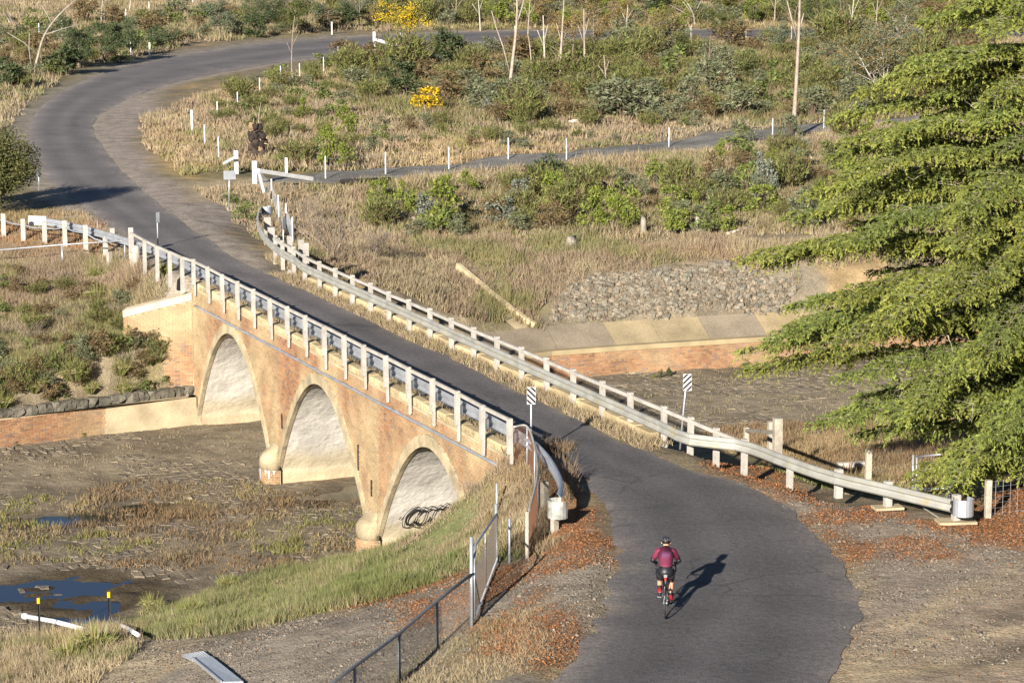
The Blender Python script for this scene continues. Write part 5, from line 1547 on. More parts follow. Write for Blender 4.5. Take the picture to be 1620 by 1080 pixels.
DK = [(.07, .095, .04), (.055, .075, .032), (.10, .12, .055)]
OL = [(.10, .115, .035), (.13, .14, .045), (.08, .095, .03)]
GG = [(.12, .14, .085), (.09, .115, .065), (.15, .165, .10)]
RU = [(.23, .15, .05), (.18, .13, .045), (.13, .13, .045), (.26, .17, .07)]
GOLD = [(.62, .42, .015), (.52, .34, .01), (.40, .30, .03), (.22, .21, .04)]
T_ = leaf_tree
T_('dark_tree', 125, 108, 66, 60, DK, 'dark green bushy gum left of the three at the road bend', seed=1, nclump=46)
T_('dark_tree', 165, 98, 66, 56, DK, 'tallest dark green bushy gum in the middle of the bend thicket', seed=2, nclump=46)
T_('dark_tree', 210, 90, 50, 50, DK, 'dark green bushy gum at the right of the bend thicket', seed=3, nclump=36)
T_('dark_tree', 258, 78, 36, 56, DK, 'low dark green gum right of the bend guide post', seed=4, nclump=30)
T_('dark_tree', 350, 60, 64, 60, GG, 'grey green gum above the top of the road bend', seed=5, nclump=40)
T_('dark_tree', 412, 55, 66, 74, DK, 'broad dark gum at the upper left beside the far road', seed=6, nclump=46)
T_('dark_tree', 465, 52, 58, 56, OL, 'olive gum right of the broad dark one beside the far road', seed=7, nclump=38)
T_('dark_tree', 515, 48, 56, 50, GG, 'grey green gum left of the flowering wattle', seed=8, nclump=36)
T_('olive_tree', 2, 342, 150, 150, [(.10, .105, .035), (.075, .085, .03), (.14, .13, .05)], 'round olive green tree at the left frame edge, shading the road', seed=9, nclump=130, density=80, clump=.13, crown_base=.12, leaf=(.10, .04))
T_('olive_tree', -35, 330, 110, 80, [(.10, .105, .035), (.075, .085, .03)], 'olive tree cut by the left frame edge', seed=10, nclump=60, density=70, clump=.14, crown_base=.15)
T_('flowering_wattle', 645, 82, 84, 96, [(.14, .15, .04), (.2, .18, .05)], 'open wattle tree with clouds of yellow blossom by the far road', seed=11, nclump=34, density=46, flower=GOLD, stems=2, crown_base=.5, leaf=(.10, .075))
T_('flowering_wattle', 612, 40, 44, 44, [(.2, .18, .05)], 'smaller yellow blossoming wattle behind the far road', seed=12, nclump=16, density=36, flower=GOLD, stems=2, crown_base=.4, leaf=(.10, .075))
T_('rusty_tree', 882, 112, 118, 70, RU, 'thin tree with rusty brown foliage beside the far road', seed=13, stems=2, nclump=30, density=34, crown_base=.5)
T_('rusty_tree', 935, 100, 96, 76, RU, 'second thin rusty tree right of the first near the far road', seed=14, stems=2, nclump=30, density=34, crown_base=.45)
T_('rusty_tree', 1040, 86, 84, 80, RU + OL, 'olive and rust coloured tree at the far road bend', seed=15, stems=3, nclump=40, density=40, crown_base=.3)
T_('olive_conifer', 700, 98, 52, 52, OL, 'dense olive bush tree below the far road with its shadow on the bitumen', seed=16, nclump=40, crown_base=.08)
T_('green_tree', 1300, 50, 60, 74, DK + OL, 'dense mid green tree beyond the far road at upper right', seed=17, nclump=50, crown_base=.15)
T_('green_tree', 1145, 62, 60, 44, OL, 'slender young green tree beside the far road', seed=18, nclump=24, crown_base=.1, stems=1)
T_('green_tree', 1195, 40, 42, 34, OL, 'small conical green tree on the pale clay hillside', seed=19, nclump=20, crown_base=.05, stems=1)
T_('gum_tree', 1395, 165, 130, 90, RU[:2] + GG, 'white barked gum with thin brownish foliage behind the cedar', trunk_col=(.36, .32, .28), seed=20, stems=4, nclump=110, density=34, crown_base=.4)
T_('gum_tree', 1425, 70, 90, 60, RU[:1] + GG, 'taller white limbed gum above the brownish one', trunk_col=(.36, .32, .28), seed=21, stems=3, nclump=60, density=30, crown_base=.4)
T_('gum_tree', 1560, 40, 90, 80, GG, 'gum with a thick pale trunk at the top right behind the cedar', trunk_col=(.36, .32, .28), seed=22, stems=1, nclump=40)
for ti, (px, py, hp, wp, cs_, nm) in enumerate([(455, 30, 46, 44, OL, 'olive'), (560, 34, 50, 46, GG, 'grey green'), (690, 36, 52, 50, GG, 'grey green'), (742, 34, 56, 50, OL, 'olive'), (790, 40, 60, 50, OL, 'olive'), (850, 36, 56, 52, RU, 'rusty'), (930, 38, 64, 56, OL, 'olive'), (985, 40, 60, 54, RU, 'rusty'), (1075, 96, 60, 52, OL, 'olive'), (1230, 88, 64, 56, GG, 'grey green'), (1255, 40, 50, 54, OL, 'olive'), (1345, 44, 60, 58, DK, 'dark green'), (1120, 40, 44, 42, GG, 'grey green'), (1340, 150, 66, 56, GG, 'grey green'), (1175, 130, 56, 52, OL, 'olive')]):
    lm_ = min(LM, key=lambda L: (L[0] - px) ** 2 + (L[1] - py) ** 2)
    T_('bushy_tree', px, py, hp, wp, cs_, '%s%s leafy tree with a low crown %s the %s' % ('farther ' if px == 790 else '', nm, 'left of' if px < lm_[0] else 'right of', lm_[2]), seed=60 + ti, nclump=34, density=36, crown_base=.2, stems=3)
def bare_trunk(name, pts, r0, label, branches=(), col=(.34, .285, .23), cat='tree'):
    """pts: (px, py) with the base on the ground; the rest lie in the plane through the base facing the eye"""
    b = on_ground(*pts[0]); s = pxscale(b.y, b.z); root = tag(empty(name, b), label, cat)
    def loc(px, py, dy=0): return Vector(((px - pts[0][0]) / s, dy, (pts[0][1] - py) / (s * .97)))
    m = MB(); P = [loc(*p) for p in pts]; P[0].z -= .2
    P = [Vector(p) for p in crom(P, 3)]
    m.tube(P, [max(.02, r0 * (1 - .75 * i / len(P))) for i in range(len(P))], 7, col)
    link('trunk', m.mesh('trunk', M['bark'], True), root)
    for k, br in enumerate(branches):
        m = MB(); B = [loc(*p, dy=.15 * i * (1 if k % 2 else -1)) for i, p in enumerate(br)]
        m.tube(B, [r0 * .4 * (1 - .7 * i / len(B)) for i in range(len(B))], 5, col); link('branch', m.mesh('branch', M['bark'], True), root)
    return root
bare_trunk('bare_tree', [(806, 162), (807, 140), (810, 110), (816, 60), (818, 20), (816, -30)], .16, 'tall pale forked bare trunk on the slope below the far road', [[(806, 118), (796, 80), (785, 50), (778, 25)], [(816, 50), (826, 20), (832, -5)]])
bare_trunk('bare_tree', [(1262, 218), (1256, 195), (1258, 140), (1260, 80), (1261, 20), (1261, -40)], .17, 'tallest bare pole trunk left of the cedar', [[(1258, 70), (1249, 40), (1240, 10)], [(1260, 60), (1268, 30)]], (.30, .25, .20))
bare_trunk('bare_tree', [(886, 120), (887, 90), (890, 40), (892, 0)], .12, 'slim dark bare trunk among the rusty trees', [[(888, 70), (880, 40)]], (.35, .29, .23))
bare_trunk('bare_tree', [(838, 122), (840, 95), (836, 62)], .09, 'short broken bare stem left of the rusty trees', [], (.34, .28, .22))
bare_trunk('bare_tree', [(466, 140), (462, 110), (464, 60), (468, 30)], .05, 'thin leafless sapling inside the road bend', [[(463, 90), (455, 70)], [(464, 75), (474, 55)]], (.3, .24, .18))
bare_trunk('bare_tree', [(408, 232), (410, 190), (414, 165)], .05, 'thin leafless sapling behind the root plate', [[(410, 195), (400, 170)]], (.3, .24, .18))
bare_trunk('bare_tree', [(52, 122), (60, 95), (72, 60), (95, 30), (130, 0)], .12, 'leaning leafless grey tree at the upper left', [[(62, 90), (40, 70), (15, 55)], [(75, 58), (100, 50), (130, 42)], [(50, 110), (48, 80), (50, 55)], [(85, 42), (70, 15)]], (.30, .26, .22))
for ti, (px, py, hp, ln) in enumerate([(835, 60, 62, 4), (862, 118, 90, -3), (905, 112, 84, 5), (925, 118, 100, -2), (990, 60, 50, 3), (1065, 70, 56, -6), (1225, 40, 52, 2), (1345, 70, 80, 5), (1335, 60, 60, -8), (1385, 60, 70, 3), (430, 30, 34, 4), (330, 34, 40, -5), (720, 40, 44, 3), (760, 50, 56, -4), (568, 46, 50, 2), (160, 40, 50, 5), (205, 20, 40, 6), (1120, 130, 70, 3), (960, 150, 60, -5)]):
    bare_trunk('bare_tree', [(px, py), (px + ln * .3, py - hp * .4), (px + ln, py - hp)], .06 + .0006 * hp, '%s %s leafless thin trunk near the %s' % (('grey brown', 'pale', 'dark brown')[ti % 3], 'left leaning' if ln < 0 else 'upright' if ln < 4 else 'right leaning', min(LM, key=lambda L: (L[0] - px) ** 2 + (L[1] - py) ** 2)[2]), [[(px + ln * .4, py - hp * .45), (px + ln - 9, py - hp * .75)], [(px + ln * .5, py - hp * .55), (px + ln + 8, py - hp * .85)]], [(.30, .25, .2), (.40, .36, .30), (.17, .13, .10)][ti % 3])
bare_trunk('bare_tree', [(1100, 40), (1095, 20), (1075, -10)], .12, 'leafless branching grey tree at the top centre right', [[(1098, 25), (1110, 0)], [(1100, 30), (1130, 5)], [(1097, 25), (1080, 5)], [(1098, 30), (1060, 10)]], (.31, .27, .23))
# logs, stumps, root plate, charred snag
def log(pts, r, label, col=(.40, .34, .27), mt='bark', name='fallen_log'):
    m = MB(); m.tube([on_ground(*p) + Vector((0, 0, r * .7 + dz)) for p, dz in pts], [r * (1 - .12 * i) for i in range(len(pts))], 7, col)
    tag(m.build(name, M[mt], None, True), label, 'log')
log([((900, 196), 0), (((930, 193)), .1), ((955, 189), .05)], .10, 'pale fallen log lying in the scrub above the track', (.5, .44, .36))
log([((1005, 292), .1), ((985, 300), .25), ((960, 310), .1)], .09, 'pale curved log on the charred root heap', (.5, .44, .38))
log([((1265, 240), 0), ((1280, 250), .1), ((1292, 262), 0)], .07, 'thin pale log right of the tall bare pole', (.5, .42, .34))
log([((1150, 372), 0), ((1185, 366), .1), ((1220, 352), .1)], .07, 'thin grey log in the grass left of the cedar', (.42, .36, .3))
log([((600, 340), 0), ((625, 338), .1), ((655, 352), 0)], .16, 'grey log under the bright green wattle row', (.30, .25, .21))
log([((15, 40), .2), ((10, 30), .5), ((32, 60), .1)], .10, 'grey fallen branch at the upper left corner', (.42, .37, .32))
log([((540, 294), .1), ((580, 292), .12), ((618, 290), .1)], .13, 'charred black log lying along the near edge of the gravel track', (.03, .027, .024), 'bark')
def stump(px, py, h_, r, label, col=(.32, .28, .23)):
    p = on_ground(px, py); m = MB()
    k = 9; rings = []
    for z, q in ((-.1, 1.25), (.1, 1.05), (h_ * .8, .95), (h_, .85)):
        rings.append([p + Vector((r * q * (1 + .12 * math.sin(3 * a + z)) * math.cos(a), r * q * math.sin(a), z + (.12 * math.sin(2 * a) if z == h_ else 0))) for a in np.linspace(0, 6.283, k, endpoint=False)])
    m.loft(rings, col=col); tag(m.build('tree_stump', M['bark'], None, True), label, 'stump')
stump(904, 392, .42, .26, 'cut grey tree stump in the dry grass above the riprap')
stump(1018, 370, .7, .15, 'pale splintered stump right of the charred root heap', (.27, .235, .19))
stump(1104, 366, .6, .14, 'small pale jagged stump left of the cedar', (.36, .32, .27))
p = on_ground(408, 248); m = MB(); rnd = random.Random(4)
for k in range(34):
    q = rough_stone((.34, .3, .34), .35); c_ = p + Vector((rnd.uniform(-.36, .36), rnd.uniform(-.15, .15), .1 + 1.55 * rnd.random()))
    m.add([c_ + v.co for v in q.vertices], [tuple(f.vertices) for f in q.polygons], rnd.choice([(.035, .028, .024), (.06, .045, .035), (.035, .028, .024), (.26, .18, .10)]))
for k in range(34):
    a = rnd.uniform(0, 6.28); el = rnd.uniform(-.3, 1.0); d = Vector((math.cos(a) * math.cos(el), .6 * math.sin(a), math.sin(el) + .1)).normalized()
    m.tube(limb_path(p + Vector((rnd.uniform(-.2, .2), 0, rnd.uniform(.4, 1.5))), d, rnd.uniform(.3, .65), 0, 4, .45, rnd), [.09, .07, .05, .035, .012], 4, rnd.choice([(.05, .04, .035), (.09, .07, .05), (.30, .22, .13), (.36, .28, .18)]))
tag(m.build('root_plate', M['bark'], None, True), 'upturned root plate of a fallen tree, half charred and half sandy', 'stump')
p = on_ground(968, 312); m = MB()
for k in range(14):
    a = rnd.uniform(0, 6.28); d = Vector((math.cos(a), .6 * math.sin(a), rnd.uniform(-.1, .7))).normalized()
    m.tube(limb_path(p + Vector((0, 0, .25)), d, rnd.uniform(.6, 1.3), -.03, 4, .25, rnd), [.14, .11, .08, .05, .02], 5, (.03, .027, .025))
tag(m.build('charred_root', M['bark'], None, True), 'charred black root heap among the green shrubs below the track', 'stump')
for px, py, sx, lb in [(608, 346, .9, 'dark grey boulder under the wattle row'), (640, 350, .7, 'small reddish boulder under the wattle row'), (525, 335, .35, 'pale block lying in the twiggy bushes'), (305, 28, .9, 'grey boulder in the upper left paddock'), (50, 560, .5, 'dark rock in the left bank grass')]:
    p = on_ground(px, py); o = link('boulder', rmesh[placed.__len__() % 8], None, p + Vector((0, 0, sx * .2)), random.uniform(0, 6)); o.scale = (sx, sx * .8, sx * .7); tag(o, lb, 'rock')
for px, py, sx, sz, lb in [(72, 512, 1.0, .75, 'large tan sandstone outcrop in the left bank'), (42, 552, .6, .55, 'smaller tan sandstone slab low on the left bank')]:
    p = on_ground(px, py); me = rough_stone((2.3, 1.2, .9), .34)
    a = me.attributes['tint']; a.data.foreach_set('color', np.tile(np.array([.34, .25, .13, 1], np.float32), len(me.vertices)))
    o = link('rock_outcrop', me, None, p + Vector((0, 0, -.12)), .2); o.scale = (sx, sx, sz); o.rotation_euler = (.35, .05, .2); tag(o, lb, 'rock')

# ---- the big cedar ------------------------------------------------
def cedar():
    rng = np.random.default_rng(42); rnd = random.Random(42)
    bx, by = site(1648, 772, -.3)
    root = tag(empty('cedar_tree', (bx, by, float(hgt(bx, by)))), 'huge spreading cedar with tiers of drooping yellow green branches at the right', 'tree')
    m = MB(); Ht = 16.5
    tr = [(0.05 * math.sin(z), .04 * math.cos(z * 1.3), z) for z in np.linspace(-.4, Ht, 14)]
    m.tube(tr, [.48 * (1 - .93 * i / 13) for i in range(14)], 10, (.22, .17, .13)); link('trunk', m.mesh('trunk', M['bark'], True), root)
    lm = MB(); cs, cd, cl, cb, ct = [], [], [], [], []      # cords: start, direction, length, droop, tint
    def Rmax(z): return 2.2 + 4.7 * (z / 3.4) if z < 3.4 else max(.6, min(6.9, (17.4 - z) * .62))
    z = 1.25
    while z < 16.4:
        per = 11 if z < 11 else 8
        a0 = rnd.uniform(0, 6.28)
        for k in range(per):
            az = a0 + 6.283 * k / per + rnd.uniform(-.3, .3)
            back = math.sin(az) > .35
            R_ = Rmax(z) * rnd.choice([.74, .84, .9, .95, 1.0, 1.03, 1.08]) * rnd.uniform(.95, 1.05)
            zz = z + rnd.uniform(-.32, .32)
            n = 14; pts = []
            rise = rnd.uniform(.04, .24) if z > 3 else rnd.uniform(0.0, .14)
            cv = rnd.uniform(-.25, .25)
            for i in range(n + 1):
                q = i / n; r = R_ * q
                pts.append(np.array([r * math.cos(az + cv * q * q), r * math.sin(az + cv * q * q), zz + R_ * (rise * q * 1.5 - (rise * 1.0 + .13) * q * q)]))
            lm.tube([tuple(p) for p in pts], [max(.01, .06 * R_ / 6 * (1 - .96 * i / n)) for i in range(n + 1)], 5, (.20, .165, .135), cap=False)
            pts = np.array(pts); ax = np.array([math.cos(az), math.sin(az), 0]); sd = np.array([-math.sin(az), math.cos(az), 0])
            tone = rnd.uniform(.82, 1.15); yel = rnd.random()
            nsec = int(R_ * (2.6 if back else 6.8))
            for s_ in range(nsec):
                q = .16 + .84 * (s_ + rnd.random()) / nsec
                f = q * n; i = min(n - 1, int(f)); b = pts[i] * (1 - f + i) + pts[i + 1] * (f - i)
                sg = 1 if s_ % 2 else -1
                l_ = min(1.5, (.22 + .24 * R_ * (1 - q) ** .7 * min(1, q * 2.2)) * rnd.uniform(.7, 1.2))
                d = unit(ax * rnd.uniform(.5, 1.0) + sd * sg * rnd.uniform(.55, 1.0) + np.array([0, 0, rnd.uniform(.0, .22)]))
                dr = rnd.uniform(.16, .34)
                at = lambda u: b + d * l_ * u + np.array([0, 0, .03 + .05 * u - dr * l_ * u * u])
                lm.tube([tuple(at(0)), tuple(at(.5)), tuple(at(1))], [.011, .007, .003], 3, (.26, .22, .18), cap=False)
                kk = max(3, int(l_ / .075))
                for j in range(kk):
                    u = (j + rnd.random()) / kk
                    side = np.cross(d, [0, 0, 1]) * (1 if j % 2 else -1)
                    cs.append(at(u)); cd.append(unit(d * rnd.uniform(.5, 1.0) + side * rnd.uniform(.2, .8) + np.array([0, 0, rnd.uniform(-.15, .25)])))
                    cl.append(rnd.uniform(.18, .50) * (1.1 - .45 * u)); cb.append(rnd.uniform(.3, 1.3)); ct.append((tone * rnd.uniform(.9, 1.1), yel))
                cs.append(at(.85)); cd.append(d); cl.append(.25); cb.append(.5); ct.append((tone, yel))
            # the ridge of the limb itself is clothed too
            for q in np.arange(.3, 1.0, .09 / max(1, R_ * .35)):
                f = q * n; i = min(n - 1, int(f)); b = pts[i] * (1 - f + i) + pts[i + 1] * (f - i)
                cs.append(b + np.array([0, 0, .02])); cd.append(unit(ax + sd * rnd.uniform(-.8, .8) + np.array([0, 0, rnd.uniform(.1, .5)]))); cl.append(rnd.uniform(.12, .24)); cb.append(.5); ct.append((tone, yel))
        z += rnd.uniform(.48, .64)
    for _ in range(90):                                     # dead inner twigs
        zz = rnd.uniform(.8, 12); az = rnd.uniform(2.6, 5.6); r = Rmax(zz) * rnd.uniform(.35, .75)
        p = Vector((r * math.cos(az), r * math.sin(az), zz - .3))
        for _k in range(3): lm.tube(limb_path(p, (rnd.gauss(0, .6), rnd.gauss(0, .6), rnd.uniform(-.3, .5)), rnd.uniform(.3, .8), -.05, 4, .25, rnd), [.010, .008, .006, .005, .003], 3, (.42, .37, .31), cap=False)
    link('limb', lm.mesh('limb', M['bark'], True), root)['kind'] = 'stuff'
    cs, cd, cl, cb, ct = np.array(cs), np.array(cd), np.array(cl), np.array(cb), np.array(ct)
    nn = np.maximum(3, (cl / .042).astype(int)); ix = np.repeat(np.arange(len(cs)), nn)
    u = np.concatenate([(np.arange(k) + .5) / k for k in nn])[:, None]
    L1, B1 = cl[ix][:, None], cb[ix][:, None]
    P = cs[ix] + cd[ix] * L1 * u - np.array([0, 0, 1]) * (B1 * L1 * u * u * .9)
    T = unit(cd[ix] - np.array([0, 0, 1]) * (B1 * u * 1.8))
    rep = 2
    P, T, u2, ix2 = np.repeat(P, rep, 0), np.repeat(T, rep, 0), np.repeat(u, rep, 0), np.repeat(ix, rep)
    D = unit(T * .75 + rng.normal(0, .55, P.shape))
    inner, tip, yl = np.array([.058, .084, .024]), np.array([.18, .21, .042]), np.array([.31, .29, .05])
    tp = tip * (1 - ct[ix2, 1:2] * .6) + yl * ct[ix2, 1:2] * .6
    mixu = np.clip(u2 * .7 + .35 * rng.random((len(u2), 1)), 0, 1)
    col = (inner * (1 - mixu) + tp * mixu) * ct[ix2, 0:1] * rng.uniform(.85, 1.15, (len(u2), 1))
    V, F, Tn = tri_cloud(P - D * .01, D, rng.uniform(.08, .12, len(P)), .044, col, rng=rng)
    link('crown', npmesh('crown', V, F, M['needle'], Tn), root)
    print('cedar cords', len(cs), 'needles', len(F))
    return root
cedar()

# ---- grass --------------------------------------------------------
def grass(name, poly_px, per_m2, hgt_rng, width, cols, label, lean=.35, clump=.6, seed=0, avoid_road=.25, cap=260000, use_ground=.35, fl=True, keep=None, sunk=.02, k=5):
    rng = np.random.default_rng(seed)
    P = poly_px if isinstance(poly_px[0][0], float) else gpoly(poly_px); A = np.array(P); lo_, hi_ = A.min(0), A.max(0)
    n = int(min(cap, per_m2 * (hi_[0] - lo_[0]) * (hi_[1] - lo_[1])))
    x = rng.uniform(lo_[0], hi_[0], n); y = rng.uniform(lo_[1], hi_[1], n)
    ok = sdist(P, x, y) + (fbm(x, y, .7, 3) - .5) * 1.5 < 0
    ok &= np.minimum(sdist(NEARROAD, x, y), sdist(FARROAD, x, y)) > avoid_road + rng.random(n) * .5
    ok &= ldist(TRACK, x, y) > 1.7
    ok &= infr(x, y, -1, 60)
    ok &= fbm(x, y, 1.3, 3) + rng.uniform(-.2, .2, n) > (.5 - .5 * (1 - clump)) * .9
    if keep is not None: ok &= keep(x, y)
    x, y = x[ok], y[ok]; n = len(x)
    z = hgt(x, y) - sunk
    # every seed point is a small tuft
    tall = rng.uniform(*hgt_rng, n) * (.15 + 1.75 * np.clip(fbm(x, y, .8, 3) - .1, 0, 1))
    X = np.repeat(np.c_[x, y, z], k, 0) + np.c_[rng.normal(0, .05, (n * k, 2)), np.zeros(n * k)]
    d = unit(np.c_[rng.normal(0, lean, (n * k, 2)), np.ones(n * k)])
    cl = np.array(cols); pn = fbm(x + 31, y + 7, .33, 4); pn = (np.clip((pn - .3) / .4, 0, .999) * len(cl) + rng.normal(0, .09 * len(cl), n))
    base = cl[np.clip(pn, 0, len(cl) - 1).astype(int)] * (1 + rng.uniform(-.15, .15, (n, 1)))
    pa = fbm(x, y, .25, 3)[:, None]
    gtint = at_grid(TINT, x, y)
    base = base * (1 - use_ground) + gtint * 1.15 * use_ground
    V, F, T = tri_cloud(X, d, np.repeat(tall, k) * rng.uniform(.6, 1.15, n * k), width, np.repeat(base, k, 0) * rng.uniform(.82, 1.18, (n * k, 1)), rng=rng)
    o = link(name, npmesh(name, V, F, M['grass'], np.clip(T, 0, 1)), None); tag(o, label, 'grass', kind='stuff')
    print(name, len(F))
    return o
DRY = [(.34, .275, .17), (.29, .235, .15), (.39, .32, .20), (.26, .20, .125)]
PINKY = [(.30, .225, .155), (.26, .19, .13), (.33, .25, .17), (.24, .18, .11)]
GRN = [(.135, .155, .055), (.165, .18, .068), (.205, .20, .085), (.11, .13, .048)]
MIX = DRY + [(.17, .17, .06), (.20, .19, .08)]
grass('bank_grass', [(300, 950), (430, 905), (600, 878), (660, 872), (760, 850), (800, 830), (820, 830), (835, 850), (830, 880), (740, 900), (560, 962), (430, 990), (300, 1012), (215, 1000), (215, 965)], 190, (.18, .40), .018, [GRN[0], GRN[1], DRY[1], GRN[0], GRN[2], GRN[3], DRY[0], GRN[1], GRN[0]], 'green and straw coloured grass on the near left bank', seed=1, use_ground=.25)
grass('dry_bank_grass', [(680, 880), (745, 812), (770, 775), (800, 728), (850, 720), (890, 790), (900, 850), (850, 880), (790, 880), (700, 880)], 240, (.15, .42), .02, DRY + PINKY, 'dry straw grass on the bank below the rusty fence', seed=2, use_ground=.1)
grass('bank_grass', [bt(.2, -.05), bt(10.6, -.05), bt(10.8, -1.5), bt(8, -6), bt(2, -7.5), bt(-3, -6), bt(-1.6, -.4)], 260, (.10, .28), .018, [DRY[0], GRN[2], DRY[1], PINKY[0], DRY[3], GRN[1]], 'short dry and green grass on the steep bank below the near arch', seed=21, use_ground=.1, clump=.9)
grass('verge_weeds', [(842, 690), (870, 700), (905, 745), (925, 790), (905, 830), (880, 800), (880, 760), (855, 715)], 260, (.35, .85), .018, [(.16, .11, .07), (.22, .16, .10), (.13, .09, .06)], 'dark dry weeds along the curling guardrail', seed=3, use_ground=.0, avoid_road=.05, lean=.28)
grass('corner_grass', [(-30, 1000), (60, 1000), (150, 1000), (200, 1010), (215, 1040), (150, 1090), (-40, 1110)], 170, (.2, .5), .02, DRY + GRN[2:], 'yellowing grass at the lower left corner', seed=4)
grass('verge_grass', [(740, 985), (850, 970), (900, 1020), (850, 1100), (560, 1110), (620, 1070), (700, 1020)], 140, (.06, .18), .014, DRY + [(.18, .18, .07), (.25, .2, .12)], 'short dry grass between the fence and the road', seed=5, lean=.6)
grass('left_bank_grass', [(-30, 395), (100, 395), (210, 415), (230, 395), (310, 425), (345, 470), (345, 640), (300, 628), (150, 640), (-30, 660)], 300, (.22, .55), .022, PINKY + [(.36, .29, .18), (.33, .25, .17), (.19, .19, .07)] + DRY + GRN[1:3], 'dry pinkish grass with green tufts on the left bank', seed=6, use_ground=.15, cap=400000, keep=lambda x, y: ~((x > -14.6) & (y > 92.55) & (y < 93.9) & (x < -11)) & (((x - BO[0]) * BN[0] + (y - BO[1]) * BN[1]) < -.05) & (sdist(FLOOR, x, y) > .1))
grass('left_verge_grass', [(-30, 335), (140, 340), (215, 395), (200, 410), (-30, 395)], 80, (.12, .35), .022, [(.36, .20, .10), (.33, .24, .13), (.25, .2, .08)], 'reddish dry grass behind the left guardrail', seed=7)
grass('far_slope_grass', [(440, 420), (460, 395), (560, 380), (700, 380), (900, 378), (1250, 380), (1600, 380), (1600, 440), (1260, 425), (1150, 415), (960, 438), (870, 470), (850, 520), (780, 520), (640, 470), (520, 430)], 95, (.22, .6), .03, DRY + PINKY + GRN[2:3], 'dry grass slope above the riprap and beyond the railing', seed=8, use_ground=.2, cap=420000)
grass('flat_grass', [(300, 300), (470, 296), (760, 270), (1050, 243), (1330, 212), (1700, 210), (1700, 385), (1000, 385), (560, 385), (440, 400), (360, 330)], 42, (.22, .55), .042, DRY + PINKY + DRY + GRN[2:3], 'dry grass on the flat below the gravel track', seed=9, k=3, use_ground=.2, cap=420000)
grass('paddock_grass', [(220, 190), (330, 150), (560, 95), (1000, 66), (1700, 62), (1700, 195), (1050, 226), (760, 255), (560, 272), (420, 270), (290, 280), (240, 240)], 24, (.25, .6), .065, DRY + PINKY + GRN[2:3], 'dry grass across the paddock below the far road', seed=10, k=3, use_ground=.25, cap=300000)
grass('hill_grass', [(-20, 0), (1640, 0), (1640, 45), (900, 45), (540, 50), (300, 70), (120, 110), (40, 170), (-20, 230)], 12, (.3, .75), .085, DRY + PINKY + GRN[1:3], 'dry grass on the hillside beyond the road', seed=11, k=3, use_ground=.3, cap=150000)
grass('bed_weeds', [(0, 790), (200, 760), (420, 760), (600, 800), (600, 870), (400, 905), (200, 900), (-20, 890)], 60, (.08, .24), .03, [(.20, .135, .075), (.16, .115, .065), (.25, .19, .10), (.17, .165, .05)], 'brown and green weeds growing between the channel stones', seed=12, clump=.95, use_ground=.1, avoid_road=-9)
grass('bed_weeds', [(-20, 705), (420, 660), (420, 740), (-20, 790)], 12, (.05, .15), .03, [(.20, .17, .09), (.26, .21, .12)], 'sparse straw weeds on the channel bed near the training wall', seed=13, clump=.95, use_ground=.3, avoid_road=-9)
grass('scrub_grass', [(1080, 700), (1150, 672), (1320, 665), (1500, 650), (1640, 640), (1640, 760), (1480, 780), (1330, 765), (1200, 725)], 80, (.15, .42), .024, [(.22, .15, .085), (.18, .125, .07), (.27, .20, .11)], 'brown scrubby grass on the bank behind the right guardrail', seed=14, use_ground=.05, cap=300000, avoid_road=.1)
grass('verge_greens', [(1280, 745), (1420, 770), (1500, 790), (1480, 800), (1300, 772), (1200, 745)], 110, (.12, .34), .026, GRN + GRN + DRY, 'fresh green weeds at the foot of the right guardrail posts', seed=15, use_ground=.1, clump=.75)
grass('upstream_weeds', [(900, 590), (1250, 572), (1500, 600), (1400, 690), (1050, 700), (950, 640)], 14, (.05, .16), .03, [(.20, .17, .09), (.26, .21, .12), (.15, .15, .06)], 'sparse straw weeds on the upstream channel bed', seed=16, clump=.95, use_ground=.3, avoid_road=-9)
UND = [(.155, .16, .055), (.12, .13, .045), (.15, .11, .06), (.17, .165, .06), (.12, .09, .05), (.20, .17, .09)]
grass('undergrowth', [(545, 92), (700, 86), (1000, 76), (1350, 70), (1560, 70), (1560, 190), (1340, 200), (1000, 195), (760, 190), (560, 180)], 26, (.35, .95), .07, UND, 'tangled low olive and brown undergrowth between the scrub bushes', seed=31, k=3, use_ground=0, cap=90000, clump=.8, lean=.5)
grass('undergrowth', [(570, 300), (760, 285), (1060, 255), (1330, 225), (1500, 220), (1500, 350), (1250, 370), (1080, 368), (600, 370)], 24, (.25, .6), .05, UND, 'tangled low olive and brown undergrowth on the flat below the track', seed=32, k=3, use_ground=0, cap=60000, clump=.72, lean=.5)
grass('undergrowth', [(0, 50), (110, 35), (330, 15), (560, 10), (1620, 5), (1620, 42), (560, 46), (300, 65), (120, 100), (0, 150)], 7, (.4, 1.0), .09, UND + DRY[:2], 'tangled undergrowth along the far hillside', seed=33, k=3, use_ground=0, cap=60000, clump=.75, lean=.5)
grass('riprap_weeds', [(860, 515), (875, 470), (960, 436), (1130, 415), (1260, 420), (1300, 495), (1000, 512)], 22, (.15, .4), .022, DRY + PINKY, 'dry weeds growing through the riprap', seed=34, use_ground=0, clump=.62)
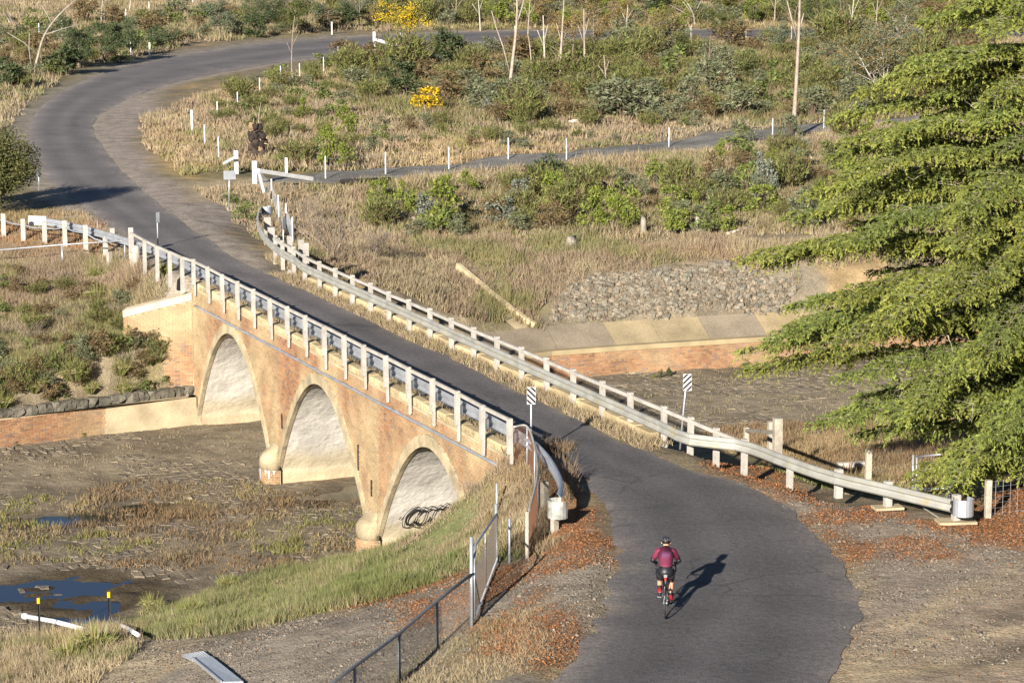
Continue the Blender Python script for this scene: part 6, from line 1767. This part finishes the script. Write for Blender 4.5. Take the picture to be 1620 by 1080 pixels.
# dry grass on the two strips between road and kerbs of the bridge deck
def strip_grass(n0, n1, t0, t1, n, seed, label, hr=(.10, .30)):
    rng = np.random.default_rng(seed); t = rng.uniform(t0, t1, n); w_ = rng.uniform(n0, n1, n)
    x = BO[0] + BU[0] * t + BN[0] * w_; y = BO[1] + BU[1] * t + BN[1] * w_
    d = unit(np.c_[rng.normal(0, .45, (n, 2)), np.ones(n)])
    ok = fbm(x, y, 1.4, 3) + rng.uniform(-.15, .15, n) > .42
    V, F, T = tri_cloud(np.c_[x, y, np.full(n, -.06)], d, rng.uniform(*hr, n), .02, pal(DRY + PINKY + [(.22, .2, .07)], n, rng), rng=rng)
    s_ = np.repeat(ok, 3); F = np.arange(s_.sum()).reshape(-1, 3)
    tag(link('strip_grass', npmesh('strip_grass', V[s_], F, M['grass'], T[s_])), label, 'grass', kind='stuff')
strip_grass(.14, .75, .3, 31, 16000, 1, 'dry weeds between the left kerb and the guardrail')
strip_grass(3.65, 4.75, -.5, 33, 24000, 2, 'dry straw grass along the foot of the right railing', (.08, .28))
strip_grass(4.7, 5.2, 28, 37, 5000, 3, 'dry grass behind the far end of the right railing', (.2, .5))

# countable tussocks on the left bank and by the wall
TUS = []
for sd in range(4):
    rng = np.random.default_rng(300 + sd); n = 260
    a = rng.uniform(0, 6.283, n); rr = rng.random(n)
    d = unit(np.c_[np.cos(a) * rr * .75, np.sin(a) * rr * .75, np.ones(n) * .8])
    X = np.c_[np.cos(a) * rr * .18, np.sin(a) * rr * .18, np.zeros(n) - .05]
    V1, F1, T1 = tri_cloud(X, d, rng.uniform(.45, .85, n), .03, pal([(.17, .19, .05), (.21, .22, .07), (.13, .15, .04), (.34, .28, .14)], n, rng), rng=rng)
    n2 = 260; a = rng.uniform(0, 6.283, n2); rr = rng.uniform(.5, 1, n2)
    X2 = X[:n2] + d[:n2] * .42; d2 = unit(np.c_[np.cos(a) * .8, np.sin(a) * .8, -.15 * np.ones(n2)])
    V2, F2, T2 = tri_cloud(X2, d2, rng.uniform(.15, .35, n2), .022, pal([(.20, .21, .06), (.36, .30, .16)], n2, rng), rng=rng)
    TUS.append(npmesh('tussock', np.r_[V1, V2], np.r_[F1, F2 + len(V1)], M['grass'], np.r_[T1, T2]))
for i, (px, py, sc_, lb) in enumerate([(155, 478, 1.3, 'spiky green tussock right of the sandstone outcrop'), (20, 446, 1.0, 'bright green tussock at the left edge below the pipe rail'), (190, 600, 1.2, 'green tussock above the grey cap stones near the wing wall'), (60, 620, 1.1, 'straw topped tussock above the cap stones at the left'), (120, 612, 1.3, 'large straw and green tussock above the middle of the cap stones'), (250, 596, 1.0, 'green tussock at the foot of the wing wall'), (285, 605, .9, 'small bright green tussock in the corner of wing wall and channel wall'), (150, 440, .9, 'green tussock before the timber posts'), (262, 432, .9, 'green tussock at the first white railing post'), (205, 545, 1.0, 'green tussock left of the wing wall face'), (60, 590, .8, 'low green tussock mid bank at the left'), (100, 560, .8, 'olive tussock below the sandstone outcrop'),
                                   (150, 1035, 1.5, 'big straw coloured tussock by the short white pipe'), (110, 1050, 1.2, 'straw tussock at the lower left corner'), (300, 975, .9, 'green tussock on the near bank edge'), (360, 930, .8, 'tall straw tussock at the channel edge'), (240, 965, .9, 'pale seeding tussock at the pool edge'), (310, 1000, .8, 'bright tussock near the end of the grass bank')]):
    p = on_ground(px, py); o = link('tussock', TUS[i % 4], None, p, random.uniform(0, 6)); o.scale = (sc_ * .85,) * 3; tag(o, lb, 'tussock', 'grass tussocks on the banks')
for px, py, lb in [(1058, 596, 'tall'), (1045, 597, 'short')]:
    shrub('dark', px, py + 1, 9, 22 if lb == 'tall' else 16, lb + ' dark weed standing against the far brick channel wall')
shrub('small', 1180, 582, 22, 14, 'round green weed at the foot of the far brick channel wall')
shrub('wattle', 1035, 598, 10, 8, 'tiny green weed at the wall base'); shrub('small', 128, 692, 20, 10, 'green weed at the foot of the left brick wall'); shrub('dark', 26, 704, 16, 8, 'dark weed at the foot of the left brick wall')
shrub('brown', 268, 560, 26, 50, 'brown dead shrub climbing the wing wall'); shrub('brown', 242, 575, 34, 44, 'brown shrub on the bank left of the wing wall')
shrub('dead', 905, 770, 50, 50, 'dark dry twigs hanging over the curling guardrail'); shrub('dead', 870, 705, 36, 40, 'dry twigs behind the near hazard marker'); shrub('dead', 745, 790, 40, 40, 'brown twigs at the right foot of the near arch')

# low growth along the strip behind the cap stones
ORDW = ['first', 'second', 'third', 'fourth', 'fifth', 'sixth', 'seventh', 'eighth', 'ninth', 'tenth', 'eleventh', 'twelfth', 'thirteenth', 'fourteenth', 'fifteenth', 'sixteenth', 'seventeenth', 'eighteenth', 'nineteenth', 'twentieth', 'twenty first', 'twenty second']
for i, u in enumerate(np.arange(.7, 9.4, .5)):
    k = ('heath', 'brown', 'grey', 'brown', 'small')[i % 5]
    p = lfr(u, 0, -random.uniform(1.05, 1.5)); p = gp(p.x, p.y, -.04)
    o = link(NAMES[k], SH[k][i % NV[k]], None, p, random.uniform(0, 6)); w_ = random.uniform(.8, 1.15); o.scale = (w_, w_, w_ * random.uniform(.7, 1.0))
    tag(o, f'{ORDW[i]} shrub from the bridge, second row behind the cap stones, {SHORT[k]}', 'shrub', 'plants behind the cap stones')
for i, u in enumerate(np.arange(.5, 9.4, .42)):
    k = ('brown', 'tuss', 'heath', 'tuss', 'small', 'brown', 'tuss', 'heath')[i % 8]
    p = lfr(u + random.uniform(-.1, .1), 0, -random.uniform(.55, .95)); p = gp(p.x, p.y, -.04)
    if k == 'tuss':
        o = link('tussock', TUS[i % 4], None, p, random.uniform(0, 6)); o.scale = (random.uniform(.7, 1.1),) * 3
        tag(o, f'{ORDW[i]} plant along the cap stones from the bridge, a straw and green tussock', 'tussock', 'plants behind the cap stones')
    else:
        o = link(NAMES[k], SH[k][i % NV[k]], None, p, random.uniform(0, 6)); w_ = random.uniform(.8, 1.2); o.scale = (w_, w_, w_ * random.uniform(.8, 1.15))
        tag(o, f'{ORDW[i]} plant along the cap stones from the bridge, a {SHORT[k]}', 'shrub', 'plants behind the cap stones')

# ---- fallen leaves ------------------------------------------------
lmask = LMASK[:, 0]
wts_ = lmask.reshape(shape)
rng = np.random.default_rng(77)
xs_, ys_ = rng.uniform(-8, 22, 1500000 // 3), rng.uniform(44, 72, 1500000 // 3)
k_ = at_grid(lmask, xs_, ys_)
ok = (rng.random(len(xs_)) < k_ ** 1.2 * 1.25 + .014) & (sdist(NEARROAD, xs_, ys_) > -.5 + .5 * rng.random(len(xs_))) & (sdist(FLOOR, xs_, ys_) > 3) & infr(xs_, ys_, 0, 20)
xs_, ys_ = xs_[ok], ys_[ok]; n = len(xs_)
pos = np.c_[xs_, ys_, hgt(xs_, ys_) + .012]
d = unit(np.c_[rng.normal(0, 1, (n, 2)), rng.normal(.1, .25, n)])
V, F, T = quad_cloud(pos, d, rng.uniform(.035, .075, n), rng.uniform(.02, .04, n), pal([(.235, .10, .042), (.185, .075, .034), (.27, .135, .06), (.15, .08, .042)], n, rng), rng)
V[:, 2] = np.maximum(V[:, 2], np.repeat(pos[:, 2], 4) - .004)
tag(link('leaf_litter', npmesh('leaf_litter', V, F, M['litter'], T)), 'rust coloured fallen leaves on the gravel verges', 'leaves', kind='stuff')
print('litter', n)

# ---- loose gravel on verges and side track --------------------------
rng = np.random.default_rng(91)
Z_ = [gpoly(q) for q in ([(970, 880), (840, 890), (720, 918), (560, 965), (430, 990), (200, 1020), (150, 1110), (700, 1110), (870, 1090), (940, 1000), (975, 930)], [(1210, 775), (1290, 830), (1345, 890), (1365, 960), (1335, 1050), (1300, 1110), (1660, 1110), (1660, 800), (1500, 825)])]
Vs, Ts = [], []
for P_ in Z_:
    A_ = np.array(P_); lo_, hi_ = A_.min(0), A_.max(0); n = int(230 * np.prod(hi_ - lo_))
    x = rng.uniform(lo_[0], hi_[0], n); y = rng.uniform(lo_[1], hi_[1], n)
    ok = (sdist(P_, x, y) < .2) & (sdist(NEARROAD, x, y) > -.9 * rng.random(n) ** 2.5) & infr(x, y, -.5, 10) & (fbm(x, y, .8, 3) + rng.uniform(-.15, .15, n) > .42)
    x, y = x[ok], y[ok]; n = len(x); r = rng.lognormal(-4.05, .45, n)[:, None]
    c = np.c_[x, y, hgt(x, y) + .004]; a = rng.uniform(0, 6.283, n)
    pts = [c + r * np.c_[np.cos(a + k * 2.094), np.sin(a + k * 2.094), np.zeros(n)] for k in range(3)] + [c + r * np.c_[rng.uniform(-.3, .3, n), rng.uniform(-.3, .3, n), rng.uniform(.6, 1.1, n)]]
    Vs.append(np.stack(pts, 1).reshape(-1, 3)); Ts.append(np.repeat(pal([(.26, .22, .175), (.22, .185, .145), (.29, .25, .195), (.18, .15, .12)], n, rng), 4, 0))
V = np.concatenate(Vs); k = np.arange(len(V) // 4)[:, None] * 4
F = np.concatenate([k + np.array(t)[None, :] for t in ((0, 1, 3), (1, 2, 3), (2, 0, 3))])
tag(link('loose_gravel', npmesh('loose_gravel', V, F, M['stone'], np.concatenate(Ts))), 'loose grey brown gravel scattered over the road verges', 'gravel', kind='stuff')
print('gravel', len(k))
tot = {}
for o in COL.objects:
    if o.type == 'MESH': tot[o.data.name] = sum(len(p.vertices) - 2 for p in o.data.polygons) if len(o.data.polygons) < 5000 else len(o.data.polygons) * (len(o.data.polygons[0].vertices) - 2)
print('TRIS', sum(tot.values()), sorted(tot.items(), key=lambda q: -q[1])[:12])

# ================================================================== the cyclist
def make_bike():
    x, y = site(1052, 978, 0)
    yaw = -R(4)
    bike = tag(empty('bicycle', (x, y, 0.006), yaw), 'black road bicycle ridden away along the bitumen', 'bicycle')
    bike.scale = (.95,) * 3
    tyre_m, frame_m = mat('tyre_rubber', (.02, .02, .022), .8), mat('black_frame', (.02, .02, .025), .35, spec=.5)
    steel = mat('bright_alloy', (.5, .5, .52), .3, metal=.8)
    red = mat('red_light_plastic', (.5, .02, .02), .4)
    def torus(r, rr, n=40, k=8, w=None):
        m = MB(); rings = []
        for i in range(n):
            a = 2 * math.pi * i / n
            rings.append([(rr * (w or 1) * math.cos(b), (r + rr * math.sin(b)) * math.cos(a), (r + rr * math.sin(b)) * math.sin(a)) for b in np.linspace(0, 2 * math.pi, k, endpoint=False)])
        rings.append(rings[0]); m.loft(rings, cap=False); return m
    for cy, nm in ((0.0, 'rear'), (0.99, 'front')):
        w = link('wheel', None, bike, (0, cy, .34))
        link('tyre', torus(.327, .0135).mesh('tyre', tyre_m, True), w)
        link('rim', torus(.298, .017, w=.6).mesh('rim', frame_m, True), w)
        m = MB()
        for k in range(20):
            a = k / 20 * 6.283; m.tube([(.03 * (1 if k % 2 else -1), .02 * math.cos(a + .8), .02 * math.sin(a + .8)), (0, .29 * math.cos(a), .29 * math.sin(a))], .0016, 3, cap=False)
        o = link('spokes', m.mesh('spokes', steel), w); o['kind'] = 'stuff'
        m = MB(); m.tube([(-.05, 0, 0), (.05, 0, 0)], .022, 10); link('hub', m.mesh('hub', steel, True), w)
    BB, ST, HT, HB = (0, .41, .275), (0, .265, .79), (0, .80, .86), (0, .835, .70)
    m = MB()
    m.tube([BB, ST], .017, 8); m.tube([ST, HT], .017, 8); m.tube([BB, HB], .021, 8); m.tube([HT, HB], .022, 8)
    for s in (-1, 1):
        m.tube([(s * .02, .40, .275), (s * .065, 0, .34)], .010, 6); m.tube([(s * .015, .275, .75), (s * .065, 0, .34)], .009, 6)
    link('frame', m.mesh('frame', frame_m, True), bike)
    m = MB()
    for s in (-1, 1): m.tube([(0, .835, .71), (s * .045, .85, .66), (s * .055, .99, .34)], [.015, .014, .009], 6)
    link('fork', m.mesh('fork', frame_m, True), bike)
    m = MB(); m.tube([ST, (0, .235, .93)], .014, 8); link('seat_post', m.mesh('seat_post', frame_m, True), bike)
    m = MB()
    m.loft([[(rx * math.cos(a), yy, .955 + .018 * math.sin(a) + dz) for a in np.linspace(0, 6.283, 10, endpoint=False)] for yy, rx, dz in ((.09, .05, .012), (.13, .072, .01), (.20, .055, 0), (.28, .025, -.002), (.37, .018, -.008))])
    link('saddle', m.mesh('saddle', frame_m, True), bike)
    m = MB(); m.box((0, .12, .905), (.07, .07, .06)); link('saddle_bag', m.mesh('saddle_bag', steel), bike)
    m = MB(); m.box((0, .145, .83), (.032, .03, .08)); link('tail_light', m.mesh('tail_light', red), bike)
    m = MB(); m.tube([(0, .80, .875), (0, .88, .925)], .016, 8)
    m.tube([(-.21, .88, .93), (.21, .88, .93)], .015, 8)
    for s in (-1, 1): m.tube([(s * .20, .88, .93), (s * .21, .95, .93), (s * .213, .985, .89), (s * .216, .96, .82), (s * .218, .89, .80)], .015, 8)
    link('handlebar', m.mesh('handlebar', frame_m, True), bike)
    for s in (-1, 1):
        m = MB(); m.tube([(s * .212, .955, .945), (s * .212, .99, .985)], [.02, .014], 8); m.tube([(s * .212, .99, .96), (s * .22, 1.0, .87)], .007, 6)
        link('brake_lever', m.mesh('brake_lever', frame_m, True), bike)
    m = MB(); m.tube([(.045, .41, .275), (.055, .41, .275)], .095, 24); link('chainring', m.mesh('chainring', steel), bike)
    m = MB()
    for k, r in enumerate((.055, .045, .035, .028)): m.tube([(.022 + .007 * k, 0, .34), (.026 + .007 * k, 0, .34)], r, 18)
    link('cassette', m.mesh('cassette', steel), bike)
    m = MB(); m.tube([(.05, .41, .37), (.035, 0, .395)], .004, 4); m.tube([(.05, .41, .18), (.04, .04, .22), (.035, -.03, .32)], .004, 4); link('chain', m.mesh('chain', steel), bike)
    for s, dy, dz in ((1, .12, -.12), (-1, -.12, .12)):
        m = MB(); m.tube([(s * .065, .41, .275), (s * .075, .41 + dy, .275 + dz)], .011, 6)
        c = link('crank', m.mesh('crank', frame_m, True), bike)
        m = MB(); m.box((s * .125, .41 + dy, .275 + dz), (.085, .06, .018)); link('pedal', m.mesh('pedal', steel), c)
    # rider ----------------------------------------------------------
    skin = mat('skin', (.50, .28, .18), .55, spec=.3, noises=[(9, .92, 1.06, 3)])
    black = mat('black_lycra', (.012, .012, .016), .45, spec=.4)
    sockm = mat('red_sock', (.22, .01, .016), .85)
    jerseym = mat('jersey_cloth', None, .7, noises=[(60, .92, 1.06, 2)])
    hairm = mat('dark_hair', (.02, .014, .01), .7)
    J = dict(pel=(0, .245, .985), sp=(0, .37, 1.13), ch=(0, .52, 1.28), nb=(0, .61, 1.365), nk=(0, .655, 1.42), hd=(0, .70, 1.485), ht=(0, .72, 1.55),
             shR=(.165, .575, 1.315), elR=(.285, .64, 1.10), wrR=(.225, .83, 1.0), haR=(.213, .93, .975), shL=(-.165, .575, 1.315), elL=(-.285, .64, 1.10), wrL=(-.225, .83, 1.0), haL=(-.213, .93, .975),
             hiR=(.095, .26, .93), knR=(.115, .58, .665), anR=(.118, .475, .265), toR=(.12, .58, .205), hiL=(-.095, .26, .93), knL=(-.125, .60, .695), anL=(-.118, .235, .505), toL=(-.12, .33, .43))
    rad = dict(pel=.108, sp=.098, ch=.108, nb=.075, nk=.055, hd=.085, ht=.07, shR=.056, elR=.041, wrR=.029, haR=.034, hiR=.078, knR=.056, anR=.035, toR=.032)
    for k in list(rad):
        if k.endswith('R'): rad[k[:-1] + 'L'] = rad[k]
    def mid(a, b, q): return tuple(np.array(J[a]) * (1 - q) + np.array(J[b]) * q)
    for s in 'RL':
        J['th' + s] = mid('hi' + s, 'kn' + s, .5); rad['th' + s] = .077
        c = np.array(mid('kn' + s, 'an' + s, .35)) + np.array([0, -.025, 0]); J['ca' + s] = tuple(c); rad['ca' + s] = .054
    order = list(J)
    E_ = [('pel', 'sp'), ('sp', 'ch'), ('ch', 'nb'), ('nb', 'nk'), ('nk', 'hd'), ('hd', 'ht')]
    for s in 'RL': E_ += [('ch', 'sh' + s), ('sh' + s, 'el' + s), ('el' + s, 'wr' + s), ('wr' + s, 'ha' + s), ('pel', 'hi' + s), ('hi' + s, 'th' + s), ('th' + s, 'kn' + s), ('kn' + s, 'ca' + s), ('ca' + s, 'an' + s), ('an' + s, 'to' + s)]
    me = bpy.data.meshes.new('person')
    me.from_pydata([J[k] for k in order], [(order.index(a), order.index(b)) for a, b in E_], [])
    ob = bpy.data.objects.new('person', me); COL.objects.link(ob)
    md = ob.modifiers.new('skin', 'SKIN')
    for k, sv in zip(order, me.skin_vertices[0].data):
        sv.radius = (rad[k], rad[k]); sv.use_root = (k == 'pel')
    ss = ob.modifiers.new('sub', 'SUBSURF'); ss.levels = 2; ss.render_levels = 2
    dg = bpy.context.evaluated_depsgraph_get()
    body = bpy.data.meshes.new_from_object(ob.evaluated_get(dg)); body.name = 'person'
    bpy.data.objects.remove(ob)
    body.materials.clear(); body.materials.append(skin); body.shade_smooth()
    p = link('person', body, None, (x, y, 0.006), yaw); p.scale = (.95,) * 3
    tag(p, 'cyclist in pink and maroon jersey and black shorts riding away up the road', 'person')
    def ellrings(pts):
        out = []
        for i, (c, rx, ry) in enumerate(pts):
            a, b = np.array(pts[max(i - 1, 0)][0]), np.array(pts[min(i + 1, len(pts) - 1)][0])
            d = Vector(b - a).normalized(); sx = Vector((1, 0, 0)); sx = (sx - d * sx.dot(d)).normalized(); sy = d.cross(sx)
            out.append([Vector(c) + sx * rx * math.cos(t) + sy * ry * math.sin(t) for t in np.linspace(0, 6.283, 16, endpoint=False)])
        return out
    m = MB()
    rings = ellrings([((0, .235, .985), .152, .124), ((0, .30, 1.06), .147, .12), ((0, .37, 1.13), .149, .122), ((0, .45, 1.21), .163, .128), ((0, .52, 1.28), .176, .132), ((0, .575, 1.335), .165, .112), ((0, .61, 1.37), .105, .088), ((0, .64, 1.40), .07, .068)])
    m.loft(rings)
    cols = []
    for i, r in enumerate(rings):
        for k, q in enumerate(r):
            if i <= 2: c = (0.124, 0.019, 0.043) if q.x < .07 else (0.093, 0.012, 0.034)
            elif i == 3: c = (0.118, 0.039, 0.099) if abs(q.x) < .09 else (0.074, 0.010, 0.031)
            else: c = (0.062, 0.008, 0.025) if q.x < -.03 else (0.031, 0.003, 0.012)
            cols.append(c)
    m.c = cols
    for s, side in (('R', 1), ('L', -1)):
        a, b = Vector(J['sh' + s]), Vector(J['el' + s])
        m.tube([Vector((side * .10, .56, 1.33)), a, a.lerp(b, .5), a.lerp(b, .8)], [.085, .078, .062, .056], 12, (0.149, 0.020, 0.050) if s == 'L' else (0.074, 0.008, 0.025))
    link('jersey', m.mesh('jersey', jerseym, True), p)
    m = MB(); m.loft(ellrings([((0, .215, .86), .10, .085), ((0, .215, .90), .165, .125), ((0, .225, .95), .160, .136), ((0, .25, .995), .160, .130), ((0, .29, 1.04), .152, .124)]))
    for s in 'RL':
        m.tube([J['hi' + s], mid('hi' + s, 'kn' + s, .35), mid('hi' + s, 'kn' + s, .74)], [.124, .104, .082], 14)
    link('shorts', m.mesh('shorts', black, True), p)
    for s, side in (('R', 1), ('L', -1)):
        e, w_, h = Vector(J['el' + s]), Vector(J['wr' + s]), Vector(J['ha' + s])
        m = MB(); m.tube([Vector(J['sh' + s]).lerp(e, .78), e, e.lerp(w_, .5), w_], [.055, .050, .044, .035], 12); link('arm_warmer', m.mesh('arm_warmer', black, True), p)
        m = MB(); m.tube([w_, w_.lerp(h, .5), h], [.036, .042, .034], 10, ell=1.15)
        for f in range(4):
            o_ = h + Vector((side * (.018 - .013 * f), .004, .012 - .006 * f)); ln = (.030, .034, .032, .026)[f]
            m.tube([o_, o_ + Vector((side * .016, ln, -.006)), o_ + Vector((side * .024, ln * .9, -.034)), o_ + Vector((side * .012, ln * .4, -.046))], [.010, .0095, .009, .007], 6)
        m.tube([w_.lerp(h, .45) + Vector((-side * .03, 0, 0)), h + Vector((-side * .038, .012, -.012)), h + Vector((-side * .026, .03, -.034))], [.013, .011, .008], 6)
        link('glove', m.mesh('glove', black, True), p)
        an, kn, to = Vector(J['an' + s]), Vector(J['kn' + s]), Vector(J['to' + s])
        m = MB(); m.tube([an, an.lerp(kn, .12), an.lerp(kn, .30)], [.041, .045, .056], 12); sk = link('sock', m.mesh('sock', sockm, True), p)
        m = MB(); m.tube([an.lerp(kn, .28), an.lerp(kn, .40)], [.0565, .060], 12); link('cuff', m.mesh('cuff', black, True), sk)
        m = MB(); d = (to - an).normalized()
        hp = an + Vector((0, -.045, -.035)); tp = an + Vector((0, .17, -.075 if s == 'R' else -.10))
        m.tube([hp, hp.lerp(tp, .3) + Vector((0, 0, .012)), hp.lerp(tp, .65), tp], [.042, .05, .042, .022], 10, ell=.9); link('shoe', m.mesh('shoe', black, True), p)
    hc = Vector((0, .705, 1.515)); m = MB(); rings = []
    tilt = Matrix.Rotation(R(-12), 3, 'X')
    for z, q in ((-.035, .98), (0, 1.0), (.035, .96), (.07, .80), (.093, .52), (.102, .15)):
        rings.append([hc + tilt @ Vector((.098 * q * math.cos(t), .132 * q * math.sin(t), z)) for t in np.linspace(0, 6.283, 20, endpoint=False)])
    m.loft(rings); hm = link('helmet', m.mesh('helmet', black, True), p)
    for k in range(-2, 3):
        m = MB(); m.tube([hc + tilt @ Vector((k * .034, yy, .012 + zz * (1 - .05 * k * k))) for yy, zz in ((-.128, .0), (-.10, .055), (-.04, .092), (.04, .095), (.10, .06))], .010, 5)
        link('vent_rib', m.mesh('vent_rib', mat('helmet_rib', (.05, .05, .06), .3, spec=.6), True), hm)
    m = MB(); m.loft([[Vector((.082 * q * math.cos(t), .70 + .09 * q * math.sin(t), z)) for t in np.linspace(0, 6.283, 14, endpoint=False)] for z, q in ((1.445, .82), (1.47, .97), (1.50, 1.0))])
    link('hair', m.mesh('hair', hairm, True), p)
    m = MB()
    for s in (-1, 1): m.tube([(s * .078, .70, 1.465), (s * .094, .695, 1.475), (s * .094, .69, 1.495)], [.012, .016, .010], 6)
    m.tube([(0, .785, 1.50), (0, .805, 1.475), (0, .785, 1.465)], [.008, .015, .01], 6)
    link('face_features', m.mesh('face_features', skin, True), p)
make_bike()
